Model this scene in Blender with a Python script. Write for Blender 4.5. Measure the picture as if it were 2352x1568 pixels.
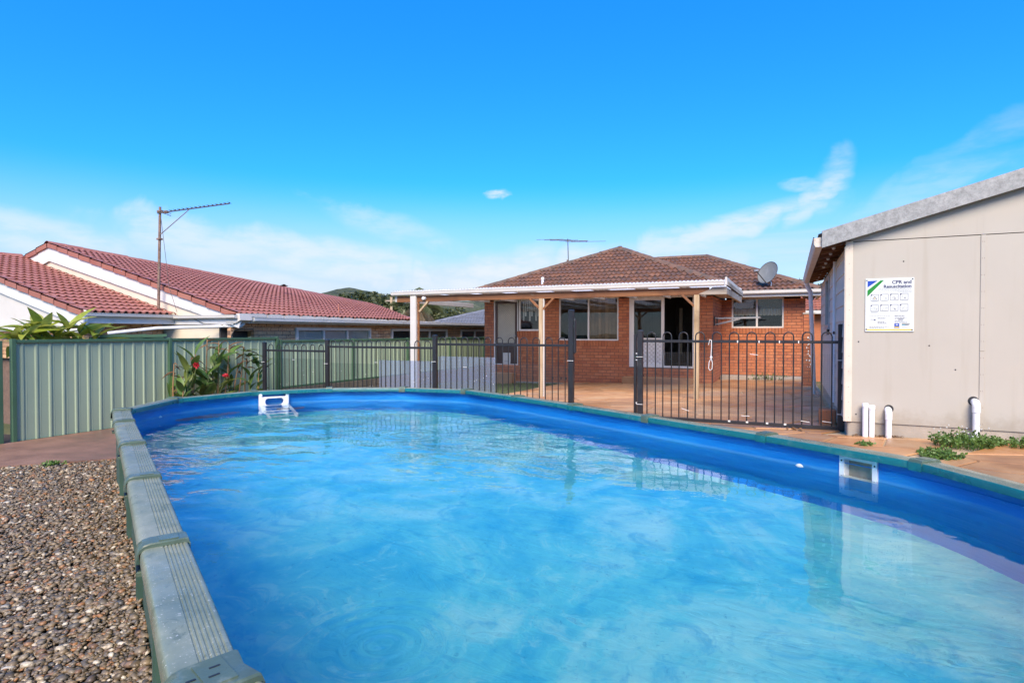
import bpy, bmesh, math, random
from mathutils import Vector, Matrix, noise
R = math.radians
rng = random.Random(7)
scene = bpy.context.scene
COL = scene.collection
for o in list(bpy.data.objects):
    bpy.data.objects.remove(o)

# ------------------------------------------------------------------ camera
CAMZ = 1.61
cam_d = bpy.data.cameras.new('camera')
cam = bpy.data.objects.new('camera', cam_d)
COL.objects.link(cam)
cam.location = (0, 0, CAMZ)
cam.rotation_euler = (R(90 - 0.9), 0, R(24.9))
cam_d.sensor_width = 36
cam_d.lens = 36 * 1375 / 2352
cam_d.clip_start = 0.05
cam_d.clip_end = 6000
scene.camera = cam

# ------------------------------------------------------------------ world, sun, exposure
SUN_DIR = Vector((0.26, -0.70, 0.66)).normalized()      # towards the sun
world = bpy.data.worlds.new('World')
scene.world = world
world.use_nodes = True
wn = world.node_tree.nodes
wl = world.node_tree.links
wn.clear()


def nd(tree_nodes, typ, **kw):
    n = tree_nodes.new(typ)
    for k, v in kw.items():
        setattr(n, k, v)
    return n


def mth(ns, ls, op, a, b=None, c=None, clamp=False):
    n = ns.new('ShaderNodeMath')
    n.operation = op
    n.use_clamp = clamp
    for i, x in enumerate((a, b, c)):
        if x is None:
            continue
        if isinstance(x, (int, float)):
            n.inputs[i].default_value = x
        else:
            ls.new(x, n.inputs[i])
    return n.outputs[0]


def maprange(ns, ls, v, a, b, c=0.0, d=1.0, smooth=True):
    n = ns.new('ShaderNodeMapRange')
    n.interpolation_type = 'SMOOTHSTEP' if smooth else 'LINEAR'
    ls.new(v, n.inputs[0])
    for i, x in enumerate((a, b, c, d)):
        n.inputs[i + 1].default_value = x
    return n.outputs[0]


sky = nd(wn, 'ShaderNodeTexSky', sky_type='NISHITA', sun_disc=False)
sky.sun_elevation = math.asin(SUN_DIR.z)
sky.sun_rotation = math.atan2(SUN_DIR.x, SUN_DIR.y)
sky.altitude = 0
sky.air_density = 1.0
sky.dust_density = 0.3
sky.ozone_density = 3.0
hs = nd(wn, 'ShaderNodeHueSaturation')
hs.inputs['Saturation'].default_value = 1.30
hs.inputs['Value'].default_value = 1.0
wl.new(sky.outputs[0], hs.inputs['Color'])
tc = nd(wn, 'ShaderNodeTexCoord')
sep = nd(wn, 'ShaderNodeSeparateXYZ')
wl.new(tc.outputs['Generated'], sep.inputs[0])
zc = mth(wn, wl, 'MAXIMUM', sep.outputs[2], 0.0)
den = mth(wn, wl, 'ADD', zc, 0.11)
px_ = mth(wn, wl, 'DIVIDE', sep.outputs[0], den)
py_ = mth(wn, wl, 'DIVIDE', sep.outputs[1], den)
comb = nd(wn, 'ShaderNodeCombineXYZ')
wl.new(px_, comb.inputs[0])
wl.new(py_, comb.inputs[1])
mp = nd(wn, 'ShaderNodeMapping')
mp.inputs['Rotation'].default_value = (0, 0, R(-12))
mp.inputs['Scale'].default_value = (0.34, 0.85, 1)
mp.inputs['Location'].default_value = (3.1, 1.7, 0)
wl.new(comb.outputs[0], mp.inputs[0])
n1 = nd(wn, 'ShaderNodeTexNoise')
n1.inputs['Scale'].default_value = 0.9
n1.inputs['Detail'].default_value = 7
n1.inputs['Roughness'].default_value = 0.55
n1.inputs['Distortion'].default_value = 0.6
wl.new(mp.outputs[0], n1.inputs['Vector'])
n2 = nd(wn, 'ShaderNodeTexNoise')
n2.inputs['Scale'].default_value = 0.35
n2.inputs['Detail'].default_value = 3
wl.new(comb.outputs[0], n2.inputs['Vector'])
band = maprange(wn, wl, zc, 0.19, 0.02)                  # thin cirrus gathers low in the sky
thr = mth(wn, wl, 'MULTIPLY_ADD', band, -0.38, 0.66)
c0 = mth(wn, wl, 'SUBTRACT', n1.outputs[0], thr)
c1 = mth(wn, wl, 'MULTIPLY', c0, 2.8, clamp=True)
c2 = mth(wn, wl, 'MULTIPLY', c1, maprange(wn, wl, n2.outputs[0], 0.22, 0.50, 0.35, 1.0))
cloud = mth(wn, wl, 'MULTIPLY', c2, 0.92)


def wisp(az_deg, el_deg, w_az, w_el, tilt, amt, nscale):
    """a small cirrus tuft in the real direction (azimuth from +Y, elevation)"""
    az, el = R(az_deg), R(el_deg)
    d = Vector((math.sin(az) * math.cos(el), math.cos(az) * math.cos(el), math.sin(el)))
    e = Vector((math.cos(az), -math.sin(az), 0))
    u = d.cross(e) * -1
    t = R(tilt)
    e2 = e * math.cos(t) + u * math.sin(t)
    u2 = u * math.cos(t) - e * math.sin(t)

    def dot(v):
        n = wn.new('ShaderNodeVectorMath')
        n.operation = 'DOT_PRODUCT'
        wl.new(tc.outputs['Generated'], n.inputs[0])
        n.inputs[1].default_value = v
        return n.outputs['Value']
    nn = nd(wn, 'ShaderNodeTexNoise')
    nn.inputs['Scale'].default_value = nscale
    nn.inputs['Detail'].default_value = 6
    nn.inputs['Distortion'].default_value = 0.8
    wl.new(tc.outputs['Generated'], nn.inputs['Vector'])
    off = mth(wn, wl, 'SUBTRACT', nn.outputs[0], 0.5)
    a = mth(wn, wl, 'DIVIDE', mth(wn, wl, 'MULTIPLY_ADD', off, w_az * 2.2, dot(e2)), w_az)
    b = mth(wn, wl, 'DIVIDE', mth(wn, wl, 'MULTIPLY_ADD', off, -w_el * 2.2, dot(u2)), w_el)
    r2 = mth(wn, wl, 'ADD', mth(wn, wl, 'MULTIPLY', a, a), mth(wn, wl, 'MULTIPLY', b, b))
    m = maprange(wn, wl, r2, 1.0, 0.0)
    fn = nd(wn, 'ShaderNodeTexNoise')
    fn.inputs['Scale'].default_value = nscale * 2.3
    fn.inputs['Detail'].default_value = 7
    fn.inputs['Roughness'].default_value = 0.6
    mpp = nd(wn, 'ShaderNodeMapping')
    mpp.inputs['Scale'].default_value = (1, 1, 3.4)
    wl.new(tc.outputs['Generated'], mpp.inputs[0])
    wl.new(mpp.outputs[0], fn.inputs['Vector'])
    m = mth(wn, wl, 'MULTIPLY', m, maprange(wn, wl, fn.outputs[0], 0.28, 0.66, 0.35, 1.0))
    front = maprange(wn, wl, dot(d), 0.8, 0.95)
    return mth(wn, wl, 'MULTIPLY', mth(wn, wl, 'MULTIPLY', m, front), amt)


for args in ((3.2, 13.0, 0.030, 0.042, -30, 0.40, 9), (1.0, 12.4, 0.040, 0.014, -8, 0.45, 12), (1.8, 11.2, 0.055, 0.024, 44, 0.70, 9), (-4.5, 9.2, 0.150, 0.026, 17, 0.75, 7),
             (-9, 8.0, 0.12, 0.030, 10, 0.60, 8), (-26.2, 12.9, 0.024, 0.010, 6, 0.75, 22),
             (-14, 5.8, 0.20, 0.042, 6, 0.80, 6), (-26, 5.4, 0.22, 0.050, 8, 0.85, 6), (-40, 6.2, 0.20, 0.045, -4, 0.7, 6),
             (-52, 7.6, 0.16, 0.040, -8, 0.6, 7), (-64, 7.0, 0.14, 0.034, 0, 0.6, 7), (-46, 3.8, 0.26, 0.030, 0, 0.6, 5), (-36, 9.5, 0.12, 0.030, -14, 0.35, 8),
             (9, 11.2, 0.16, 0.034, 12, 0.26, 8), (16, 15.0, 0.16, 0.022, 16, 0.18, 8)):
    wsp = wisp(*args)
    cloud = mth(wn, wl, 'MAXIMUM', cloud, wsp)
hz = nd(wn, 'ShaderNodeTexNoise')
hz.inputs['Scale'].default_value = 0.55
hz.inputs['Detail'].default_value = 6
hz.inputs['Roughness'].default_value = 0.55
wl.new(mp.outputs[0], hz.inputs['Vector'])
haze_lo = mth(wn, wl, 'MULTIPLY', maprange(wn, wl, zc, 0.245, 0.075, 0.0, 0.94), maprange(wn, wl, hz.outputs[0], 0.30, 0.60, 0.72, 1.0))
mixc = nd(wn, 'ShaderNodeMix', data_type='RGBA')
wl.new(cloud, mixc.inputs[0])
tintn = nd(wn, 'ShaderNodeMix', data_type='RGBA', blend_type='MULTIPLY')
tintn.inputs[0].default_value = 1.0
wl.new(hs.outputs[0], tintn.inputs[6])
tintn.inputs[7].default_value = (0.19, 0.56, 0.95, 1)
addn = nd(wn, 'ShaderNodeMix', data_type='RGBA', blend_type='ADD')
addn.inputs[0].default_value = 1.0
wl.new(tintn.outputs[2], addn.inputs[6])
addn.inputs[7].default_value = (0.0, 0.40, 0.8, 1)
mixh = nd(wn, 'ShaderNodeMix', data_type='RGBA')
wl.new(haze_lo, mixh.inputs[0])
wl.new(addn.outputs[2], mixh.inputs[6])
mixh.inputs[7].default_value = (2.25, 2.85, 3.5, 1)
wl.new(mixh.outputs[2], mixc.inputs[6])
mixc.inputs[7].default_value = (3.25, 3.45, 3.65, 1)
bg = nd(wn, 'ShaderNodeBackground')
bg.inputs['Strength'].default_value = 0.15
wl.new(mixc.outputs[2], bg.inputs['Color'])
wo = nd(wn, 'ShaderNodeOutputWorld')
wl.new(bg.outputs[0], wo.inputs[0])

sun_d = bpy.data.lights.new('sun', 'SUN')
sun_d.energy = 3.5
sun_d.angle = R(34)
sun_d.color = (1.0, 0.83, 0.62)
sun = bpy.data.objects.new('sun', sun_d)
COL.objects.link(sun)
sun.rotation_euler = (-SUN_DIR).to_track_quat('-Z', 'Y').to_euler()
sun.location = (3, -6, 12)

vs = scene.view_settings
vs.view_transform = 'Standard'
vs.look = 'None'
vs.exposure = 0.85
vs.gamma = 1.0
vs.use_curve_mapping = False
scene.render.film_transparent = False
cy = scene.cycles
cy.max_bounces = 10
cy.transparent_max_bounces = 24
cy.glossy_bounces = 5
cy.diffuse_bounces = 4
cy.use_denoising = True
cy.caustics_reflective = False
cy.caustics_refractive = True
cy.sample_clamp_indirect = 8

# ------------------------------------------------------------------ helpers: geometry
LOC = {}


class MB:
    def __init__(self):
        self.v = []
        self.f = []
        self.m = []
        self.cur = 0

    def add(self, vs_, fs_):
        b = len(self.v)
        self.v += [Vector(p) for p in vs_]
        self.f += [tuple(i + b for i in f) for f in fs_]
        self.m += [self.cur] * len(fs_)
        return self

    def box(self, x0, x1, y0, y1, z0, z1):
        return self.add([(x0, y0, z0), (x1, y0, z0), (x1, y1, z0), (x0, y1, z0), (x0, y0, z1), (x1, y0, z1), (x1, y1, z1), (x0, y1, z1)],
                        [(0, 3, 2, 1), (4, 5, 6, 7), (0, 1, 5, 4), (1, 2, 6, 5), (2, 3, 7, 6), (3, 0, 4, 7)])

    def bbox(self, x0, x1, y0, y1, z0, z1, b=0.004):
        """box with chamfered vertical+horizontal edges (cheap bevel)"""
        bm = bmesh.new()
        bmesh.ops.create_cube(bm, size=1)
        for vv in bm.verts:
            vv.co = Vector(((x0 + x1) / 2 + vv.co.x * (x1 - x0), (y0 + y1) / 2 + vv.co.y * (y1 - y0), (z0 + z1) / 2 + vv.co.z * (z1 - z0)))
        bmesh.ops.bevel(bm, geom=list(bm.edges), offset=b, segments=1, affect='EDGES')
        bm.verts.index_update()
        self.add([vv.co.copy() for vv in bm.verts], [[q.index for q in f.verts] for f in bm.faces])
        bm.free()
        return self

    def obox(self, c, ax, ay, az):
        c = Vector(c); ax = Vector(ax); ay = Vector(ay); az = Vector(az)
        p = [c + ax * i + ay * j + az * k for k in (-1, 1) for j in (-1, 1) for i in (-1, 1)]
        fl = [(0, 2, 3, 1), (4, 5, 7, 6), (0, 1, 5, 4), (1, 3, 7, 5), (3, 2, 6, 7), (2, 0, 4, 6)]
        if ax.cross(ay).dot(az) < 0:
            fl = [tuple(reversed(q)) for q in fl]
        return self.add(p, fl)

    def beam(self, a, b, w, h, up=(0, 0, 1)):
        a = Vector(a); b = Vector(b)
        d = (b - a)
        L = d.length
        d = d / L
        up = Vector(up)
        s = d.cross(up)
        if s.length < 1e-4:
            s = d.cross(Vector((0, 1, 0)))
        s.normalize()
        u = s.cross(d)
        return self.obox((a + b) / 2, d * L / 2, s * w / 2, u * h / 2)

    def tube(self, pts, r, n=8, cap=True):
        pts = [Vector(p) for p in pts]
        rs = r if isinstance(r, (list, tuple)) else [r] * len(pts)
        t0 = (pts[1] - pts[0]).normalized()
        ref = Vector((0, 0, 1)) if abs(t0.z) < 0.9 else Vector((1, 0, 0))
        s = t0.cross(ref).normalized()
        vs_ = []
        for i, p in enumerate(pts):
            if i == 0:
                t = t0
            elif i == len(pts) - 1:
                t = (pts[i] - pts[i - 1]).normalized()
            else:
                t = ((pts[i + 1] - pts[i]).normalized() + (pts[i] - pts[i - 1]).normalized())
                t = t.normalized() if t.length > 1e-6 else (pts[i + 1] - pts[i]).normalized()
            s = (s - t * s.dot(t)).normalized()
            u = t.cross(s)
            for k in range(n):
                a = 2 * math.pi * k / n
                vs_.append(p + (s * math.cos(a) + u * math.sin(a)) * rs[i])
        fs_ = []
        for i in range(len(pts) - 1):
            for k in range(n):
                a = i * n + k
                b = i * n + (k + 1) % n
                fs_.append((a, b, b + n, a + n))
        if cap:
            fs_.append(tuple(reversed(range(n))))
            fs_.append(tuple(range((len(pts) - 1) * n, len(pts) * n)))
        return self.add(vs_, fs_)

    def grid(self, rows):
        """rows: list of equal-length point lists"""
        n = len(rows[0])
        vs_ = [p for r_ in rows for p in r_]
        fs_ = []
        for i in range(len(rows) - 1):
            for k in range(n - 1):
                a = i * n + k
                fs_.append((a, a + 1, a + n + 1, a + n))
        return self.add(vs_, fs_)

    def prism(self, poly, off):
        """extrude a planar polygon (3D points) by vector off"""
        off = Vector(off)
        p = [Vector(q) for q in poly]
        n = len(p)
        nrm = Vector((0, 0, 0))
        for i in range(n):
            nrm += p[i].cross(p[(i + 1) % n])
        if nrm.dot(off) > 0:
            p.reverse()
        fs_ = [tuple(range(n)), tuple(reversed(range(n, 2 * n)))]
        for i in range(n):
            j = (i + 1) % n
            fs_.append((i, i + n, j + n, j))
        return self.add(p + [q + off for q in p], fs_)

    def lathe(self, prof, c, axis=(0, 0, 1), n=16):
        c = Vector(c); ax = Vector(axis).normalized()
        ref = Vector((1, 0, 0)) if abs(ax.x) < 0.9 else Vector((0, 1, 0))
        s = ax.cross(ref).normalized()
        u = ax.cross(s)
        rows = []
        for (r_, h) in prof:
            rows.append([c + ax * h + (s * math.cos(2 * math.pi * k / n) + u * math.sin(2 * math.pi * k / n)) * r_ for k in range(n + 1)])
        return self.grid(rows)

    def mesh(self, name, mats, smooth=False, off=Vector((0, 0, 0))):
        me = bpy.data.meshes.new(name)
        me.from_pydata([tuple(p - off) for p in self.v], [], self.f)
        mats = mats if isinstance(mats, (list, tuple)) else [mats]
        for m_ in mats:
            me.materials.append(m_)
        if len(mats) > 1:
            me.polygons.foreach_set('material_index', self.m)
        if smooth:
            me.polygons.foreach_set('use_smooth', [True] * len(me.polygons))
            try:
                me.set_sharp_from_angle(angle=R(smooth if smooth is not True else 40))
            except Exception:
                pass
        me.update()
        return me

    def build(self, name, mats, parent=None, smooth=False):
        off = rootloc(parent)
        me = self.mesh(name, mats, smooth, off)
        o = bpy.data.objects.new(name, me)
        COL.objects.link(o)
        if parent is not None:
            o.parent = parent
        return o


def rootloc(p):
    while p is not None and p.parent is not None:
        p = p.parent
    return p.location.copy() if p is not None else Vector((0, 0, 0))


def thing(name, label, cat, loc=(0, 0, 0), group=None):
    o = bpy.data.objects.new(name, None)
    o.empty_display_size = 0.2
    COL.objects.link(o)
    o.location = loc
    o['label'] = label
    o['category'] = cat
    if group:
        o['group'] = group
    return o


def tag(o, label, cat, group=None):
    o['label'] = label
    o['category'] = cat
    if group:
        o['group'] = group
    return o


def struct(o):
    o['kind'] = 'structure'
    return o


def stuff(o):
    o['kind'] = 'stuff'
    return o


def inst(name, me, parent, mat4):
    """an object sharing mesh data; mat4 in world coordinates (parents are unrotated)"""
    o = bpy.data.objects.new(name, me)
    COL.objects.link(o)
    o.parent = parent
    m_ = mat4.copy()
    m_.translation -= rootloc(parent)
    o.matrix_local = m_
    return o


def frame(E, U, N, pos, se=1, su=1, sn=1):
    m_ = Matrix.Identity(4)
    for i in range(3):
        m_[i][0] = E[i] * se
        m_[i][1] = U[i] * su
        m_[i][2] = N[i] * sn
        m_[i][3] = pos[i]
    return m_


# ------------------------------------------------------------------ helpers: materials
def newmat(name):
    m_ = bpy.data.materials.new(name)
    m_.use_nodes = True
    ns = m_.node_tree.nodes
    ns.clear()
    out = ns.new('ShaderNodeOutputMaterial')
    b = ns.new('ShaderNodeBsdfPrincipled')
    m_.node_tree.links.new(b.outputs[0], out.inputs[0])
    return m_, ns, m_.node_tree.links, b, out


def ramp(ns, ls, fac, stops):
    r_ = ns.new('ShaderNodeValToRGB')
    el = r_.color_ramp.elements
    while len(el) < len(stops):
        el.new(0.5)
    for e, (p, c) in zip(el, stops):
        e.position = p
        e.color = (*c, 1) if len(c) == 3 else c
    ls.new(fac, r_.inputs[0])
    return r_.outputs[0]


def mixcol(ns, ls, fac, a, b, blend='MIX'):
    n = ns.new('ShaderNodeMix')
    n.data_type = 'RGBA'
    n.blend_type = blend
    if isinstance(fac, (int, float)):
        n.inputs[0].default_value = fac
    else:
        ls.new(fac, n.inputs[0])
    for i, x in ((6, a), (7, b)):
        if isinstance(x, tuple):
            n.inputs[i].default_value = (*x, 1) if len(x) == 3 else x
        else:
            ls.new(x, n.inputs[i])
    return n.outputs[2]


def noi(ns, ls, scale, detail=4, rough=0.5, vec=None, stretch=None, dist=0.0):
    if vec is None:
        t = ns.new('ShaderNodeTexCoord')
        vec = t.outputs['Object']
    if stretch:
        mp_ = ns.new('ShaderNodeMapping')
        mp_.inputs['Scale'].default_value = stretch
        ls.new(vec, mp_.inputs[0])
        vec = mp_.outputs[0]
    n = ns.new('ShaderNodeTexNoise')
    n.inputs['Scale'].default_value = scale
    n.inputs['Detail'].default_value = detail
    n.inputs['Roughness'].default_value = rough
    n.inputs['Distortion'].default_value = dist
    ls.new(vec, n.inputs['Vector'])
    return n.outputs[0]


def bumpn(ns, ls, h, strength, dist=0.01, normal=None):
    b = ns.new('ShaderNodeBump')
    b.inputs['Strength'].default_value = strength
    b.inputs['Distance'].default_value = dist
    ls.new(h, b.inputs['Height'])
    if normal is not None:
        ls.new(normal, b.inputs['Normal'])
    return b.outputs[0]


def worldpos(ns):
    g = ns.new('ShaderNodeNewGeometry')
    return g.outputs['Position']


def pm(name, col, rough=0.6, var=0.12, vs_=3.0, bump=0.15, bs=60.0, metal=0.0, dirt=None, dirt_amt=0.3, stretch=None, spec=0.5, islands=0.0, rvar=0.1):
    """general painted / natural surface: base colour with soft variation, fine relief, optional grime"""
    m_, ns, ls, b, out = newmat(name)
    wp = worldpos(ns)
    f = noi(ns, ls, vs_, 5, 0.6, vec=wp, stretch=stretch)
    lo = tuple(c * (1 - var) for c in col)
    hi = tuple(min(1, c * (1 + var)) for c in col)
    c = ramp(ns, ls, f, [(0.3, lo), (0.7, hi)])
    if islands:
        g = ns.new('ShaderNodeNewGeometry')
        oi = ns.new('ShaderNodeObjectInfo')
        rr = mth(ns, ls, 'FRACT', mth(ns, ls, 'ADD', g.outputs['Random Per Island'], oi.outputs['Random']))
        k = maprange(ns, ls, rr, 0, 1, 1 - islands, 1 + islands, smooth=False)
        v = ns.new('ShaderNodeVectorMath')
        v.operation = 'SCALE'
        ls.new(c, v.inputs[0])
        ls.new(k, v.inputs['Scale'])
        c = v.outputs[0]
    if dirt:
        f2 = noi(ns, ls, vs_ * 2.3, 6, 0.65, vec=wp)
        c = mixcol(ns, ls, maprange(ns, ls, f2, 0.52, 0.75, 0, dirt_amt), c, dirt)
    ls.new(c, b.inputs['Base Color'])
    f3 = noi(ns, ls, vs_ * 1.7, 3, 0.5, vec=wp)
    ls.new(maprange(ns, ls, f3, 0.3, 0.7, max(0.02, rough - rvar), min(1, rough + rvar)), b.inputs['Roughness'])
    b.inputs['Metallic'].default_value = metal
    b.inputs['Specular IOR Level'].default_value = spec
    if bump:
        h = noi(ns, ls, bs, 4, 0.6, vec=wp, stretch=stretch)
        ls.new(bumpn(ns, ls, h, bump, 0.01), b.inputs['Normal'])
    return m_


def mat_brick(name, cols, fleck, fleck_amt=0.7, fs=34):
    m_, ns, ls, b, out = newmat(name)
    wp = worldpos(ns)
    g = ns.new('ShaderNodeNewGeometry')
    oi = ns.new('ShaderNodeObjectInfo')
    rr = mth(ns, ls, 'FRACT', mth(ns, ls, 'ADD', g.outputs['Random Per Island'], oi.outputs['Random']))
    n = len(cols)
    c = ramp(ns, ls, rr, [(i / (n - 1), q) for i, q in enumerate(cols)])
    f1 = noi(ns, ls, 9, 5, 0.6, vec=wp)
    c = mixcol(ns, ls, maprange(ns, ls, f1, 0.35, 0.7, 0, 0.35), c, tuple(q * 0.62 for q in cols[0]))
    f2 = noi(ns, ls, fs, 2, 0.5, vec=wp, stretch=(1, 1, 1.6))
    c = mixcol(ns, ls, maprange(ns, ls, f2, 0.64, 0.70, 0, fleck_amt), c, fleck)
    # faint lime bloom
    f4 = noi(ns, ls, 2.2, 6, 0.7, vec=wp)
    c = mixcol(ns, ls, maprange(ns, ls, f4, 0.62, 0.8, 0, 0.25), c, (0.5, 0.42, 0.38))
    ls.new(c, b.inputs['Base Color'])
    b.inputs['Roughness'].default_value = 0.85
    h = noi(ns, ls, 90, 4, 0.7, vec=wp)
    ls.new(bumpn(ns, ls, h, 0.5, 0.006), b.inputs['Normal'])
    return m_


def mat_tile(name, cols, lichen=None, lamt=0.5, rough=0.75):
    m_, ns, ls, b, out = newmat(name)
    wp = worldpos(ns)
    g = ns.new('ShaderNodeNewGeometry')
    oi = ns.new('ShaderNodeObjectInfo')
    rr = mth(ns, ls, 'FRACT', mth(ns, ls, 'ADD', g.outputs['Random Per Island'], oi.outputs['Random']))
    n = len(cols)
    c = ramp(ns, ls, rr, [(i / (n - 1), q) for i, q in enumerate(cols)])
    if lichen:
        f = noi(ns, ls, 4.5, 8, 0.72, vec=wp)
        c = mixcol(ns, ls, maprange(ns, ls, f, 0.46, 0.66, 0, lamt), c, lichen)
        f2 = noi(ns, ls, 26, 5, 0.7, vec=wp)
        c = mixcol(ns, ls, maprange(ns, ls, f2, 0.60, 0.70, 0, 0.6), c, (0.20, 0.17, 0.14))
    ls.new(c, b.inputs['Base Color'])
    b.inputs['Roughness'].default_value = rough
    h = noi(ns, ls, 120, 3, 0.6, vec=wp)
    ls.new(bumpn(ns, ls, h, 0.35, 0.005), b.inputs['Normal'])
    return m_


def mat_wood(name, dark, light, grain=(1.2, 22, 22), rough=0.7, knots=True):
    m_, ns, ls, b, out = newmat(name)
    wp = worldpos(ns)
    f = noi(ns, ls, 1.6, 6, 0.6, vec=wp, stretch=grain, dist=0.4)
    f2 = noi(ns, ls, 0.9, 4, 0.6, vec=wp)
    c = ramp(ns, ls, f, [(0.28, dark), (0.5, tuple((a + q) / 2 for a, q in zip(dark, light))), (0.72, light)])
    c = mixcol(ns, ls, maprange(ns, ls, f2, 0.48, 0.66, 0, 0.75), c, tuple(q * 0.55 for q in dark))
    f3 = noi(ns, ls, 2.1, 5, 0.6, vec=wp)
    c = mixcol(ns, ls, maprange(ns, ls, f3, 0.62, 0.72, 0, 0.6), c, (0.42, 0.33, 0.22))
    ls.new(c, b.inputs['Base Color'])
    b.inputs['Roughness'].default_value = rough
    ls.new(bumpn(ns, ls, f, 0.35, 0.01), b.inputs['Normal'])
    return m_


def mat_glass(name, tint=(0.9, 0.93, 0.92), ior=1.5, boost=1.0, rough=0.0):
    m_ = bpy.data.materials.new(name)
    m_.use_nodes = True
    ns = m_.node_tree.nodes
    ls = m_.node_tree.links
    ns.clear()
    out = ns.new('ShaderNodeOutputMaterial')
    tr = ns.new('ShaderNodeBsdfTransparent')
    tr.inputs[0].default_value = (*tint, 1)
    gl = ns.new('ShaderNodeBsdfGlossy')
    gl.inputs['Roughness'].default_value = rough
    fr = ns.new('ShaderNodeFresnel')
    gm = ns.new('ShaderNodeNewGeometry')
    ls.new(maprange(ns, ls, gm.outputs['Backfacing'], 0, 1, ior, 1 / ior, smooth=False), fr.inputs[0])
    nz = noi(ns, ls, 1.1, 2, 0.5, vec=worldpos(ns))
    bn = bumpn(ns, ls, nz, 0.05, 0.05)
    ls.new(bn, gl.inputs['Normal'])
    k = mth(ns, ls, 'MULTIPLY', fr.outputs[0], boost, clamp=True)
    mx = ns.new('ShaderNodeMixShader')
    ls.new(k, mx.inputs[0])
    ls.new(tr.outputs[0], mx.inputs[1])
    ls.new(gl.outputs[0], mx.inputs[2])
    ls.new(mx.outputs[0], out.inputs[0])
    return m_


# palette ---------------------------------------------------------------
m_white = pm('white_paint', (0.64, 0.61, 0.56), 0.45, 0.05, 1.5, 0.05, 40, dirt=(0.42, 0.37, 0.30), dirt_amt=0.25)
m_frame = pm('window_frame_paint', (0.74, 0.71, 0.66), 0.4, 0.04, 2, 0.03, 60)
m_soffit = pm('soffit_paint', (0.62, 0.57, 0.50), 0.7, 0.06, 2, 0.05, 40)
m_brick = mat_brick('red_brick', [(0.47, 0.155, 0.066), (0.53, 0.185, 0.078), (0.41, 0.125, 0.058), (0.56, 0.21, 0.095), (0.49, 0.16, 0.07)], (0.07, 0.035, 0.03), 0.8, 30)
m_mortar = pm('dark_mortar', (0.13, 0.085, 0.065), 0.95, 0.2, 12, 0.4, 150)
m_brick2 = mat_brick('blond_brick', [(0.62, 0.36, 0.19), (0.70, 0.44, 0.25), (0.55, 0.30, 0.155), (0.72, 0.48, 0.30)], (0.12, 0.07, 0.04), 0.9, 16)
m_mortar2 = pm('brown_mortar', (0.17, 0.11, 0.08), 0.95, 0.2, 12, 0.4, 150)
m_tile = mat_tile('brown_roof_tile', [(0.17, 0.078, 0.046), (0.235, 0.105, 0.055), (0.12, 0.065, 0.048), (0.27, 0.125, 0.068), (0.15, 0.08, 0.058), (0.21, 0.09, 0.048)], (0.07, 0.054, 0.046), 0.85)
m_cap = mat_tile('weathered_ridge_cap', [(0.16, 0.095, 0.065), (0.22, 0.12, 0.075), (0.12, 0.08, 0.06)], (0.085, 0.075, 0.062), 0.85)
m_tile_red = mat_tile('red_roof_tile', [(0.36, 0.135, 0.095), (0.40, 0.16, 0.11), (0.33, 0.115, 0.08), (0.38, 0.145, 0.095)], (0.40, 0.19, 0.145), 0.5, 0.55)
m_tile_grey = mat_tile('grey_roof_tile', [(0.16, 0.17, 0.20), (0.20, 0.21, 0.24), (0.14, 0.15, 0.18)], None)
m_tile_terra = mat_tile('terracotta_tile', [(0.38, 0.13, 0.075), (0.44, 0.16, 0.09), (0.33, 0.11, 0.07)], (0.16, 0.09, 0.07), 0.5)
m_shed = pm('cream_sheet_paint', (0.455, 0.42, 0.36), 0.65, 0.035, 0.8, 0.06, 30, dirt=(0.50, 0.44, 0.36), dirt_amt=0.22)
_ns = m_shed.node_tree.nodes
_ls = m_shed.node_tree.links
_b = [n for n in _ns if n.type == 'BSDF_PRINCIPLED'][0]
_src = _b.inputs['Base Color'].links[0].from_socket
_wp = worldpos(_ns)
_st = noi(_ns, _ls, 2.4, 5, 0.6, vec=_wp, stretch=(3.2, 3.2, 0.22))
_c = mixcol(_ns, _ls, maprange(_ns, _ls, _st, 0.52, 0.74, 0, 0.30), _src, (0.36, 0.31, 0.235))
_sp = _ns.new('ShaderNodeSeparateXYZ')
_ls.new(_wp, _sp.inputs[0])
_zz = mth(_ns, _ls, 'MULTIPLY_ADD', noi(_ns, _ls, 5.0, 7, 0.7, vec=_wp), -0.55, _sp.outputs[2])
_c = mixcol(_ns, _ls, maprange(_ns, _ls, _zz, 0.52, 0.26, 0, 0.45), _c, (0.27, 0.215, 0.15))
_ls.new(_c, _b.inputs['Base Color'])
m_board = pm('cream_board_paint', (0.66, 0.58, 0.48), 0.65, 0.06, 1.6, 0.12, 40, dirt=(0.42, 0.36, 0.27), dirt_amt=0.3)
m_galv = None
m_conc = pm('grey_concrete', (0.40, 0.35, 0.29), 0.9, 0.2, 2.5, 0.5, 70, dirt=(0.20, 0.16, 0.12), dirt_amt=0.5)
m_green_sheet = pm('sage_green_steel', (0.33, 0.41, 0.275), 0.5, 0.05, 0.9, 0.0, 30, dirt=(0.28, 0.34, 0.23), dirt_amt=0.25)
m_green_dark = pm('dark_green_steel', (0.06, 0.13, 0.07), 0.45, 0.10, 3, 0.0)
m_black = pm('charcoal_steel', (0.018, 0.018, 0.020), 0.45, 0.15, 5, 0.05, 80, dirt=(0.16, 0.15, 0.14), dirt_amt=0.12)
m_wire = pm('mesh_wire', (0.16, 0.15, 0.14), 0.5, 0.1, 5, 0.0, metal=0.4)
m_tie = pm('white_cable_tie', (0.80, 0.80, 0.78), 0.5, 0.03, 5, 0.0)
m_pvc = pm('white_pvc', (0.82, 0.82, 0.82), 0.35, 0.03, 4, 0.03, 30, dirt=(0.45, 0.36, 0.26), dirt_amt=0.2)
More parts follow.
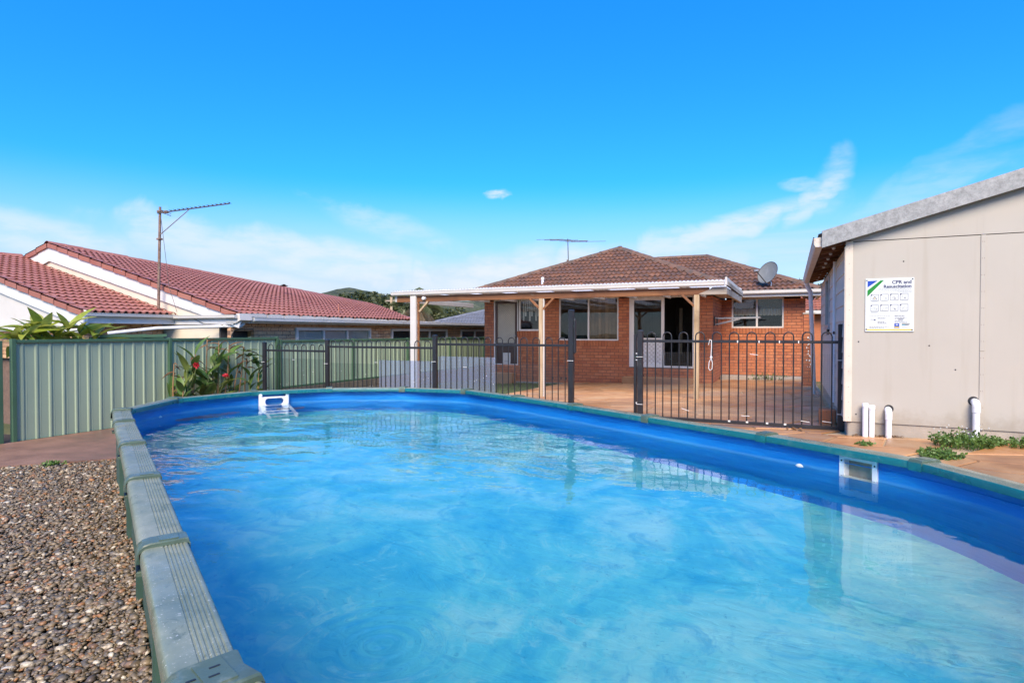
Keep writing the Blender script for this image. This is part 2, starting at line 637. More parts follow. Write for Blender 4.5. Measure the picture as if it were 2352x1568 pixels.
m_rust = pm('rusty_pipe', (0.22, 0.14, 0.10), 0.7, 0.4, 9, 0.2, 90, dirt=(0.42, 0.40, 0.38), dirt_amt=0.8)
m_alu = pm('dull_aluminium', (0.42, 0.42, 0.42), 0.4, 0.1, 5, 0.03, metal=0.6)
m_darkmetal = pm('dark_weathered_metal', (0.07, 0.065, 0.06), 0.55, 0.2, 7, 0.05, metal=0.3)
m_dishgrey = pm('grey_dish_paint', (0.19, 0.205, 0.205), 0.5, 0.1, 3, 0.03, 40, dirt=(0.5, 0.5, 0.5), dirt_amt=0.2)
m_beam = mat_wood('stained_beam_timber', (0.15, 0.055, 0.022), (0.36, 0.16, 0.06), (0.6, 9, 16))
m_postw = mat_wood('peeling_post_timber', (0.36, 0.23, 0.11), (0.66, 0.52, 0.34), (16, 16, 0.9))
m_weath = mat_wood('grey_weathered_timber', (0.25, 0.20, 0.15), (0.52, 0.46, 0.38), (0.8, 12, 18))
m_dark = pm('dark_shade_backing', (0.045, 0.042, 0.038), 0.8, 0.1, 2, 0.0)  # near-black colour stands in for shade behind panes and roof tiles
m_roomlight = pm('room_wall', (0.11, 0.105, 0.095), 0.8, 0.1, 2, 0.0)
m_blind = pm('brown_blind', (0.34, 0.23, 0.14), 0.7, 0.2, 3, 0.05, 40, islands=0.3)
m_blindw = pm('pale_roller_blind', (0.80, 0.79, 0.78), 0.8, 0.06, 2, 0.03)
m_doorpaint = pm('cream_door_paint', (0.60, 0.54, 0.43), 0.6, 0.06, 2, 0.04)
m_doorbrown = pm('brown_door_paint', (0.085, 0.05, 0.035), 0.5, 0.1, 2, 0.04)
m_screen = pm('steel_grille', (0.40, 0.37, 0.31), 0.5, 0.08, 4, 0.0)
m_poly, ns, ls, b, out = newmat('opal_roof_sheet')
b.inputs['Base Color'].default_value = (0.72, 0.70, 0.66, 1)
b.inputs['Roughness'].default_value = 0.4
_t = ns.new('ShaderNodeBsdfTranslucent')
_t.inputs[0].default_value = (0.96, 0.95, 0.92, 1)
_m = ns.new('ShaderNodeMixShader')
_m.inputs[0].default_value = 0.90  # strong translucency added to brighten the patio underneath
ls.new(b.outputs[0], _m.inputs[1])
ls.new(_t.outputs[0], _m.inputs[2])
ls.new(_m.outputs[0], out.inputs[0])
m_glass = mat_glass('window_glass', (0.84, 0.85, 0.83), 1.5, 1.15)
m_clear = mat_glass('clear_acrylic', (0.90, 0.93, 0.93), 1.49, 0.8, 0.02)
m_acrylic = mat_glass('blue_acrylic', (0.72, 0.78, 0.90), 1.49, 0.9, 0.04)
_ns = m_acrylic.node_tree.nodes
_ls = m_acrylic.node_tree.links
_out = [n for n in _ns if n.type == 'OUTPUT_MATERIAL'][0]
_src = _out.inputs[0].links[0].from_socket
_df = _ns.new('ShaderNodeBsdfDiffuse')
_df.inputs[0].default_value = (0.62, 0.68, 0.80, 1)
_mx = _ns.new('ShaderNodeMixShader')
_mx.inputs[0].default_value = 0.16
_ls.new(_src, _mx.inputs[1])
_ls.new(_df.outputs[0], _mx.inputs[2])
_ls.new(_mx.outputs[0], _out.inputs[0])
m_pool_green = None

# galvanised barge: spangled zinc
m_, ns, ls, b, out = newmat('galvanised_steel')
wp = worldpos(ns)
f = noi(ns, ls, 16, 7, 0.75, vec=wp)
f2 = noi(ns, ls, 55, 3, 0.6, vec=wp)
c = ramp(ns, ls, f, [(0.32, (0.20, 0.205, 0.20)), (0.55, (0.33, 0.335, 0.33)), (0.7, (0.43, 0.43, 0.42))])
c = mixcol(ns, ls, maprange(ns, ls, f2, 0.58, 0.68, 0, 0.5), c, (0.16, 0.15, 0.14))
ls.new(c, b.inputs['Base Color'])
b.inputs['Metallic'].default_value = 0.25
b.inputs['Roughness'].default_value = 0.6
m_galv = m_

# pool coping: green resin with chalky wear and wet sheen
m_, ns, ls, b, out = newmat('green_resin_coping')
wp = worldpos(ns)
f = noi(ns, ls, 5, 6, 0.65, vec=wp)
f2 = noi(ns, ls, 38, 4, 0.7, vec=wp)
f3 = noi(ns, ls, 2.0, 4, 0.6, vec=wp)
c = ramp(ns, ls, f, [(0.3, (0.135, 0.168, 0.118)), (0.6, (0.205, 0.235, 0.17)), (0.8, (0.29, 0.31, 0.235))])
c = mixcol(ns, ls, maprange(ns, ls, f2, 0.60, 0.72, 0, 0.55), c, (0.38, 0.40, 0.34))
c = mixcol(ns, ls, maprange(ns, ls, f3, 0.55, 0.7, 0, 0.45), c, (0.36, 0.37, 0.29))
f5 = noi(ns, ls, 9, 6, 0.72, vec=wp, dist=0.7)
c = mixcol(ns, ls, maprange(ns, ls, f5, 0.57, 0.66, 0, 0.55), c, (0.085, 0.11, 0.075))
f6 = noi(ns, ls, 110, 2, 0.5, vec=wp)
c = mixcol(ns, ls, maprange(ns, ls, f6, 0.66, 0.72, 0, 0.7), c, (0.55, 0.56, 0.52))
ls.new(c, b.inputs['Base Color'])
ls.new(maprange(ns, ls, f3, 0.35, 0.62, 0.16, 0.5), b.inputs['Roughness'])
ls.new(bumpn(ns, ls, f2, 0.12, 0.004), b.inputs['Normal'])
m_coping = m_
m_clamp = pm('dark_green_resin_clamp', (0.085, 0.125, 0.09), 0.35, 0.2, 6, 0.08, 60, dirt=(0.25, 0.29, 0.24), dirt_amt=0.5)
# inner lip of the coping is a teal strip
m_lip = pm('teal_coping_lip', (0.006, 0.135, 0.150), 0.35, 0.10, 4, 0.05, 60, dirt=(0.16, 0.27, 0.25), dirt_amt=0.35)
m_poolwall = pm('green_pool_wall', (0.05, 0.10, 0.075), 0.5, 0.15, 3, 0.05)


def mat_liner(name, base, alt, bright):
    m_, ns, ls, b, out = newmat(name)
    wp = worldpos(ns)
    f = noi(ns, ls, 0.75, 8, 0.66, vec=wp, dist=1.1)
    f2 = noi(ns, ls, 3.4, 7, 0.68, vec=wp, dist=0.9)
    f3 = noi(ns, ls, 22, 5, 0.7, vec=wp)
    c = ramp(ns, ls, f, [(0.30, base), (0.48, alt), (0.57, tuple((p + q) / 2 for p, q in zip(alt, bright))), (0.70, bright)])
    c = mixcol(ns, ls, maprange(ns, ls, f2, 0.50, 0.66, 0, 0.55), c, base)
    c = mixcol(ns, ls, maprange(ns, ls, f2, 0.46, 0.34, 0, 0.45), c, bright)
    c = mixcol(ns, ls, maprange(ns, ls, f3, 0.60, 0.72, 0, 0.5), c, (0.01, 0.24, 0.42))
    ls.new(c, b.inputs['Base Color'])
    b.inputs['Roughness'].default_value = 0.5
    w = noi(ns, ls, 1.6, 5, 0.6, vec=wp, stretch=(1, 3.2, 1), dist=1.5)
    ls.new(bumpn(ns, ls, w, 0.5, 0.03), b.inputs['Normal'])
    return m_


m_liner_wall, ns, ls, b, out = newmat('blue_vinyl_wall')
wp = worldpos(ns)
f = noi(ns, ls, 0.9, 6, 0.6, vec=wp, stretch=(1, 1, 5))
f2 = noi(ns, ls, 7, 6, 0.7, vec=wp, stretch=(1, 1, 0.4))
f3 = noi(ns, ls, 60, 3, 0.6, vec=wp)
c = ramp(ns, ls, f, [(0.3, (0.003, 0.150, 0.50)), (0.55, (0.006, 0.200, 0.58)), (0.75, (0.015, 0.265, 0.64))])
c = mixcol(ns, ls, maprange(ns, ls, f2, 0.56, 0.74, 0, 0.4), c, (0.02, 0.30, 0.62))
c = mixcol(ns, ls, maprange(ns, ls, f3, 0.68, 0.74, 0, 0.6), c, (0.10, 0.36, 0.55))
# scum line just above the water
sp = ns.new('ShaderNodeSeparateXYZ')
ls.new(wp, sp.inputs[0])
zz_ = mth(ns, ls, 'MULTIPLY_ADD', noi(ns, ls, 2.2, 4, 0.6, vec=wp), 0.03, sp.outputs[2])
k1 = mth(ns, ls, 'MULTIPLY', maprange(ns, ls, zz_, 0.545, 0.552), maprange(ns, ls, zz_, 0.578, 0.562))
c = mixcol(ns, ls, mth(ns, ls, 'MULTIPLY', k1, 0.30), c, (0.14, 0.36, 0.50))
ls.new(c, b.inputs['Base Color'])
b.inputs['Roughness'].default_value = 0.36
w = noi(ns, ls, 1.3, 4, 0.55, vec=wp, stretch=(1, 1, 6), dist=0.6)
ls.new(bumpn(ns, ls, w, 0.55, 0.03), b.inputs['Normal'])
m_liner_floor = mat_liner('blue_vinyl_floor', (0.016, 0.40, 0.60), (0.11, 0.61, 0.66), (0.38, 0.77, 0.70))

# water --------------------------------------------------------------------
m_water = bpy.data.materials.new('pool_water')
m_water.use_nodes = True
ns = m_water.node_tree.nodes
ls = m_water.node_tree.links
ns.clear()
out = ns.new('ShaderNodeOutputMaterial')
wp = worldpos(ns)
w1 = noi(ns, ls, 2.3, 3, 0.45, vec=wp, stretch=(1.0, 1.55, 1), dist=0.5)
w2 = noi(ns, ls, 7.0, 2, 0.4, vec=wp, stretch=(1.0, 1.5, 1), dist=0.3)
calm = noi(ns, ls, 0.55, 2, 0.5, vec=wp)
calmk = maprange(ns, ls, calm, 0.40, 0.60, 0.30, 1.0)
# livelier water towards the far end, nearly still close by
spw = ns.new('ShaderNodeSeparateXYZ')
ls.new(wp, spw.inputs[0])
far = maprange(ns, ls, mth(ns, ls, 'MULTIPLY_ADD', spw.outputs[0], -0.86, mth(ns, ls, 'MULTIPLY', spw.outputs[1], 0.51)), 2.2, 5.6, 0.28, 1.0)
h = mth(ns, ls, 'ADD', w1, mth(ns, ls, 'MULTIPLY', w2, 0.16))
h = mth(ns, ls, 'MULTIPLY', mth(ns, ls, 'MULTIPLY', h, calmk), far)


def rings(cx, cy_, wl_, reach, amp):
    dx = mth(ns, ls, 'SUBTRACT', spw.outputs[0], cx)
    dy = mth(ns, ls, 'SUBTRACT', spw.outputs[1], cy_)
    wob = mth(ns, ls, 'MULTIPLY', noi(ns, ls, 3.0, 2, 0.5, vec=wp), wl_ * 1.5)
    r_ = mth(ns, ls, 'ADD', mth(ns, ls, 'SQRT', mth(ns, ls, 'ADD', mth(ns, ls, 'MULTIPLY', dx, dx), mth(ns, ls, 'MULTIPLY', dy, dy))), wob)
    sn = mth(ns, ls, 'SINE', mth(ns, ls, 'MULTIPLY', r_, 6.283 / wl_))
    return mth(ns, ls, 'MULTIPLY', mth(ns, ls, 'MULTIPLY', sn, maprange(ns, ls, r_, reach, reach * 0.15)), amp)


for args in ((-1.27, 1.66, 0.075, 0.6, 0.055), (-5.7, 4.6, 0.13, 0.8, 0.10), (-3.6, 5.2, 0.12, 0.7, 0.07)):
    h = mth(ns, ls, 'ADD', h, rings(*args))
bn = bumpn(ns, ls, h, 1.0, 0.022)
gl = ns.new('ShaderNodeBsdfGlass')
gl.inputs['Roughness'].default_value = 0.0
gl.inputs['IOR'].default_value = 1.333
gl.inputs['Color'].default_value = (0.93, 0.99, 1.0, 1)
ls.new(bn, gl.inputs['Normal'])
ls.new(gl.outputs[0], out.inputs[0])


def mat_leaf(name, cols, rough=0.45, trans=0.25):
    m_, ns, ls, b, out = newmat(name)
    g = ns.new('ShaderNodeNewGeometry')
    oi = ns.new('ShaderNodeObjectInfo')
    rr = mth(ns, ls, 'FRACT', mth(ns, ls, 'ADD', g.outputs['Random Per Island'], oi.outputs['Random']))
    n = len(cols)
    c = ramp(ns, ls, rr, [(i / (n - 1), q) for i, q in enumerate(cols)])
    f = noi(ns, ls, 14, 3, 0.5, vec=worldpos(ns))
    c = mixcol(ns, ls, maprange(ns, ls, f, 0.4, 0.7, 0, 0.4), c, tuple(q * 0.55 for q in cols[0]))
    ls.new(c, b.inputs['Base Color'])
    b.inputs['Roughness'].default_value = rough
    tl = ns.new('ShaderNodeBsdfTranslucent')
    ls.new(c, tl.inputs[0])
    mx = ns.new('ShaderNodeMixShader')
    mx.inputs[0].default_value = trans
    ls.new(b.outputs[0], mx.inputs[1])
    ls.new(tl.outputs[0], mx.inputs[2])
    ls.new(mx.outputs[0], out.inputs[0])
    return m_


m_leaf_tree = mat_leaf('eucalypt_leaf', [(0.055, 0.075, 0.025), (0.09, 0.11, 0.035), (0.13, 0.14, 0.05), (0.04, 0.06, 0.022)])
m_leaf_tree2 = mat_leaf('olive_leaf', [(0.10, 0.115, 0.035), (0.14, 0.15, 0.05), (0.075, 0.095, 0.03)])
m_leaf_shrub = mat_leaf('glossy_shrub_leaf', [(0.30, 0.38, 0.045), (0.40, 0.46, 0.06), (0.52, 0.52, 0.12), (0.24, 0.31, 0.04)], 0.38, 0.35)
m_leaf_canna = mat_leaf('canna_leaf', [(0.10, 0.19, 0.035), (0.15, 0.26, 0.05), (0.075, 0.14, 0.035), (0.22, 0.27, 0.06)], 0.4, 0.3)
m_leaf_dead = mat_leaf('dead_leaf', [(0.20, 0.10, 0.045), (0.30, 0.17, 0.085), (0.14, 0.07, 0.035)], 0.8)
m_leaf_palm = mat_leaf('palm_leaf', [(0.10, 0.13, 0.04), (0.16, 0.18, 0.07), (0.08, 0.10, 0.04)], 0.5)
m_leaf_palmdead = mat_leaf('dry_palm_leaf', [(0.32, 0.25, 0.15), (0.24, 0.18, 0.10), (0.40, 0.33, 0.22)], 0.8)
m_weed = mat_leaf('weed_leaf', [(0.07, 0.15, 0.025), (0.12, 0.22, 0.04), (0.16, 0.25, 0.06)], 0.5)
m_grassblade = mat_leaf('grass_blade', [(0.06, 0.11, 0.025), (0.10, 0.16, 0.04), (0.16, 0.19, 0.06)], 0.7)
m_petal = mat_leaf('red_petal', [(0.55, 0.02, 0.03), (0.62, 0.04, 0.06), (0.45, 0.01, 0.02)], 0.5, 0.35)
m_petalw = mat_leaf('white_petal', [(0.7, 0.7, 0.65), (0.75, 0.75, 0.7)], 0.6, 0.3)
m_bark = pm('bark', (0.16, 0.12, 0.09), 0.9, 0.25, 4, 0.6, 30)
m_stem = pm('green_stem', (0.12, 0.16, 0.05), 0.6, 0.2, 8, 0.1)
m_stemdead = pm('dry_stem', (0.30, 0.17, 0.08), 0.85, 0.25, 12, 0.3, 60)

# ------------------------------------------------------------------ setting: ground, gravel, paving, lawn, hills


def pz(x, y):
    """height of the sloping patio"""
    return 0.39 + 0.029 * x - 0.012 * (y - 8.35)


m_, ns, ls, b, out = newmat('rough_grass_ground')
wp = worldpos(ns)
f = noi(ns, ls, 0.6, 8, 0.65, vec=wp)
f2 = noi(ns, ls, 18, 5, 0.7, vec=wp)
c = ramp(ns, ls, f, [(0.3, (0.06, 0.075, 0.025)), (0.5, (0.10, 0.11, 0.04)), (0.7, (0.17, 0.14, 0.07))])
c = mixcol(ns, ls, maprange(ns, ls, f2, 0.4, 0.7, 0, 0.5), c, (0.05, 0.07, 0.02))
ls.new(c, b.inputs['Base Color'])
b.inputs['Roughness'].default_value = 0.95
ls.new(bumpn(ns, ls, f2, 0.6, 0.03), b.inputs['Normal'])
m_ground = m_
g = MB()
g.add([(-3000, -400, -0.45), (3000, -400, -0.45), (3000, 4000, -0.45), (-3000, 4000, -0.45)], [(0, 1, 2, 3)])
struct(g.build('ground', m_ground))

# gravel bed: earth sheet plus real pebbles
m_earth = pm('gravel_earth', (0.055, 0.04, 0.028), 0.95, 0.3, 6, 0.6, 60)
g = MB()
g.add([(-12, -3, -0.012), (5.38, -3, -0.012), (-8.6, 5.31, -0.012), (-12, 5.2, -0.012)], [(0, 1, 2, 3)])
struct(g.build('gravel_bed', m_earth))

AX = Vector((-0.86, 0.51, 0))          # pool long axis
NX = Vector((0.51, 0.86, 0))           # across the pool
HC = 0.87
COPZ = CAMZ - HC
WATZ = COPZ - 0.205
FLOORZ = -0.40


def pool(a, n, z=0):
    p = (AX * a + NX * n) * HC
    p.z = z
    return p


JN = [(1.91, .34), (3.28, .335), (4.84, .33), (6.37, .32), (8.01, .30), (9.16, .30), (10.26, .95), (10.72, 2.12), (10.58, 3.32), (9.92, 4.42), (8.99, 5.15),
      (7.62, 5.25), (6.30, 5.28), (4.93, 5.28), (3.42, 5.28), (2.03, 5.17), (0.95, 4.62), (0.2, 3.7), (-.05, 2.62), (.14, 1.55), (.85, .74)]
JP = [pool(a, n) for a, n in JN]
NJ = len(JP)
CEN = sum(JP, Vector()) / NJ


def offpoly(d):
    """mitred outward offset of the joint polygon"""
    res = []
    for i in range(NJ):
        p0, p1, p2 = JP[i - 1], JP[i], JP[(i + 1) % NJ]
        e1 = (p1 - p0).normalized()
        e2 = (p2 - p1).normalized()
        n1 = Vector((-e1.y, e1.x, 0))
        n2 = Vector((-e2.y, e2.x, 0))
        if n1.dot(p1 - CEN) < 0:
            n1 = -n1
        if n2.dot(p1 - CEN) < 0:
            n2 = -n2
        m = (n1 + n2)
        m = m / m.length
        res.append(p1 + m * (d / max(0.5, m.dot(n1))))
    return res


def pebble_mesh():
    """pebbles scattered on the gravel bed, one mesh"""
    import numpy as np
    r_ = np.random.default_rng(3)
    # unit squashed ball, 8 around x 3 rings + poles (48 tris)
    vs_ = [(0, 0, 1)]
    for j in (1, 2, 3):
        th = math.pi * j / 4
        for k in range(6):
            a = 2 * math.pi * k / 6 + j * 0.4
            vs_.append((math.sin(th) * math.cos(a), math.sin(th) * math.sin(a), math.cos(th)))
    vs_.append((0, 0, -1))
    fs_ = []
    for k in range(6):
        fs_.append((0, 1 + k, 1 + (k + 1) % 6))
    for j in (0, 1):
        for k in range(6):
            a = 1 + j * 6 + k
            b_ = 1 + j * 6 + (k + 1) % 6
            fs_.append((a, a + 6, b_ + 6))
            fs_.append((a, b_ + 6, b_))
    for k in range(6):
        fs_.append((19, 13 + (k + 1) % 6, 13 + k))
    base = np.array(vs_)
    tri = np.array(fs_)
    nv, nt = len(base), len(tri)
    pts = []
    # area outside the pool wall, in front of the pink slab, inside the view plus a margin
    e0 = np.array((-8.44, 3.84)); e1 = np.array((-7.66, 4.69)); ed = (e1 - e0) / np.linalg.norm(e1 - e0)
    en = np.array((-ed[1], ed[0]))
    A = np.array((AX.x, AX.y)); Nn = np.array((NX.x, NX.y))
    for zone, count, amin in (((-4.4, -1.9, 0.6, 2.7), 14000, 50), ((-9.4, -4.2, 0.6, 5.6), 30000, 50), ((-4.0, 0.5, -2.5, 2.0), 4000, -60)):
        xs = r_.uniform(zone[0], zone[1], count * 3)
        ys = r_.uniform(zone[2], zone[3], count * 3)
        P = np.stack([xs, ys], 1)
        n_ = P @ Nn
        ang = np.degrees(np.arctan2(-xs, ys))
        ok = (n_ < 0.185) & (((P - e0) @ en) < -0.01 + r_.normal(0, .03, len(P))) & (ang < 74) & (ang > amin) & (np.hypot(xs, ys) > 0.5)
        P = P[ok][:count]
        pts.append(P)
    P = np.concatenate(pts)
    n = len(P)
    size = r_.lognormal(math.log(0.0138), 0.40, n).clip(0.007, 0.036)
    asp = r_.uniform(0.55, 0.95, n)
    flat = r_.uniform(0.28, 0.52, n)
    yaw = r_.uniform(0, 2 * math.pi, n)
    tx = r_.normal(0, 0.28, n)
    ty = r_.normal(0, 0.28, n)
    allv = np.empty((n, nv, 3))
    jit = 1 + r_.normal(0, 0.09, (n, nv, 1))
    B = base[None] * jit
    B = B * np.stack([size, size * asp, size * flat], 1)[:, None, :]
    cx, sx = np.cos(tx), np.sin(tx)
    y1 = B[:, :, 1] * cx[:, None] - B[:, :, 2] * sx[:, None]
    z1 = B[:, :, 1] * sx[:, None] + B[:, :, 2] * cx[:, None]
    cyy, syy = np.cos(ty), np.sin(ty)
    x2 = B[:, :, 0] * cyy[:, None] + z1 * syy[:, None]
    z2 = -B[:, :, 0] * syy[:, None] + z1 * cyy[:, None]
    c_, s_ = np.cos(yaw), np.sin(yaw)
    allv[:, :, 0] = x2 * c_[:, None] - y1 * s_[:, None] + P[:, 0:1]
    allv[:, :, 1] = x2 * s_[:, None] + y1 * c_[:, None] + P[:, 1:2]
    allv[:, :, 2] = z2 + (r_.uniform(-0.004, 0.016, n) + 0.2 * size)[:, None]
    allf = (tri[None] + (np.arange(n) * nv)[:, None, None]).reshape(-1, 3)
    me = bpy.data.meshes.new('gravel')
    me.vertices.add(n * nv)
    me.vertices.foreach_set('co', allv.reshape(-1).astype('f'))
    me.loops.add(len(allf) * 3)
    me.loops.foreach_set('vertex_index', allf.reshape(-1).astype('i'))
    me.polygons.add(len(allf))
    me.polygons.foreach_set('loop_start', np.arange(0, len(allf) * 3, 3, dtype='i'))
    me.polygons.foreach_set('use_smooth', np.ones(len(allf), dtype=bool))
    me.update()
    me.validate()
    return me


m_, ns, ls, b, out = newmat('river_pebble')
g_ = ns.new('ShaderNodeNewGeometry')
c = ramp(ns, ls, g_.outputs['Random Per Island'], [(0.0, (0.06, 0.052, 0.04)), (0.14, (0.14, 0.10, 0.055)), (0.28, (0.24, 0.175, 0.10)), (0.42, (0.11, 0.10, 0.085)), (0.55, (0.28, 0.20, 0.11)),
                                                    (0.66, (0.16, 0.14, 0.115)), (0.76, (0.36, 0.165, 0.055)), (0.84, (0.07, 0.072, 0.072)), (0.92, (0.42, 0.33, 0.21)), (1.0, (0.62, 0.56, 0.45))])
f = noi(ns, ls, 130, 4, 0.6, vec=worldpos(ns))
c = mixcol(ns, ls, maprange(ns, ls, f, 0.45, 0.7, 0, 0.4), c, (0.10, 0.075, 0.05))
ls.new(c, b.inputs['Base Color'])
b.inputs['Roughness'].default_value = 0.42
m_pebble = m_
me = pebble_mesh()
me.materials.append(m_pebble)
o = bpy.data.objects.new('gravel', me)
COL.objects.link(o)
stuff(o)
o['label'] = 'brown and grey river pebbles beside the pool'
o['category'] = 'gravel'

# pink-brown concrete slab by the green fence
m_, ns, ls, b, out = newmat('pink_stained_concrete')
wp = worldpos(ns)
f = noi(ns, ls, 1.6, 7, 0.62, vec=wp, dist=0.4)
f2 = noi(ns, ls, 30, 5, 0.7, vec=wp)
c = ramp(ns, ls, f, [(0.3, (0.14, 0.075, 0.055)), (0.5, (0.235, 0.125, 0.085)), (0.7, (0.30, 0.17, 0.115))])
c = mixcol(ns, ls, maprange(ns, ls, f2, 0.5, 0.75, 0, 0.35), c, (0.10, 0.06, 0.045))
ls.new(c, b.inputs['Base Color'])
ls.new(maprange(ns, ls, f, 0.3, 0.7, 0.35, 0.75), b.inputs['Roughness'])
ls.new(bumpn(ns, ls, f2, 0.25, 0.008), b.inputs['Normal'])
m_slab = m_
g = MB()
g.prism([(-10.13, 2.0, 0.03), (-8.44 - 1.6, 3.84 - 1.75, 0.03), (-8.44, 3.84, 0.03), (-7.66, 4.69, 0.03), (-7.33, 5.08, 0.03), (-7.30, 5.30, 0.03), (-7.17, 6.38, 0.03), (-6.50, 7.27, 0.03), (-6.4, 8.2, 0.03), (-10.13, 8.2, 0.03)], (0, 0, -0.2))
struct(g.build('concrete_path', m_slab))

# lawn behind the pool fence
m_lawn = pm('lawn_earth', (0.07, 0.085, 0.03), 0.95, 0.3, 5, 0.5, 60)
g = MB()
lw = [(-10.2, 8.26), (-4.7, 8.26), (-4.7, 26), (-10.2, 26)]
g.add([(x, y, pz(x, y) - 0.03) for x, y in lw], [(0, 1, 2, 3)])
struct(g.build('lawn', m_lawn))


def blades(mb, x, y, z, h, w, lean, k=2):
    a = rng.uniform(0, 6.283)
    d = Vector((math.cos(a), math.sin(a), 0))
    s = Vector((-d.y, d.x, 0)) * w
    p0 = Vector((x, y, z))
    p1 = p0 + Vector((0, 0, h * 0.6)) + d * lean * 0.3
    p2 = p0 + Vector((0, 0, h)) + d * lean
    mb.add([p0 - s, p0 + s, p1 + s * 0.7, p1 - s * 0.7, p2], [(0, 1, 2, 3), (3, 2, 4)])


g = MB()
for i in range(9000):
    x = rng.uniform(-10.1, -6.1)
    y = rng.uniform(8.9, 17.5)
    blades(g, x, y, pz(x, y) - 0.03, rng.uniform(0.03, 0.08), 0.004, rng.uniform(0.01, 0.04))
stuff(g.build('grass', m_grassblade))
bpy.data.objects['grass']['label'] = 'short green lawn grass behind the pool fence'
bpy.data.objects['grass']['category'] = 'grass'

# crazy-paved patio: bed sheet plus every stone a piece of its own
m_joint = pm('paving_joint', (0.50, 0.36, 0.22), 0.95, 0.25, 5, 0.4, 80)
g = MB()
pb = [(-6.05, 9.25), (-5.0, 8.62), (1.6, 4.68), (3.6, 3.1), (3.6, 8.2), (0.62, 8.2), (0.62, 22), (-6.05, 22)]
g.add([(x, y, pz(x, y) - 0.016) for x, y in pb], [tuple(range(len(pb)))])
patio = struct(g.build('patio', m_joint))

m_, ns, ls, b, out = newmat('orange_sandstone_paving')
wp = worldpos(ns)
oi = ns.new('ShaderNodeObjectInfo')
f = noi(ns, ls, 1.3, 7, 0.62, vec=wp, dist=0.5)
f2 = noi(ns, ls, 40, 5, 0.7, vec=wp)
f3 = noi(ns, ls, 0.5, 4, 0.5, vec=wp)
c = ramp(ns, ls, f, [(0.28, (0.25, 0.11, 0.045)), (0.42, (0.40, 0.19, 0.075)), (0.55, (0.50, 0.27, 0.12)), (0.68, (0.54, 0.35, 0.19))])
tint = ramp(ns, ls, oi.outputs['Random'], [(0.0, (0.78, 0.78, 0.80)), (0.5, (1.0, 1.0, 1.0)), (1.0, (1.12, 1.02, 0.92))])
c = mixcol(ns, ls, 1.0, c, tint, 'MULTIPLY')
c = mixcol(ns, ls, maprange(ns, ls, f3, 0.5, 0.7, 0, 0.45), c, (0.33, 0.22, 0.165))
c = mixcol(ns, ls, maprange(ns, ls, f2, 0.55, 0.72, 0, 0.4), c, (0.17, 0.09, 0.05))
ls.new(c, b.inputs['Base Color'])
ls.new(maprange(ns, ls, f3, 0.35, 0.65, 0.28, 0.7), b.inputs['Roughness'])
ls.new(bumpn(ns, ls, f2, 0.3, 0.01, bumpn(ns, ls, f, 0.25, 0.03)), b.inputs['Normal'])
m_pave = m_


def clip_half(poly, nx, ny, d):
    """keep points with nx*x+ny*y <= d"""
    res = []
    for i in range(len(poly)):
        p, q = poly[i], poly[(i + 1) % len(poly)]
        sp = nx * p[0] + ny * p[1] - d
        sq = nx * q[0] + ny * q[1] - d
        if sp <= 0:
            res.append(p)
        if (sp < 0 < sq) or (sq < 0 < sp):
            t = sp / (sp - sq)
            res.append((p[0] + (q[0] - p[0]) * t, p[1] + (q[1] - p[1]) * t))
    return res


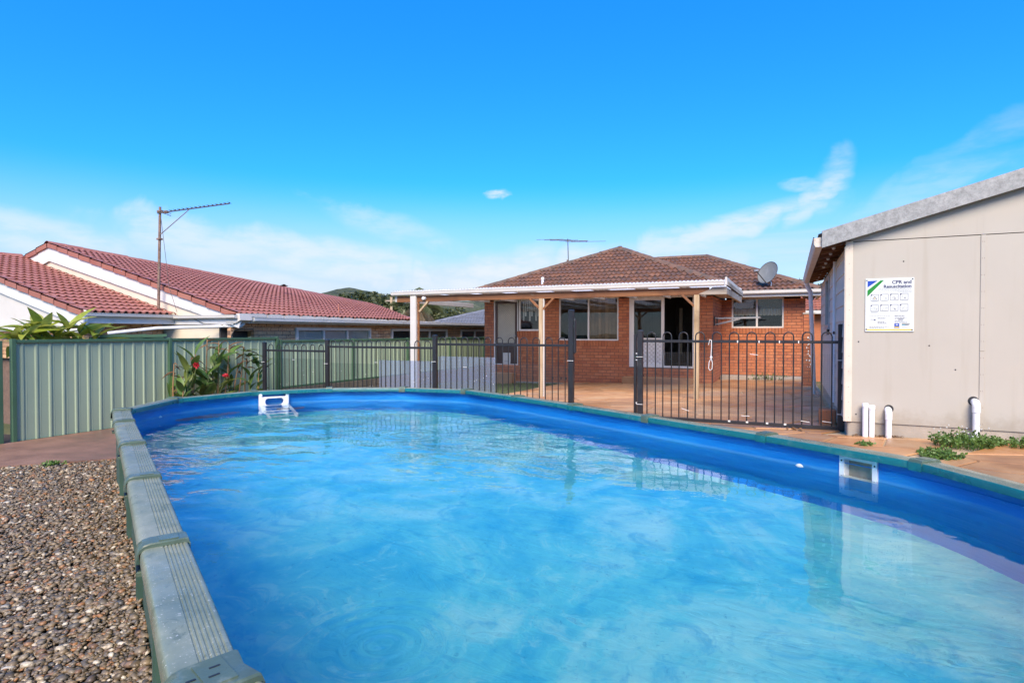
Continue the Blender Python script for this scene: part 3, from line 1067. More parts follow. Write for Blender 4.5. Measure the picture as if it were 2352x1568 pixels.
seeds = []
tries = 0
while len(seeds) < 300 and tries < 20000:
    tries += 1
    x = rng.uniform(-6.0, 3.4)
    y = rng.uniform(3.2, 19.0)
    if 0.51 * x + 0.86 * y < 4.6 or (x > 0.9 and y > 8.2):
        continue
    md = 0.42 if y < 9 else 0.62
    if all((x - a) ** 2 + (y - b_) ** 2 > md * md for a, b_ in seeds):
        seeds.append((x, y))
grass_gap = [((1.12, 6.62), (1.98, 7.95))]
for i, (sx, sy) in enumerate(seeds):
    poly = [(-6.03, 2.5), (3.55, 2.5), (3.55, 18.75), (-6.03, 18.75)]
    for j, (qx, qy) in enumerate(seeds):
        if i == j or abs(qx - sx) > 2.6 or abs(qy - sy) > 2.6:
            continue
        dx, dy = qx - sx, qy - sy
        L = math.hypot(dx, dy)
        gap = 0.008 if rng.random() < 0.7 else 0.013
        poly = clip_half(poly, dx / L, dy / L, (dx * (sx + qx) / 2 + dy * (sy + qy) / 2) / L - gap)
        if len(poly) < 3:
            break
    if len(poly) < 3:
        continue
    poly = clip_half(poly, -0.51, -0.86, -4.83)           # the pool side
    if sy < 8.3 and sx > 0.55:
        poly = clip_half(poly, 0, 1, 7.93)                # the shed wall
    elif sx > 0.2:
        poly = clip_half(poly, 1, 0, 0.56)
    if len(poly) < 3:
        continue
    # grassy gap in front of the shed: leave a strip open
    cx = sum(p[0] for p in poly) / len(poly)
    cyy = sum(p[1] for p in poly) / len(poly)
    (gx0, gy0), (gx1, gy1) = grass_gap[0]
    L = math.hypot(gx1 - gx0, gy1 - gy0)
    nx, ny = (gy1 - gy0) / L, -(gx1 - gx0) / L
    side = nx * (cx - gx0) + ny * (cyy - gy0)
    if cx > 0.5 and cyy < 8.1:
        dd = nx * gx0 + ny * gy0
        if side > 0.0:
            poly = clip_half(poly, -nx, -ny, -(dd + 0.14))
        else:
            poly = clip_half(poly, nx, ny, dd - 0.10)
        if len(poly) < 3:
            continue
        cx = sum(p[0] for p in poly) / len(poly)
        cyy = sum(p[1] for p in poly) / len(poly)
    # soften: chamfered top edge
    lift = rng.uniform(-0.002, 0.003)
    top = []
    low = []
    n = len(poly)
    for (x, y) in poly:
        k = 0.012 / max(0.05, math.hypot(x - cx, y - cyy))
        top.append((x + (cx - x) * k, y + (cyy - y) * k, pz(x, y) + lift))
        low.append((x, y, pz(x, y) - 0.010))
    mb = MB()
    fs_ = [tuple(range(n))]
    for q in range(n):
        q2 = (q + 1) % n
        fs_.append((q2, q, q + n, q2 + n))
    mb.add(top + low, fs_)
    bm_area = 0
    for q in range(n):
        q2 = (q + 1) % n
        bm_area += poly[q][0] * poly[q2][1] - poly[q2][0] * poly[q][1]
    if bm_area < 0:
        mb.f = [tuple(reversed(q)) for q in mb.f]
    if abs(bm_area) < 0.01:
        continue
    mb.build('paving_stone', m_pave, patio)

# hills far behind
def hill(name, cx, cy_, rx, ry, h, seed, mat, rot=0):
    mb = MB()
    rows = []
    N_ = 46
    for i in range(N_ + 1):
        row = []
        for k in range(N_ + 1):
            u = -1 + 2 * i / N_
            v = -1 + 2 * k / N_
            x = u * rx
            y = v * ry
            rr = min(1.0, math.hypot(u, v))
            z = h * (0.5 + 0.5 * math.cos(math.pi * rr)) ** 1.1
            z += (noise.noise(Vector((x / rx * 3 + seed, y / ry * 3, seed))) * 0.16 + noise.noise(Vector((x * 0.11, y * 0.11, seed))) * 0.055 + noise.noise(Vector((x * 0.3, y * 0.3, seed))) * 0.02) * h * (1 - rr ** 3)
            cr, sr = math.cos(rot), math.sin(rot)
            row.append((cx + x * cr - y * sr, cy_ + x * sr + y * cr, z - 0.6))
        rows.append(row)
    mb.grid(rows)
    return struct(mb.build(name, mat, smooth=80))


m_, ns, ls, b, out = newmat('wooded_hill')
wp = worldpos(ns)
f = noi(ns, ls, 0.25, 6, 0.7, vec=wp)
f2 = noi(ns, ls, 0.06, 4, 0.6, vec=wp)
c = ramp(ns, ls, f, [(0.35, (0.03, 0.045, 0.025)), (0.55, (0.075, 0.09, 0.045)), (0.7, (0.11, 0.12, 0.06))])
c = mixcol(ns, ls, maprange(ns, ls, f2, 0.56, 0.62, 0, 0.7), c, (0.16, 0.16, 0.085))
ls.new(c, b.inputs['Base Color'])
b.inputs['Roughness'].default_value = 1
ls.new(bumpn(ns, ls, f, 1.0, 2.0), b.inputs['Normal'])
m_hill = m_
hill('hill', -178, 205, 75, 60, 21.5, 3.3, m_hill)
hill('hill', -330, 640, 330, 120, 40, 8.1, m_hill, 0.45)
hill('hill', 250, 900, 420, 150, 34, 5.2, m_hill)


# ------------------------------------------------------------------ the pool
pool_t = thing('swimming_pool', 'large oval above-ground pool with blue liner and green coping', 'pool', (CEN.x, CEN.y, 0))

# coping profile: x outward from the inner lip, z below the coping top
PROF = [(0.0, -0.052), (0.0, -0.010), (0.006, -0.002), (0.014, 0.0)]
x = 0.02
while x < 0.112:
    PROF += [(x, 0.0), (x + 0.003, -0.0035), (x + 0.0065, -0.0035), (x + 0.0095, 0.0)]
    x += 0.0155
PROF += [(0.160, 0.0), (0.178, -0.002), (0.190, -0.009), (0.197, -0.022), (0.199, -0.045), (0.198, -0.066), (0.180, -0.068)]
PROF = [(a_ * 0.87, b_) for a_, b_ in PROF]
OFFS = {}


def off(d):
    k = round(d, 5)
    if k not in OFFS:
        OFFS[k] = offpoly(d)
    return OFFS[k]


for i in range(NJ):
    j = (i + 1) % NJ
    mb = MB()
    cols = []
    for (px, pzz) in PROF:
        a, b_ = off(px)[i], off(px)[j]
        cols.append((a + Vector((0, 0, COPZ + pzz)), b_ + Vector((0, 0, COPZ + pzz))))
    # short rail with a hair of sag and twist so that joints do not line up perfectly
    sag = rng.uniform(-0.002, 0.003)
    rows = []
    for t in (0.0, 0.5, 1.0):
        rows.append([c0_.lerp(c1_, t) + Vector((0, 0, sag if t == 0.5 else 0)) for c0_, c1_ in cols])
    mb.grid(rows)
    n = len(PROF)
    for fi, f_ in enumerate(mb.f):
        mb.m[fi] = 1 if (fi % (n - 1)) < 2 else 0
    o = mb.build('coping_rail', [m_coping, m_lip], pool_t, smooth=50)

CPROF = [(-0.007, -0.060), (-0.008, -0.004), (0.0, 0.014), (0.010, 0.018), (0.155, 0.018), (0.182, 0.013), (0.202, 0.0), (0.212, -0.024), (0.216, -0.055), (0.214, -0.088), (0.185, -0.090)]
CPROF = [(a_ * 0.87, b_) for a_, b_ in CPROF]
for i in range(NJ):
    mb = MB()
    big = i in (0, 20)
    hl = 0.085 if big else 0.048
    rows = []
    p = JP[i]
    dprev = (JP[i - 1] - p).normalized()
    dnext = (JP[(i + 1) % NJ] - p).normalized()
    for st_ in (-1.0, -0.92, 0, 0.92, 1.0):
        row = []
        for (px, pzz) in CPROF:
            q = off(px)[i] + Vector((0, 0, COPZ + pzz - (0.005 if abs(st_) == 1.0 else 0)))
            if st_ < 0:
                q = q + dprev * hl * -st_
            elif st_ > 0:
                q = q + dnext * hl * st_
            row.append(q)
        rows.append(row)
    mb.grid(rows)
    # end skirts so that the cap reads as a solid shell
    for row, s_ in ((rows[0], 1), (rows[-1], 1)):
        inner = [q + (Vector((CEN.x, CEN.y, q.z)) - q).normalized() * 0.0 + Vector((0, 0, -0.014)) for q in row]
        mb.grid([row, inner])
    if i not in (9, 10, 2, 13):
        for fi in range(4 * (len(CPROF) - 1)):
            if fi % (len(CPROF) - 1) == 0:
                mb.m[fi] = 1
    cap = mb.build('coping_joint_cap', [m_clamp, m_lip], pool_t, smooth=35)
    # raised centre plate
    mb = MB()
    o1 = off(0.040)[i]
    o2 = off(0.100)[i]
    c_ = (o1 + o2) / 2 + Vector((0, 0, COPZ + 0.0195))
    ax = (o2 - o1).normalized()
    ay = Vector((-ax.y, ax.x, 0))
    mb.obox(c_, ax * 0.036, ay * (hl * 0.72), Vector((0, 0, 0.0025)))
    mb.build('clip_plate', m_clamp, cap)
    if big:
        for s_ in (-0.6, 0.6):
            mb = MB()
            mb.obox(c_ + ax * 0.012 * s_ + ay * hl * 0.4 * s_ + Vector((0, 0, 0.0028)), ax * 0.013, ay * 0.0035, Vector((0, 0, 0.0006)))
            mb.build('clip_slot', m_black, cap)
        mb = MB()
        mb.obox(c_ + ax * 0.055 + Vector((0, 0, -0.0005)), ax * 0.011, ay * 0.0035, Vector((0, 0, 0.001)))
        mb.build('clip_slot', m_black, cap)
# uprights and outer wall
for i in range(NJ):
    mb = MB()
    o1 = off(0.112)[i]
    dn = (off(0.2)[i] - off(0.1)[i]).normalized()
    tn = Vector((-dn.y, dn.x, 0))
    mb.obox(Vector((o1.x, o1.y, (COPZ - 0.05) / 2 - 0.1)), dn * 0.012, tn * 0.06, Vector((0, 0, (COPZ + 0.1) / 2)))
    mb.obox(Vector((o1.x, o1.y, (COPZ - 0.05) / 2 - 0.1)) + dn * 0.015, dn * 0.004, tn * 0.03, Vector((0, 0, (COPZ + 0.1) / 2)))
    mb.build('upright', m_poolwall, pool_t)


def spline(pts, k):
    n = len(pts)
    res = []
    for i in range(n):
        p0, p1, p2, p3 = pts[i - 1], pts[i], pts[(i + 1) % n], pts[(i + 2) % n]
        for q in range(k):
            t = q / k
            res.append(0.5 * ((2 * p1) + (p2 - p0) * t + (2 * p0 - 5 * p1 + 4 * p2 - p3) * t * t + (3 * p1 - p0 - 3 * p2 + p3) * t ** 3))
    return res


RING = spline(off(0.045), 8)
NR = len(RING)


def nearest_ring(p):
    return min(range(NR), key=lambda k: (RING[k].x - p[0]) ** 2 + (RING[k].y - p[1]) ** 2)


# skimmer opening: on the straight between joints 14 and 15
SK0 = pool(2.58, 5.28)
sk_i = nearest_ring(SK0)
sk_dir = (RING[(sk_i + 1) % NR] - RING[sk_i - 1]).normalized()
sk_out = Vector((-sk_dir.y, sk_dir.x, 0))
if sk_out.dot(RING[sk_i] - CEN) < 0:
    sk_out = -sk_out
sk_c = RING[sk_i].copy()
SKW, SKZ0, SKZ1 = 0.118, WATZ - 0.05, COPZ - 0.072
# re-space ring points around the opening so that the hole has straight sides
ringL = list(RING)
half = SKW
new = []
for k, p in enumerate(ringL):
    t = (p - sk_c).dot(sk_dir)
    near = abs((p - sk_c).dot(sk_out)) < 0.12
    if near and abs(t) < half + 0.02:
        continue
    new.append((k, p))
ins = [sk_c - sk_dir * half, sk_c + sk_dir * half]
# put the two jamb points in where ring order passes the opening
res = []
done = False
for idx, (k, p) in enumerate(new):
    res.append(p)
    kn = new[(idx + 1) % len(new)][0]
    if not done and ((k < sk_i < kn) or (k < sk_i and kn < k)):
        res += ins
        hole_at = len(res) - 2
        done = True
RINGH = res
NRH = len(RINGH)
mb = MB()
zs = [COPZ - 0.02, SKZ1, SKZ0, 0.10, FLOORZ + 0.13]
rows = [[Vector((p.x, p.y, z)) for p in RINGH] for z in zs]


def inset(p, d):
    v = Vector((CEN.x - p.x, CEN.y - p.y, 0)).normalized()
    return p + v * d


rows.append([Vector((inset(p, .035).x, inset(p, .035).y, FLOORZ + 0.045)) for p in RINGH])
rows.append([Vector((inset(p, .12).x, inset(p, .12).y, FLOORZ + 0.006)) for p in RINGH])
allp = [p for r_ in rows for p in r_]
fs_ = []
for r_ in range(len(rows) - 1):
    for k in range(NRH):
        k2 = (k + 1) % NRH
        if r_ == 1 and k == hole_at:
            continue
        fs_.append((r_ * NRH + k, r_ * NRH + k2, (r_ + 1) * NRH + k2, (r_ + 1) * NRH + k))
mb.add(allp, fs_)
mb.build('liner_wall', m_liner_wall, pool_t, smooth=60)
# welded seam bead that runs round the liner a hand's width above the water
mb = MB()
mb.tube([Vector((inset(p, .003).x, inset(p, .003).y, COPZ - 0.115)) for p in RING] + [Vector((inset(RING[0], .003).x, inset(RING[0], .003).y, COPZ - 0.115))], 0.0035, 5, cap=False)
mb.build('liner_seam', m_liner_wall, pool_t, smooth=True)
mb = MB()
last = rows[-1]
c_ = Vector((CEN.x, CEN.y, FLOORZ))
prev = last
for q in (0.8, 0.6, 0.4, 0.2):
    cur = []
    for p in last:
        w_ = Vector((CEN.x + (p.x - CEN.x) * q, CEN.y + (p.y - CEN.y) * q, 0))
        cur.append(Vector((w_.x, w_.y, FLOORZ + 0.012 * noise.noise(w_ * 1.7))))
    mb.grid([prev + [prev[0]], cur + [cur[0]]])
    prev = cur
mb.add(prev + [c_], [(k, (k + 1) % len(prev), len(prev)) for k in range(len(prev))])
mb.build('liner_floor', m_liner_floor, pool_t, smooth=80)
mb = MB()
outw = spline(off(0.10), 4)
mb.grid([[Vector((p.x, p.y, z)) for p in outw + [outw[0]]] for z in (COPZ - 0.03, -0.4)])
mb.build('outer_wall', m_poolwall, pool_t, smooth=60)

m_throat_back = pm('shaded_throat_back', (0.30, 0.27, 0.19), 0.6, 0.2, 14, 0.1, 60)  # darker olive-beige puts the throat's inner shade into its back face
# skimmer: white faceplate and throat
sk = MB()
w0, w1 = SKW - 0.014, SKW + 0.022
zb0, zb1 = SKZ0 - 0.012, SKZ1 + 0.020


def skp(t, o_, z):
    return sk_c + sk_dir * t + sk_out * o_ + Vector((0, 0, z))


for (t0, t1, z0, z1) in ((-w1, -w0, zb0, zb1), (w0, w1, zb0, zb1), (-w0, w0, SKZ1 - 0.012, zb1), (-w0, w0, zb0, SKZ0 + 0.012)):
    sk.obox(skp((t0 + t1) / 2, -0.010, (z0 + z1) / 2), sk_dir * (t1 - t0) / 2, sk_out * 0.008, Vector((0, 0, (z1 - z0) / 2)))
skim = sk.build('skimmer_faceplate', m_pvc, pool_t)
sk = MB()
d = 0.05
for (a, b_) in (((-w0, SKZ0 + .012), (-w0, SKZ1 - .012)), ((w0, SKZ0 + .012), (w0, SKZ1 - .012)), ((-w0, SKZ1 - .012), (w0, SKZ1 - .012)), ((-w0, SKZ0 + .012), (w0, SKZ0 + .012))):
    sk.add([skp(a[0], -0.002, a[1]), skp(b_[0], -0.002, b_[1]), skp(b_[0], d, b_[1]), skp(a[0], d, a[1])], [(0, 1, 2, 3)])
sk.build('skimmer_throat', m_pvc, skim)
sk = MB()
sk.add([skp(-w0, d, SKZ0), skp(w0, d, SKZ0), skp(w0, d, SKZ1), skp(-w0, d, SKZ1)], [(0, 1, 2, 3)])
sk.build('throat_back', m_throat_back, skim)
sk = MB()
for t in (-1, 1):
    for z in (zb1 - 0.045, zb0 + 0.04):
        sk.lathe([(0.0, 0.003), (0.006, 0.002), (0.007, 0.0)], skp(t * (w0 + w1) / 2, -0.019, z), -sk_out, 8)
sk.build('skimmer_screw', m_black, skim, smooth=True)

# return-water fittings
for (qa, qn) in ((2.98, 5.30), (10.02, 0.80)):
    p = pool(qa, qn)
    k = nearest_ring(p)
    c_ = RING[k]
    out_ = (c_ - Vector((CEN.x, CEN.y, 0)))
    tn = (RING[(k + 1) % NR] - RING[k - 1]).normalized()
    on = Vector((-tn.y, tn.x, 0))
    if on.dot(out_) > 0:
        on = -on
    mb = MB()
    mb.lathe([(0.0, 0.014), (0.012, 0.013), (0.016, 0.008), (0.030, 0.007), (0.036, 0.003), (0.036, -0.002)], Vector((c_.x, c_.y, WATZ - 0.02)), on, 16)
    mb.build('return_inlet', m_pvc, pool_t, smooth=50)

# water sheet
wr = [inset(p, 0.002) for p in RING]
mb = MB()
prev = [Vector((p.x, p.y, WATZ)) for p in wr]
for q in (0.75, 0.5, 0.25):
    cur = [Vector((CEN.x + (p.x - CEN.x) * q, CEN.y + (p.y - CEN.y) * q, WATZ)) for p in wr]
    mb.grid([prev + [prev[0]], cur + [cur[0]]])
    prev = cur
mb.add(prev + [Vector((CEN.x, CEN.y, WATZ))], [(k, (k + 1) % len(prev), len(prev)) for k in range(len(prev))])
if (mb.v[mb.f[0][1]] - mb.v[mb.f[0][0]]).cross(mb.v[mb.f[0][2]] - mb.v[mb.f[0][1]]).z < 0:
    mb.f = [tuple(reversed(q)) for q in mb.f]
if mb.f and (mb.v[mb.f[-1][1]] - mb.v[mb.f[-1][0]]).cross(mb.v[mb.f[-1][2]] - mb.v[mb.f[-1][1]]).z < 0:
    mb.f = [q if len(q) == 4 else tuple(reversed(q)) for q in mb.f]
struct(mb.build('water', m_water, smooth=True))

# ladder at the far end
lp = pool(10.62, 2.36)
k = nearest_ring(lp)
c_ = RING[k]
tn = (RING[(k + 1) % NR] - RING[k - 1]).normalized()
on = Vector((-tn.y, tn.x, 0))
if on.dot(Vector((CEN.x, CEN.y, 0)) - c_) < 0:
    on = -on                                     # points into the pool
if tn.y < 0:
    tn = -tn
lad = thing('pool_ladder', 'white plastic pool ladder against the far liner wall', 'ladder', (c_.x, c_.y, FLOORZ))


def lpt(t, i_, z):
    return Vector((c_.x, c_.y, 0)) + tn * t + on * i_ + Vector((0, 0, z))


mb = MB()
W_ = 0.20
zt, zb_ = COPZ - 0.085, WATZ - 0.02
outer = []
inner = []
for (cx, cz, a0) in ((W_ - .06, zt - .06, 0), (-W_ + .06, zt - .06, 90), (-W_ + .06, zb_ + .05, 180), (W_ - .06, zb_ + .05, 270)):
    for s_ in range(5):
        a = R(a0 + s_ * 22.5)
        outer.append((cx + .06 * math.cos(a), cz + .06 * math.sin(a)))
        inner.append((cx * 0.62 + .045 * math.cos(a), (cz - (zt + zb_) / 2) * 0.35 + (zt + zb_) / 2 + .045 * math.sin(a)))
n = len(outer)
for o_, sgn in ((0.10, 1), (0.045, -1)):
    pass
rows4 = [[lpt(t, o_, z) for t, z in ring] for ring, o_ in ((inner, 0.045), (outer, 0.045), (outer, 0.10), (inner, 0.10), (inner, 0.045))]
mb.grid([r_ + [r_[0]] for r_ in rows4])
mb.build('top_frame', m_pvc, lad, smooth=40)
for s_ in (-1, 1):
    mb = MB()
    mb.bbox(0, 0.05, 0, 0.05, 0, 0.235, 0.012)
    for v_ in mb.v:
        x_, y_, z_ = v_
        v_.xyz = lpt(s_ * (W_ - 0.012) - 0.027 + x_, 0.045 + y_, zb_ - 0.05 + z_)
    mb.build('side_post', m_pvc, lad)
for s_ in (-1, 1):
    mb = MB()
    mb.beam(lpt(s_ * 0.185, 0.09, WATZ - 0.05), lpt(s_ * 0.20, 0.62, FLOORZ + 0.08), 0.05, 0.035)
    mb.build('stringer', m_pvc, lad)
for k in range(5):
    t = 0.06 + k * 0.21
    mb = MB()
    a = lpt(-0.195, 0.09 + 0.53 * t, WATZ - 0.03 + (FLOORZ + 0.12 - WATZ) * t)
    b_ = lpt(0.195, 0.09 + 0.53 * t, WATZ - 0.03 + (FLOORZ + 0.12 - WATZ) * t)
    mb.beam(a, b_, 0.07, 0.022)
    mb.build('tread', m_pvc, lad)

# ------------------------------------------------------------------ black pool fence
FY = 8.35


def hoop_mesh(pitch, h, hoop):
    """inverted-U bar: two uprights joined by an arch, local origin at bottom centre"""
    r_ = pitch / 4
    pts = [Vector((-r_, 0, 0)), Vector((-r_, 0, h - r_ * hoop))]
    for k in range(1, 8):
        a = math.pi * (1 - k / 8)
        pts.append(Vector((r_ * math.cos(a), 0, h - r_ * hoop + r_ * hoop * math.sin(a))))
    pts += [Vector((r_, 0, h - r_ * hoop)), Vector((r_, 0, 0))]
    mb = MB()
    mb.tube(pts, 0.0082, 8)
    return mb.mesh('hoop_bar', m_black, smooth=60)


def cap_post(parent, x, y, z0, z1, w, name='post', mat=None):
    mb = MB()
    mb.bbox(x - w / 2, x + w / 2, y - w / 2, y + w / 2, z0, z1 - 0.012, 0.004)
    p = mb.build(name, mat or m_black, parent)
    mb = MB()
    mb.lathe([(w * 0.72, -0.014), (w * 0.74, -0.004), (w * 0.62, 0.006), (w * 0.3, 0.012), (0.0, 0.013)], (x, y, z1 - 0.002), (0, 0, 1), 4)
    # square domed cap
    mb.v = [Vector((x, y, 0)) + Matrix.Rotation(R(45), 3, 'Z') @ Vector((q.x - x, q.y - y, 0)) + Vector((0, 0, q.z)) for q in mb.v]
    mb.build('post_cap', mat or m_black, p)
    return p


def tie(parent, x, y, z, w=0.06, ang=0.0):
    mb = MB()
    mb.beam((x - w / 2, y - 0.012, z - ang * w / 2), (x + w / 2, y - 0.012, z + ang * w / 2), 0.004, 0.006)
    mb.build('cable_tie', m_tie, parent)


def wiremesh(parent, x0, x1, z0, z1, y, step=0.026, th=0.0011):
    mb = MB()
    x = x0
    while x <= x1:
        mb.box(x - th / 2, x + th / 2, y - th / 2, y + th / 2, z0, z1)
        x += step
    z = z0
    while z <= z1:
        mb.box(x0, x1, y - th * 1.6, y - th * 0.6, z - th / 2, z + th / 2)
        z += step
    return stuff(mb.build('wire_mesh', m_wire, parent))


def fence_panel(label, x0, x1, ztop, zrail, zbot, loops, first=None, railtilt=0.0, bottom=False, posts=()):
    t = thing('pool_fence_panel', label, 'pool fence', (x0, FY, zbot - 0.08), 'panels of the black pool fence')
    pitch = (x1 - x0) / loops
    me = hoop_mesh(pitch * 1.06, ztop - zbot, 1.0)
    for k in range(loops):
        x = x0 + pitch * (k + 0.5)
        inst('hoop_bar', me, t, Matrix.Translation((x + rng.uniform(-.002, .002), FY + rng.uniform(-.002, .002), zbot)))
    mb = MB()
    mb.bbox(x0 - 0.03, x1 + 0.03, FY - 0.013, FY + 0.013, zrail - 0.018, zrail + 0.018, 0.003)
    mb.build('top_rail', m_black, t)
    mb = MB()
    mb.bbox(x0 - 0.03, x1 + 0.03, FY - 0.015, FY + 0.015, zbot - 0.022, zbot + 0.022, 0.003)
    mb.build('bottom_rail', m_black, t)
    for (x, z1, w) in posts:
        cap_post(t, x, FY, pz(x, FY) - 0.05, z1, w)
        for zz in (zbot + 0.18, zrail - 0.22):
            tie(t, x, FY - w / 2, zz, w + 0.02)
    return t


f1 = fence_panel('short black pool fence panel in front of the stepped green fence', -9.01, -7.57, 1.38, 1.265, 0.19, 7, posts=((-9.07, 1.411, 0.06), (-7.53, 1.47, 0.065)))
f2 = fence_panel('black hooped pool fence panel in front of the white patio post', -7.49, -5.31, 1.462, 1.348, 0.27, 11, posts=((-5.265, 1.557, 0.065),))
f3 = fence_panel('black hooped pool fence panel in front of the screen door', -5.22, -2.96, 1.524, 1.411, 0.335, 11, posts=((-2.915, 1.93, 0.075),))
f4 = fence_panel('black hooped pool fence panel beside the cream shed', -1.85, 0.525, 1.607, 1.485, 0.425, 11, posts=((-1.896, 1.63, 0.072), (0.572, 1.70, 0.07)))
# magnetic latch on the tall post
mb = MB()
mb.bbox(-2.875, -2.845, FY - 0.03, FY + 0.03, 1.30, 1.78, 0.005)
mb.lathe([(0.0, 0.03), (0.022, 0.028), (0.025, 0.0)], (-2.86, FY - 0.01, 1.775), (0, 0, 1), 10)
mb.build('gate_latch', m_black, f3, smooth=30)
# second post of the gateway
gp = thing('gate_post', 'short black post close beside the capped gate post', 'post', (-1.972, FY + 0.03, 0.3))
mb = MB()
mb.bbox(-1.992, -1.952, FY + 0.01, FY + 0.05, 0.32, 1.575, 0.003)
mb.build('upright', m_black, gp)
mb = MB()
for zz in (0.62, 1.22, 1.31):
    mb.box(-1.955, -1.928, FY - 0.02, FY + 0.03, zz - 0.006, zz + 0.006)
mb.build('hinge', m_tie, gp)
wiremesh(f4, -1.84, 0.52, 0.44, 1.34, FY + 0.014)
wiremesh(f3, -4.52, -2.96, 0.36, 1.14, FY + 0.014)
for (x, z, a) in ((-1.28, 0.56, -.3), (-0.52, 0.52, 0.0), (0.18, 0.49, -.12), (0.42, 0.50, -.1), (-0.42, 1.32, -.1)):
    tie(f4, x, FY, z, 0.10, a)
for x in (-0.36, -0.12, 0.10, -0.62):
    mb = MB()
    mb.box(x - .006, x + .006, FY - .0155, FY - .013, 1.47, 1.50)
    mb.build('paint_chip', m_tie, f4)
for x in (-0.72, -0.50, -0.26, -0.05):
    mb = MB()
    mb.box(x - .012, x + .016, FY - .0175, FY - .015, 0.43, 0.45)
    mb.build('paint_chip', m_tie, f4)
tie(f1, -8.33, FY, 1.10, 0.05)
tie(f2, -6.45, FY, 1.09, 0.05)
tie(f3, -4.70, FY, 1.05, 0.07)


def acrylic(parent, x0, x1, z0, z1, mat=None):
    mb = MB()
    mb.box(x0, x1, FY + 0.014, FY + 0.017, z0, z1)
    mb.build('acrylic_sheet', mat or m_acrylic, parent)
    mb = MB()
    for i in range(14):
        x = rng.uniform(x0 + .03, x1 - .03)
        z = rng.uniform(z0 + .1, z1 - .03)
        s_ = rng.uniform(0.002, 0.005)
        mb.box(x - s_, x + s_, FY + 0.0125, FY + 0.0138, z - s_, z + s_ * 1.6)
    stuff(mb.build('paint_speck', m_tie, parent))


acrylic(f2, -6.40, -5.32, 0.30, 1.13)
acrylic(f3, -5.21, -4.17, 0.36, 1.215)
acrylic(f1, -9.0, -7.58, 0.22, 1.12, m_clear)
acrylic(f2, -7.48, -6.42, 0.30, 1.06, m_clear)
# knotted rope on the top rail
rp = thing('rope_loop', 'short white rope knotted round the fence rail near the shed', 'rope', (-0.95, FY - 0.02, 1.5))
mb = MB()
rx, ry = -0.952, FY - 0.024
mb.tube([(rx - .03, ry, 1.44), (rx - .012, ry - .01, 1.51), (rx + .008, ry - .012, 1.50), (rx + .01, ry - .012, 1.42), (rx + .004, ry - .01, 1.30), (rx + .008, ry - .008, 1.27)], 0.0055, 6)
mb.tube([(rx + .008, ry - .01, 1.27), (rx - .02, ry - .01, 1.21), (rx - .026, ry - .008, 1.13), (rx - .010, ry - .006, 1.10), (rx + .018, ry - .008, 1.12), (rx + .022, ry - .01, 1.20), (rx + .006, ry - .012, 1.27)], 0.005, 6)
mb.build('strand', m_tie, rp, smooth=True)
mb = MB()
mb.lathe([(0.0, .018), (.012, .014), (.017, 0), (.012, -.014), (0, -.018)], (rx + .006, ry - .01, 1.275), (0.3, 0, 1), 8)
mb.build('knot', m_tie, rp, smooth=True)

# ------------------------------------------------------------------ green steel boundary fence
GX = -10.15


def rib_sheet(y0, y1, z0, z1, x, ribs=13):
    pts = []
    pitch = (y1 - y0) / ribs
    for k in range(ribs):
        a = y0 + k * pitch
        pts += [(a, 0.0), (a + pitch * 0.40, 0.0), (a + pitch * 0.46, 0.013), (a + pitch * 0.50, 0.015), (a + pitch * 0.60, 0.015), (a + pitch * 0.66, 0.0), (a + pitch * 0.80, 0.0), (a + pitch * 0.83, 0.004), (a + pitch * 0.86, 0.0)]
    pts.append((y1, 0.0))
    mb = MB()
    mb.grid([[Vector((x + d_, y, z)) for y, d_ in pts] for z in (z0, z1)])
    return mb


def green_fence(label, ys, ztop, zbot, group=None):
    t = thing('steel_fence', label, 'fence', (GX, ys[0], zbot(ys[0])))
    for k in range(len(ys) - 1):
        y0, y1 = ys[k], ys[k + 1]
        zb = min(zbot(y0), zbot(y1))
        rib_sheet(y0 + 0.02, y1 - 0.02, zb, ztop - 0.02, GX).build('infill_sheet', m_green_sheet, t)
        mb = MB()
        mb.bbox(GX - 0.015, GX + 0.04, y0 + 0.028, y1 - 0.028, ztop - 0.045, ztop, 0.004)
        mb.build('top_rail', m_green_dark, t)
        mb = MB()
        mb.box(GX - 0.015, GX + 0.036, y0 + 0.03, y1 - 0.03, zb - 0.01, zb + 0.03)
        mb.build('bottom_rail', m_green_dark, t)
    for y in ys:
        mb = MB()
        mb.bbox(GX - 0.025, GX + 0.046, y - 0.028, y + 0.028, zbot(y) - 0.1, ztop + 0.012, 0.004)
        mb.build('post', m_green_dark, t)
    return t


green_fence('sage green ribbed steel fence beside the pink slab', [4.785, 7.185, 9.67], 1.497, lambda y: 0.0 if y < 8 else 0.05)
green_fence('sage green ribbed steel fence with lower top behind the pool fence', [9.76, 12.18, 14.58, 17.0, 19.4], 1.432, lambda y: 0.38)
green_fence('sage green steel fence end at the far left past the gap', [2.2, 4.62], 1.475, lambda y: -0.02)
# sleeper wall that carries the lower run
rw = thing('retaining_wall', 'low dark brown timber sleeper wall under the green fence', 'wall', (-10.1, 12, 0))
for k, (z0, z1) in enumerate(((0.02, 0.19), (0.20, 0.36))):
    for (y0, y1) in ((9.8, 12.2), (12.21, 14.6), (14.61, 17.0), (17.01, 19.4)):
        mb = MB()
        mb.bbox(-10.2, -10.09 + k * -0.006, y0, y1 - 0.006, z0, z1, 0.006)
        mb.build('sleeper', m_darkwood if 'm_darkwood' in globals() else m_bark, rw)

# ------------------------------------------------------------------ masonry and tiling systems
def brick_mesh(name, mat, L=0.23, H=0.076, D=0.10):
    mb = MB()
    mb.bbox(-L / 2, L / 2, 0, D, -H / 2, H / 2, 0.004)
    return mb.mesh(name, mat)


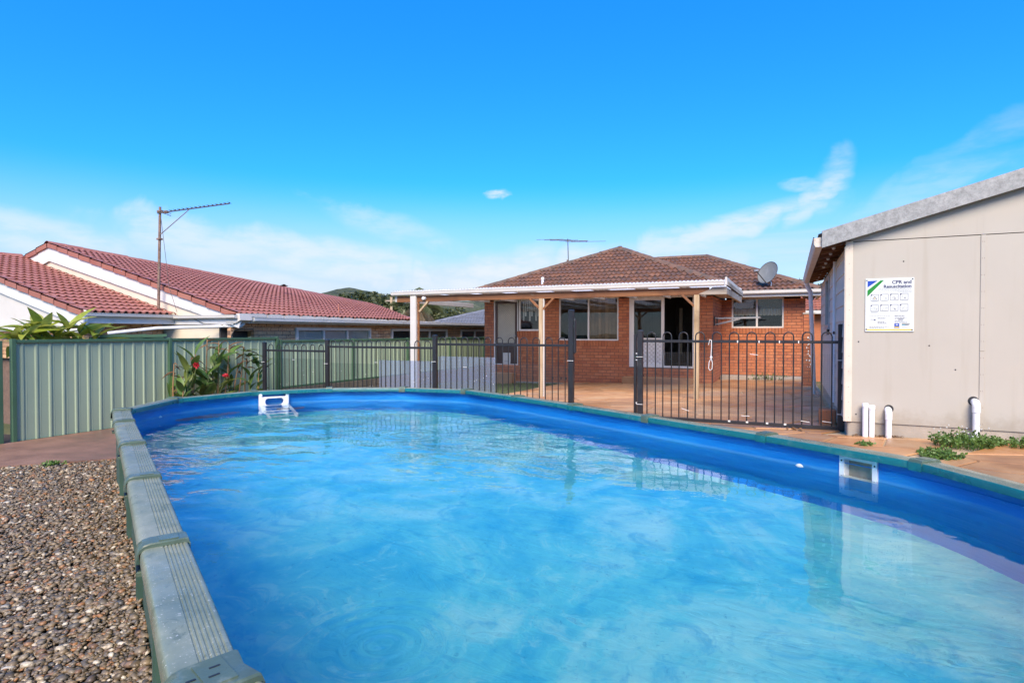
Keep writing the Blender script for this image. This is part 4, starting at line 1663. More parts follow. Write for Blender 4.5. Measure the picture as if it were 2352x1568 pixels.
class Masonry:
    """collects bricks of one building; the ones that show largest become parts, the rest one joined part"""

    def __init__(self, parent, mat, mortar, name='brick'):
        self.p = parent
        self.mat = mat
        self.mortar = mortar
        self.items = []
        self.me = brick_mesh(name, mat)
        self.name = name
        self.vis = 0

    def wall(self, o, u, W, z0, H, holes=(), seen=True, soldier=(), start=0.0):
        """o: outer-face corner (x,y); u: direction along the wall; outside is to the right of u"""
        o = Vector((o[0], o[1], 0)); u = Vector((u[0], u[1], 0)).normalized()
        inn = Vector((-u.y, u.x, 0))
        nc = int(round(H / 0.086))
        for k in range(nc):
            z = z0 + k * 0.086 + 0.043
            cuts = [(-1, 0)] + sorted([(a, b_) for (a, b_, c, d) in list(holes) + list(soldier) if c < z < d]) + [(W, W + 1)]
            for q in range(len(cuts) - 1):
                a, b_ = cuts[q][1], cuts[q + 1][0]
                if b_ - a < 0.03:
                    continue
                x = math.floor((a - start - 0.12 * (k % 2)) / 0.24) * 0.24 + start + 0.12 * (k % 2)
                while x < b_:
                    s, e = max(a, x + 0.005), min(b_, x + 0.235)
                    x += 0.24
                    if e - s < 0.025:
                        continue
                    c = o + u * ((s + e) / 2) + Vector((0, 0, z)) - inn * rng.uniform(0, 0.0025)
                    self.items.append((frame(u, inn, Vector((0, 0, 1)), c, (e - s) / 0.23), seen))
        # sloping brick-on-edge sills
        for (a, b_, c, d) in soldier:
            n = max(1, int(round((b_ - a) / 0.086)))
            w = (b_ - a) / n
            for q in range(n):
                cc = o + u * (a + w * (q + 0.5)) + Vector((0, 0, (c + d) / 2)) - inn * 0.022
                tilt = Matrix.Rotation(R(10), 3, u)
                self.items.append((frame(Vector((0, 0, 1)) if False else tilt @ Vector((0, 0, 1)), tilt @ inn, -u, cc, (d - c - 0.004) / 0.23, 1, (w - 0.01) / 0.076), seen))
        # mortar body with the openings left out
        us = sorted({0, W, *[max(0, min(W, q)) for h_ in holes for q in h_[:2]]})
        zs_ = sorted({z0, z0 + H, *[max(z0, min(z0 + H, q)) for h_ in holes for q in h_[2:]]})
        mb = MB()
        for i in range(len(us) - 1):
            for j in range(len(zs_) - 1):
                uc, zc_ = (us[i] + us[i + 1]) / 2, (zs_[j] + zs_[j + 1]) / 2
                if any(a < uc < b_ and c < zc_ < d for a, b_, c, d in holes):
                    continue
                mb.obox(o + u * uc + inn * 0.056 + Vector((0, 0, zc_)), u * ((us[i + 1] - us[i]) / 2 - 0.003), inn * 0.048, Vector((0, 0, (zs_[j + 1] - zs_[j]) / 2)))
        mb.build('mortar_bed', self.mortar, self.p)

    def finish(self, limit=300):
        camp = Vector((0, 0, CAMZ))
        self.items.sort(key=lambda it: (not it[1], (it[0].translation - camp).length))
        for m4, _ in self.items[:limit]:
            inst(self.name, self.me, self.p, m4)
        rest = self.items[limit:]
        if rest:
            mb = MB()
            vs0 = [v_.co.copy() for v_ in self.me.vertices]
            fs0 = [tuple(p.vertices) for p in self.me.polygons]
            for m4, _ in rest:
                mb.add([m4 @ v_ for v_ in vs0], fs0)
            stuff(mb.build(self.name, self.mat, self.p))


TW, TE, TL = 0.30, 0.32, 0.365


def tile_geo(waves=2, amp=0.022, seg=12, thick=0.042):
    vs_, fs_ = [], []
    for k in range(seg + 1):
        x = -TW / 2 + TW * k / seg
        w = amp * (0.5 - 0.5 * math.cos(2 * math.pi * waves * (k / seg)))
        lift = 0.78 * thick * (w / amp) ** 1.5
        vs_ += [(x, 0.0, w * 0.9 + lift), (x, 0.0, w + thick), (x, TL, w + 0.002)]
    for k in range(seg):
        a = k * 3
        fs_.append((a, a + 3, a + 4, a + 1))
        fs_.append((a + 1, a + 4, a + 5, a + 2))
    return [Vector(v_) for v_ in vs_], fs_


class Roofing:
    def __init__(self, parent, mat, name='roof_tile', waves=2, amp=0.022):
        self.p = parent
        self.mat = mat
        self.name = name
        self.vs, self.fs = tile_geo(waves, amp)
        mb = MB()
        mb.add(self.vs, self.fs)
        self.me = mb.mesh(name, mat, smooth=50)
        self.whole = []
        self.cut = []

    def face(self, fr, poly, seen=True, rows=None):
        """fr(e,u)->(pos,E,U,N); poly: convex polygon in (e,u), counter-clockwise"""
        emin = min(p[0] for p in poly); emax = max(p[0] for p in poly)
        umax = max(p[1] for p in poly)
        n = len(poly)
        hs_ = []
        for i in range(n):
            (x0, y0), (x1, y1) = poly[i], poly[(i + 1) % n]
            L = math.hypot(x1 - x0, y1 - y0)
            hs_.append(((y1 - y0) / L, -(x1 - x0) / L, ((y1 - y0) * x0 - (x1 - x0) * y0) / L))

        def inside(e, u):
            return min(d - (a * e + b_ * u) for a, b_, d in hs_)
        r_ = 0
        while r_ * TE < umax:
            u = r_ * TE
            c = math.floor(emin / TW)
            while c * TW < emax:
                e = (c + 0.5) * TW + (TW / 2 if r_ % 2 else 0)
                c += 1
                ins_ = [inside(e + sx * TW / 2, u + sy) for sx in (-1, 1) for sy in (0.001, TE)]
                if max(ins_) < -0.25 and inside(e, u + TE / 2) < 0:
                    continue
                pos, E, U, N = fr(e, u)
                N = N + U * 0.0
                m4 = frame(E, U, N, pos)
                if min(ins_) >= -0.002:
                    self.whole.append((m4, seen))
                else:
                    # clip every face of the tile against the roof outline
                    polys = []
                    for f_ in self.fs:
                        pl = [self.vs[i].copy() for i in f_]
                        for a, b_, d in hs_:
                            res = []
                            for i in range(len(pl)):
                                p, q = pl[i], pl[(i + 1) % len(pl)]
                                sp = a * (p.x + e) + b_ * (p.y + u) - d
                                sq = a * (q.x + e) + b_ * (q.y + u) - d
                                if b_ > 0.999 or b_ < -0.999:
                                    sp -= 0.05; sq -= 0.05
                                if sp <= 0:
                                    res.append(p)
                                if (sp < 0 < sq) or (sq < 0 < sp):
                                    res.append(p.lerp(q, sp / (sp - sq)))
                            pl = res
                            if len(pl) < 3:
                                break
                        if len(pl) >= 3:
                            polys.append([m4 @ p for p in pl])
                    if polys:
                        self.cut.append((pos, polys, seen))
            r_ += 1

    def finish(self, limit=300):
        camp = Vector((0, 0, CAMZ))
        allp = [(not s_, (m4.translation - camp).length, 0, m4) for m4, s_ in self.whole] + [(not s_, (p - camp).length, 1, (p, pl)) for p, pl, s_ in self.cut]
        allp.sort(key=lambda t: (t[0], t[1]))
        rest = MB()
        for i, (_, _, typ, d) in enumerate(allp):
            if typ == 0:
                if i < limit:
                    inst(self.name, self.me, self.p, d)
                else:
                    rest.add([d @ v_ for v_ in self.vs], self.fs)
            else:
                mb = MB() if i < limit else rest
                vmap = {}
                vs_, fs_ = [], []
                for pl in d[1]:
                    idx = []
                    for q in pl:
                        key = (round(q.x, 4), round(q.y, 4), round(q.z, 4))
                        if key not in vmap:
                            vmap[key] = len(vs_)
                            vs_.append(q)
                        idx.append(vmap[key])
                    idx2 = []
                    for z in idx:
                        if not idx2 or idx2[-1] != z:
                            idx2.append(z)
                    if len(idx2) > 2 and idx2[0] == idx2[-1]:
                        idx2.pop()
                    if len(set(idx2)) >= 3 and len(set(idx2)) == len(idx2):
                        fs_.append(tuple(idx2))
                mb.add(vs_, fs_)
                if i < limit and fs_:
                    mb.build(self.name, self.mat, self.p, smooth=50)
        if rest.v:
            stuff(rest.build(self.name, self.mat, self.p, smooth=50))


def plane_frame(O, E, U):
    O = Vector(O); E = Vector(E).normalized(); U = Vector(U).normalized()
    N = E.cross(U)
    return lambda e, u: (O + E * e + U * u, E, U, N)


CAPM = {}


def cap_geo(mat, w=0.13, h=0.075, L=0.44):
    key = (mat.name, w, h)
    if key not in CAPM:
        mb = MB()
        rows = []
        for (y, s) in ((-0.02, 1.06), (0.035, 1.06), (0.04, 1.0), (L, 0.94)):
            rows.append([Vector((-w * s, y, -h * 0.55)), Vector((-w * 0.55 * s, y, h * 0.32 * s)), Vector((-w * .18, y, h * 0.62 * s)), Vector((w * .18, y, h * 0.62 * s)), Vector((w * 0.55 * s, y, h * 0.32 * s)), Vector((w * s, y, -h * 0.55))])
        mb.grid(rows)
        mb.add([q for q in rows[0]] + [Vector((q.x * .8, q.y, q.z - 0.03)) for q in rows[0]], [(k + 6, k + 7, k + 1, k) for k in range(5)])
        CAPM[key] = mb.mesh('ridge_cap', mat, smooth=25)
    return CAPM[key]


def ridge_caps(parent, A, B, mat, lift=0.05, w=0.13, h=0.075, L=0.40):
    A = Vector(A); B = Vector(B)
    d = (B - A)
    n = max(1, int(round(d.length / L)))
    d.normalize()
    s = d.cross(Vector((0, 0, 1))).normalized()
    u = s.cross(d)
    me = cap_geo(mat, w, h)
    for k in range(n):
        p = A + (B - A) * (k / n) + Vector((0, 0, lift + rng.uniform(-.006, .006)))
        dd = (d + Vector((rng.uniform(-.01, .01), rng.uniform(-.01, .01), rng.uniform(-.008, .008)))).normalized()
        s2 = dd.cross(Vector((0, 0, 1))).normalized()
        inst('ridge_cap', me, parent, frame(s2, dd, s2.cross(dd), p))


def slab(name, pts, down, mat, parent):
    mb = MB()
    mb.prism(pts, (0, 0, -down))
    return mb.build(name, mat, parent)


# ------------------------------------------------------------------ the brick house
HY, HR = 16.8, 19.05           # front wall, recessed wall
HX0, HX1, HX2 = -8.76, -1.872, 0.40
SOF = 2.62
GUT = 2.80
house = thing('brick_house', 'red brick bungalow with brown tiled hip roof behind the pool', 'house', (-5.3, HY, 0))
mas = Masonry(house, m_brick, m_mortar)
ZB = 0.0
NCOURSE = 30
WALLH = NCOURSE * 0.086 + 0.0
off0 = -HX0
# front wall openings in wall coordinates (u from HX0)
hd = (0.315, 1.165, 0.58, 2.75)         # screen door
hw1 = (1.18, 1.92, 1.64, 2.75)          # little window
hw2 = (2.50, 4.31, 1.36, 2.75)          # big sliding window
hsd = (4.62, 6.41, 0.62, 2.75)          # sliding door
mas.wall((HX0, HY), (1, 0), HX1 - HX0, ZB, WALLH, [hd, hw1, hw2, hsd], True, soldier=[(1.14, 1.95, 1.44, 1.635), (2.46, 4.33, 1.20, 1.355)])
mas.wall((HX1, HY), (0, 1), HR - HY, ZB, WALLH, [], True)
hw4 = (0.285, 1.71, 1.725, 2.75)
mas.wall((HX1, HR), (1, 0), HX2 - HX1, ZB, WALLH, [hw4], True, soldier=[(0.25, 1.74, 1.56, 1.72)])
mas.wall((HX2, HR), (0, 1), 3.0, ZB, WALLH, [], False)
mas.finish(300)
# plain masonry behind and at the left so that the building is closed
mb = MB()
mb.box(HX0 + 0.004, HX0 + 0.10, HY + 0.12, HY + 9, ZB, SOF)
mb.box(HX0 + 0.1, HX2, HY + 8.9, HY + 9, ZB, SOF)
mb.build('back_wall', m_brick, house)
# footing strip where the paint is flaking
mb = MB()
mb.box(HX0 - 0.01, HX1 + 0.01, HY - 0.014, HY + 0.0, -0.1, 0.10)
mb.build('footing', m_conc, house)


def win_frame(parent, x0, x1, z0, z1, y, fw=0.045, mull=(), trans=(), name='window', depth=0.06, mat=None):
    """frame bars in the plane y (wall faces -Y)"""
    mt = mat or m_frame
    mb = MB()
    mb.bbox(x0, x0 + fw, y, y + depth, z0, z1, 0.003)
    mb.bbox(x1 - fw, x1, y, y + depth, z0, z1, 0.003)
    mb.bbox(x0 + fw, x1 - fw, y + 0.002, y + depth - 0.002, z1 - fw, z1, 0.003)
    mb.bbox(x0 + fw, x1 - fw, y + 0.002, y + depth - 0.002, z0, z0 + fw, 0.003)
    w_ = mb.build(name, mt, parent)
    for m in mull:
        q = MB()
        q.bbox(m - fw * 0.6, m + fw * 0.6, y + 0.004, y + depth - 0.004, z0 + fw * 0.9, z1 - fw * 0.9, 0.003)
        q.build('mullion', mt, w_)
    for tz in trans:
        q = MB()
        q.bbox(x0 + fw * 0.9, x1 - fw * 0.9, y + 0.005, y + depth - 0.005, tz - fw / 2, tz + fw / 2, 0.003)
        q.build('transom', mt, w_)
    xs = [x0 + fw] + sorted(mull) + [x1 - fw]
    for k in range(len(xs) - 1):
        q = MB()
        q.box(xs[k], xs[k + 1], y + 0.030 + 0.006 * (k % 2), y + 0.034 + 0.006 * (k % 2), z0 + fw * 0.8, z1 - fw * 0.8)
        q.build('pane', m_glass, w_)
    return w_


wz = 2.615
# small window beside the door
win_frame(house, HX0 + 1.18, HX0 + 1.92, 1.645, wz, HY + 0.03, 0.05)
q = MB()
for k in range(9):                                   # torn net curtain
    x = HX0 + 1.25 + k * 0.07
    q.box(x, x + 0.05, HY + 0.18, HY + 0.183, 2.05 + 0.15 * (k % 3) - 0.1, wz)
q.build('net_curtain', m_blindw, house)
# big sliding window with vertical blinds
w2 = win_frame(house, HX0 + 2.50, HX0 + 4.31, 1.365, wz, HY + 0.03, 0.04, mull=(HX0 + 3.41,))
for k in range(8, 17):
    x = HX0 + 2.58 + k * 0.103
    q = MB()
    a = R(32 if k > 7 else 20)
    q.obox((x, HY + 0.19, (1.40 + wz) / 2), Vector((math.cos(a), math.sin(a), 0)) * 0.049, Vector((-math.sin(a), math.cos(a), 0)) * 0.0015, Vector((0, 0, (wz - 1.40) / 2)))
    q.build('blind_slat', m_blind, w2)
# sliding door: fixed screened leaf at the left, open way at the right
sd = win_frame(house, HX0 + 4.62, HX0 + 6.41, 0.625, wz, HY + 0.02, 0.05, name='sliding_door')
bpy.data.objects.remove([c for c in sd.children if c.name.startswith('pane')][0])
q = MB()
lx0, lx1 = HX0 + 4.67, HX0 + 5.60
for (a, b_, c, d) in ((lx0, lx0 + 0.085, 0.66, wz - 0.05), (lx1 - 0.085, lx1, 0.66, wz - 0.05), (lx0 + .085, lx1 - .085, wz - 0.115, wz - 0.05), (lx0 + .085, lx1 - .085, 0.66, 0.72), (lx0 + .085, lx1 - .085, 1.40, 1.445)):
    q.bbox(a, b_, HY + 0.03, HY + 0.062, c, d, 0.003)
leaf_o = q.build('door_leaf', m_frame, sd)
q = MB()
q.box(lx0 + .08, lx1 - .08, HY + 0.045, HY + 0.049, 1.44, wz - 0.11)
q.build('door_glass', m_glass, sd)
q = MB()
q.box(lx0 + .08, lx1 - .08, HY + 0.048, HY + 0.056, 0.71, 1.41)
q.build('kick_panel', m_blindw, sd)


def lattice(x0, x1, z0, z1, y, step, th, mat, parent, name):
    mb = MB()
    W_, H_ = x1 - x0, z1 - z0
    for s_ in (1, -1):
        k = -H_
        while k < W_:
            # line x = x0 + k + t, z = z0 + t (or mirrored)
            t0 = max(0, -k)
            t1 = min(H_, W_ - k)
            if t1 - t0 > 0.01:
                a = (k + t0, t0)
                b_ = (k + t1, t1)
                if s_ < 0:
                    a = (W_ - a[0], a[1])
                    b_ = (W_ - b_[0], b_[1])
                mb.beam((x0 + a[0], y + s_ * th * 0.55, z0 + a[1]), (x0 + b_[0], y + s_ * th * 0.55, z0 + b_[1]), th, th, up=(0, 1, 0))
            k += step
    o_ = mb.build(name, mat, parent)
    return o_


lattice(lx0 + .085, lx1 - .085, 0.72, 1.40, HY + 0.040, 0.115, 0.007, m_screen, sd, 'diamond_grille')
# left screen door
d0, d1 = HX0 + 0.315, HX0 + 1.165
q = MB()
for (a, b_, c, d) in ((d0, d0 + 0.045, 0.58, wz), (d1 - 0.045, d1, 0.58, wz), (d0 + .045, d1 - .045, wz - 0.04, wz), (d0 + .045, d1 - .045, 0.58, 0.62)):
    q.bbox(a, b_, HY + 0.035, HY + 0.095, c, d, 0.003)
sdo = q.build('back_door', m_frame, house)
q = MB()
for (a, b_, c, d) in ((d0 + .05, d0 + .12, 0.625, wz - .045), (d1 - .12, d1 - .05, 0.625, wz - .045), (d0 + .12, d1 - .12, wz - .12, wz - .045), (d0 + .12, d1 - .12, 0.625, 0.70), (d0 + .12, d1 - .12, 1.20, 1.27)):
    q.bbox(a, b_, HY + 0.040, HY + 0.075, c, d, 0.003)
q.build('screen_door_frame', m_doorbrown, sdo)
q = MB()
q.box(d0 + .11, d1 - .11, HY + 0.078, HY + 0.09, 1.25, wz - .1)
q.build('timber_door', m_doorpaint, sdo)
lattice(d0 + .12, d1 - .12, 1.27, wz - .12, HY + 0.058, 0.075, 0.006, m_screen, sdo, 'diamond_grille')
q = MB()
q.box(d0 + .11, d1 - .11, HY + 0.060, HY + 0.07, 0.69, 1.21)
q.build('kick_panel', m_doorbrown, sdo)
q = MB()
cx0, cx1, cz0, cz1 = d0 + 0.31, d0 + 0.575, 0.63, 0.965
for (a, b_, c, d) in ((cx0, cx0 + .05, cz0, cz1), (cx1 - .05, cx1, cz0, cz1), (cx0 + .05, cx1 - .05, cz0, cz0 + .055), (cx0 + .05, cx1 - .05, cz1 - .055, cz1)):
    q.bbox(a, b_, HY + 0.030, HY + 0.058, c, d, 0.005)
q.build('pet_door', m_white, sdo)
q = MB()
q.box(cx0 + .05, cx1 - .05, HY + 0.048, HY + 0.052, cz0 + .05, cz1 - .05)
q.build('pet_door_flap', m_soffit, sdo)
q = MB()
q.tube([(d1 - .085, HY + 0.04, 1.50), (d1 - .085, HY - 0.005, 1.50), (d1 - .17, HY - 0.01, 1.505)], 0.009, 8)
q.build('handle', m_alu, sdo, smooth=True)
# recessed window with lace
w4 = win_frame(house, HX1 + 0.285, HX1 + 1.71, 1.73, wz + 0.01, HR + 0.02, 0.045, mull=(HX1 + 0.985,), mat=m_white)
m_, ns, ls, b, out = newmat('lace_curtain')
wp = worldpos(ns)
b.inputs['Base Color'].default_value = (0.62, 0.60, 0.55, 1)
b.inputs['Roughness'].default_value = 0.9
vz = ns.new('ShaderNodeTexVoronoi')
vz.inputs['Scale'].default_value = 26
ls.new(wp, vz.inputs['Vector'])
sp = ns.new('ShaderNodeSeparateXYZ')
ls.new(wp, sp.inputs[0])
low = maprange(ns, ls, sp.outputs[2], 2.34, 2.26, 0.30, 0.85)
al = mth(ns, ls, 'MULTIPLY', low, maprange(ns, ls, vz.outputs['Distance'], 0.02, 0.05, 0.55, 1.0), clamp=True)
ls.new(al, b.inputs['Alpha'])
m_lace = m_
for (x0, x1, amp) in ((HX1 + 0.33, HX1 + 0.95, 0.006), (HX1 + 1.02, HX1 + 1.66, 0.022)):
    rows = []
    N_ = 60
    for j in range(9):
        row = []
        for i in range(N_ + 1):
            x = x0 + (x1 - x0) * i / N_
            yy = HR + 0.15 + amp * math.sin(i * 0.9) + amp * 0.5 * math.sin(i * 0.37)
            zbt = 2.12 - 0.025 * abs(math.sin(math.pi * i / 10))
            row.append((x, yy, wz - (wz - zbt) * j / 8))
        rows.append(row)
    q = MB()
    q.grid(rows)
    q.build('lace_curtain', m_lace, w4, smooth=True)
# inside of the house: dark rooms
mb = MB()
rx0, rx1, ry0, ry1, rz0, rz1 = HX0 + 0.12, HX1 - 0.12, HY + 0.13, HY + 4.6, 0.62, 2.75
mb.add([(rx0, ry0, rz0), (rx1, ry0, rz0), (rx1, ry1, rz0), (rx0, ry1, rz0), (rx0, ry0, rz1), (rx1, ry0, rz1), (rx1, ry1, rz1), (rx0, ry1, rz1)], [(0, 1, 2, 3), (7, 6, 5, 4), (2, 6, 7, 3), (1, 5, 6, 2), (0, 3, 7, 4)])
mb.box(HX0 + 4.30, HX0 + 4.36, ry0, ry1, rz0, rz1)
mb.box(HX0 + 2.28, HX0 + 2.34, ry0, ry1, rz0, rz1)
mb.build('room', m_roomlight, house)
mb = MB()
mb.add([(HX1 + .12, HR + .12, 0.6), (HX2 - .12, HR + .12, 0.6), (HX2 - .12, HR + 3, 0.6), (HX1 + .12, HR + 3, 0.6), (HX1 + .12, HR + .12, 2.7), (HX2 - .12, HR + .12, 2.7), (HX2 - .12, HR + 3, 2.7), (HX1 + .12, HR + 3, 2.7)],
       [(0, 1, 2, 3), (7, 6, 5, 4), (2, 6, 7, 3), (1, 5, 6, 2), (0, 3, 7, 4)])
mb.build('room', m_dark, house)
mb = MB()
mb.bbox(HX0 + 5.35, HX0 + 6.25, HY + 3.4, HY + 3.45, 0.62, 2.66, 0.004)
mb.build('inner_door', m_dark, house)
mb = MB()
mb.bbox(HX0 + 5.46, HX0 + 5.56, HY + 3.37, HY + 3.40, 0.9, 2.40, 0.004)
mb.build('door_light', m_doorpaint, house)
mb = MB()
mb.lathe([(0.0, -0.07), (0.10, -0.06), (0.15, -0.02), (0.155, 0.0)], (HX0 + 5.95, HY + 1.1, 2.745), (0, 0, 1), 18)
m_, ns, ls, b, out = newmat('lit_ceiling_lamp')
b.inputs['Base Color'].default_value = (0.9, 0.88, 0.82, 1)
b.inputs['Emission Color'].default_value = (1, 0.95, 0.85, 1)
b.inputs['Emission Strength'].default_value = 2.2
mb.build('ceiling_lamp', m_, house, smooth=True)

# steps
for (nm, bx) in (('concrete_step', (HX0 + 4.52, HX0 + 6.45, HY - 0.42, HY - 0.02, 0.05, 0.365)), ('concrete_step', (HX0 + 0.40, HX0 + 1.12, HY - 0.38, HY - 0.02, 0.0, 0.36)),
                 ('concrete_step', (HX1 + .02, HX2 - 0.02, HR - 0.62, HR - 0.01, 0.1, 0.34))):
    mb = MB()
    mb.bbox(*bx, 0.015)
    mb.build(nm, m_pave if bx[2] < 18 else m_conc, house)
# weep vents
for k in (3.36, 3.62, 3.78):
    mb = MB()
    mb.box(HX0 + 2.25 + k * 0.0 + (k - 3.36) * 1.0 + 0.05, HX0 + 2.25 + (k - 3.36) + 0.085, HY - 0.004, HY + 0.01, 0.20, 0.27)
    mb.build('weep_vent', m_black, house)

# roof ------------------------------------------------------------------
EX0, EX1, EY = -9.26, -1.372, 16.30
CXR = (EX0 + EX1) / 2
HALF = (EX1 - EX0) / 2
TANP = 1.68 / HALF
RZ0 = GUT - 0.02
APX = Vector((CXR, EY + HALF, RZ0 + 1.68))
EY2, EX3 = 18.50, 0.76
W2 = 3.40
slope = math.atan(TANP)
Uf = Vector((0, math.cos(slope), math.sin(slope)))
sl = HALF / math.cos(slope)
roof = Roofing(house, m_tile, amp=0.042)
# front hip face
roof.face(plane_frame((EX0, EY, RZ0), (1, 0, 0), Uf), [(0, 0), (2 * HALF, 0), (HALF, sl)])
# right slope of the front wing
Ur = Vector((-math.cos(slope), 0, math.sin(slope)))
roof.face(plane_frame((EX1, EY, RZ0), (0, 1, 0), Ur), [(0, 0), (EY2 - EY, 0), (EY2 - EY + HALF, sl), (HALF, sl)], False)
# left slope
Ul = Vector((math.cos(slope), 0, math.sin(slope)))
roof.face(plane_frame((EX0, EY + 9.5, RZ0), (0, -1, 0), Ul), [(0, 0), (9.5, 0), (9.5 - HALF, sl), (0, sl)], False)
# front slope of the rear body
s2 = W2 / math.cos(slope)
roof.face(plane_frame((EX1 - W2, EY2, RZ0), (1, 0, 0), Uf), [(W2, 0), (EX3 - EX1 + W2, 0), (EX3 - EX1, s2), (0, s2)])
# right hip end of the rear body
roof.face(plane_frame((EX3, EY2, RZ0), (0, 1, 0), Ur), [(0, 0), (2 * W2, 0), (W2, s2)], False)
roof.finish(300)
# under-sheets so that no sky shows between courses
mb = MB()
zz = -0.012
mb.add([(EX0, EY, RZ0 + zz), (EX1, EY, RZ0 + zz), tuple(APX + Vector((0, 0, zz)))], [(0, 1, 2)])
mb.add([(EX1, EY, RZ0 + zz), (EX1, EY2, RZ0 + zz), (CXR, EY2 + HALF, APX.z + zz), tuple(APX + Vector((0, 0, zz)))], [(0, 1, 2, 3)])
mb.add([(EX0, EY, RZ0 + zz), tuple(APX + Vector((0, 0, zz))), (CXR, EY + 9.5, APX.z + zz), (EX0, EY + 9.5, RZ0 + zz)], [(0, 1, 2, 3)])
PK = Vector((EX3 - W2, EY2 + W2, RZ0 + W2 * TANP))
PK0 = Vector((EX1 - W2, EY2 + W2, RZ0 + W2 * TANP))
mb.add([(EX1, EY2, RZ0 + zz), (EX3, EY2, RZ0 + zz), tuple(PK + Vector((0, 0, zz))), tuple(PK0 + Vector((0, 0, zz)))], [(0, 1, 2, 3)])
mb.add([(EX3, EY2, RZ0 + zz), (EX3, EY2 + 2 * W2, RZ0 + zz), tuple(PK + Vector((0, 0, zz)))], [(0, 1, 2)])
mb.build('roof_underlay', m_dark, house)
ridge_caps(house, (EX0, EY, RZ0), APX, m_cap)
ridge_caps(house, (EX1, EY, RZ0), APX, m_cap)
ridge_caps(house, APX + Vector((0, 3.0, 0)), APX, m_cap)
ridge_caps(house, PK0, PK, m_cap)
ridge_caps(house, (EX3, EY2, RZ0), PK, m_cap)
# gutters, fascia, soffit


def gutter(parent, a, b_, outd, top, h=0.115, w=0.11, mat=None, name='gutter'):
    """quad gutter along a-b (2D), outd = outward direction"""
    a = Vector((a[0], a[1], 0)); b_ = Vector((b_[0], b_[1], 0)); o_ = Vector((outd[0], outd[1], 0))
    prof = [(0, 0), (w * .1, -h), (w * .82, -h), (w * .98, -h * .75), (w, -h * .18), (w * 1.08, -h * .12), (w * 1.08, 0), (w * .96, 0.0), (w * .92, -h * .2), (w * .9, -h * .9), (w * .12, -h * .9), (0.0, -h * .1)]
    mb = MB()
    rows = [[p + o_ * x + Vector((0, 0, top + z)) for x, z in prof] for p in (a, b_)]
    mb.grid(rows)
    mb.add(rows[0][:6], [(0, 1, 2, 3, 4, 5)])
    mb.add(rows[1][:6], [(5, 4, 3, 2, 1, 0)])
    return mb.build(name, mat or m_white, parent, smooth=30)


gutter(house, (EX1, EY2 - 0.0), (EX3 + 0.02, EY2), (0, -1), GUT, 0.10, 0.10)
gutter(house, (EX1 + 0.0, EY - 0.02), (EX1, EY2 - 0.10), (1, 0), GUT, 0.10, 0.10)
gutter(house, (EX0 - .05, EY), (EX1 - 0.0, EY), (0, -1), GUT, 0.10, 0.10)
gutter(house, (EX3, EY2), (EX3, EY2 + 4), (1, 0), GUT, 0.10, 0.10)
for (x0, x1, y0, y1) in ((EX1 + .005, EX3, EY2 + .004, EY2 + .03), (EX1 - .03, EX1 - .004, EY + .005, EY2), (EX0 + .02, EX1, EY + .004, EY + .03)):
    mb = MB()
    mb.box(x0, x1, y0, y1, SOF - 0.005, GUT - 0.03)
    mb.build('fascia', m_white, house)
mb = MB()
mb.box(EX1 - .02, EX3 - 0.0, EY2 + .03, HR + .1, SOF + 0.005, SOF + 0.015)
mb.box(HX1 - .1, EX1 - .032, EY + .03, EY2 + .6, SOF + 0.006, SOF + 0.014)
mb.box(EX0 + .02, HX1 - .1, EY + .03, HY + .1, SOF + 0.004, SOF + 0.012)
mb.build('soffit', m_soffit, house)
# vent pipe through the tiles
vp = thing('roof_vent_pipe', 'white vent pipe standing in the brown tiled roof', 'pipe', (-6.82, 16.9, 3.0))
mb = MB()
mb.tube([(-6.82, 16.9, 2.98), (-6.82, 16.9, 3.20)], 0.042, 14)
mb.build('shaft', m_pvc, vp, smooth=40)
mb = MB()
mb.lathe([(0.050, 0.0), (0.050, 0.05), (0.040, 0.075), (0.0, 0.08)], (-6.82, 16.9, 3.195), (0, 0, 1), 14)
mb.build('cowl', m_pvc, vp, smooth=40)
# low turbine vent just behind the hip
tv = thing('turbine_vent', 'dark round turbine vent peeping over the roof hip', 'vent', (-6.0, 21.4, 4.3))
mb = MB()
mb.lathe([(0.10, 0.0), (0.10, 0.06)], (-6.02, 20.7, 4.2), (0, 0, 1), 14)
mb.build('collar', m_darkmetal, tv, smooth=40)
for k in range(16):
    mb = MB()
    a = 2 * math.pi * k / 16
    pts = []
    for j in range(7):
        t = math.pi * (0.12 + 0.76 * j / 6)
        aa = a + 0.5 * j / 6
        pts.append((-6.02 + 0.17 * math.sin(t) * math.cos(aa), 20.7 + 0.17 * math.sin(t) * math.sin(aa), 4.34 - 0.11 * math.cos(t)))
    q2 = [(p[0] + 0.02 * math.cos(a + 1.2), p[1] + 0.02 * math.sin(a + 1.2), p[2]) for p in pts]
    mb.grid([pts, q2])
    mb.build('fin', m_darkmetal, tv)

# ------------------------------------------------------------------ patio cover
PY = 12.15
pc = thing('patio_cover', 'timber patio cover with white corrugated roof in front of the brick house', 'patio cover', (-4.92, PY, 0))
mb = MB()
mb.bbox(-8.73, -1.42, PY - 0.03, PY + 0.03, 2.335, 2.478, 0.006)
mb.build('beam', m_beam, pc)
mb = MB()
# split, weathered right end of the beam
mb.prism([(-1.50, PY - 0.031, 2.334), (-1.10, PY - 0.031, 2.334), (-1.10, PY - 0.031, 2.478), (-1.36, PY - 0.031, 2.478), (-1.42, PY - 0.031, 2.43), (-1.62, PY - 0.031, 2.352)], (0, 0.062, 0))
mb.build('weathered_beam_end', m_weath, pc)
mb = MB()
mb.bbox(-1.16, -1.10, PY + 0.032, PY + 3.9, 2.34, 2.475, 0.006)
mb.build('side_beam', m_weath, pc)
mb = MB()
mb.bbox(-8.80, -8.74, PY - 0.02, PY + 3.9, 2.345, 2.478, 0.006)
mb.build('side_beam', m_white, pc)


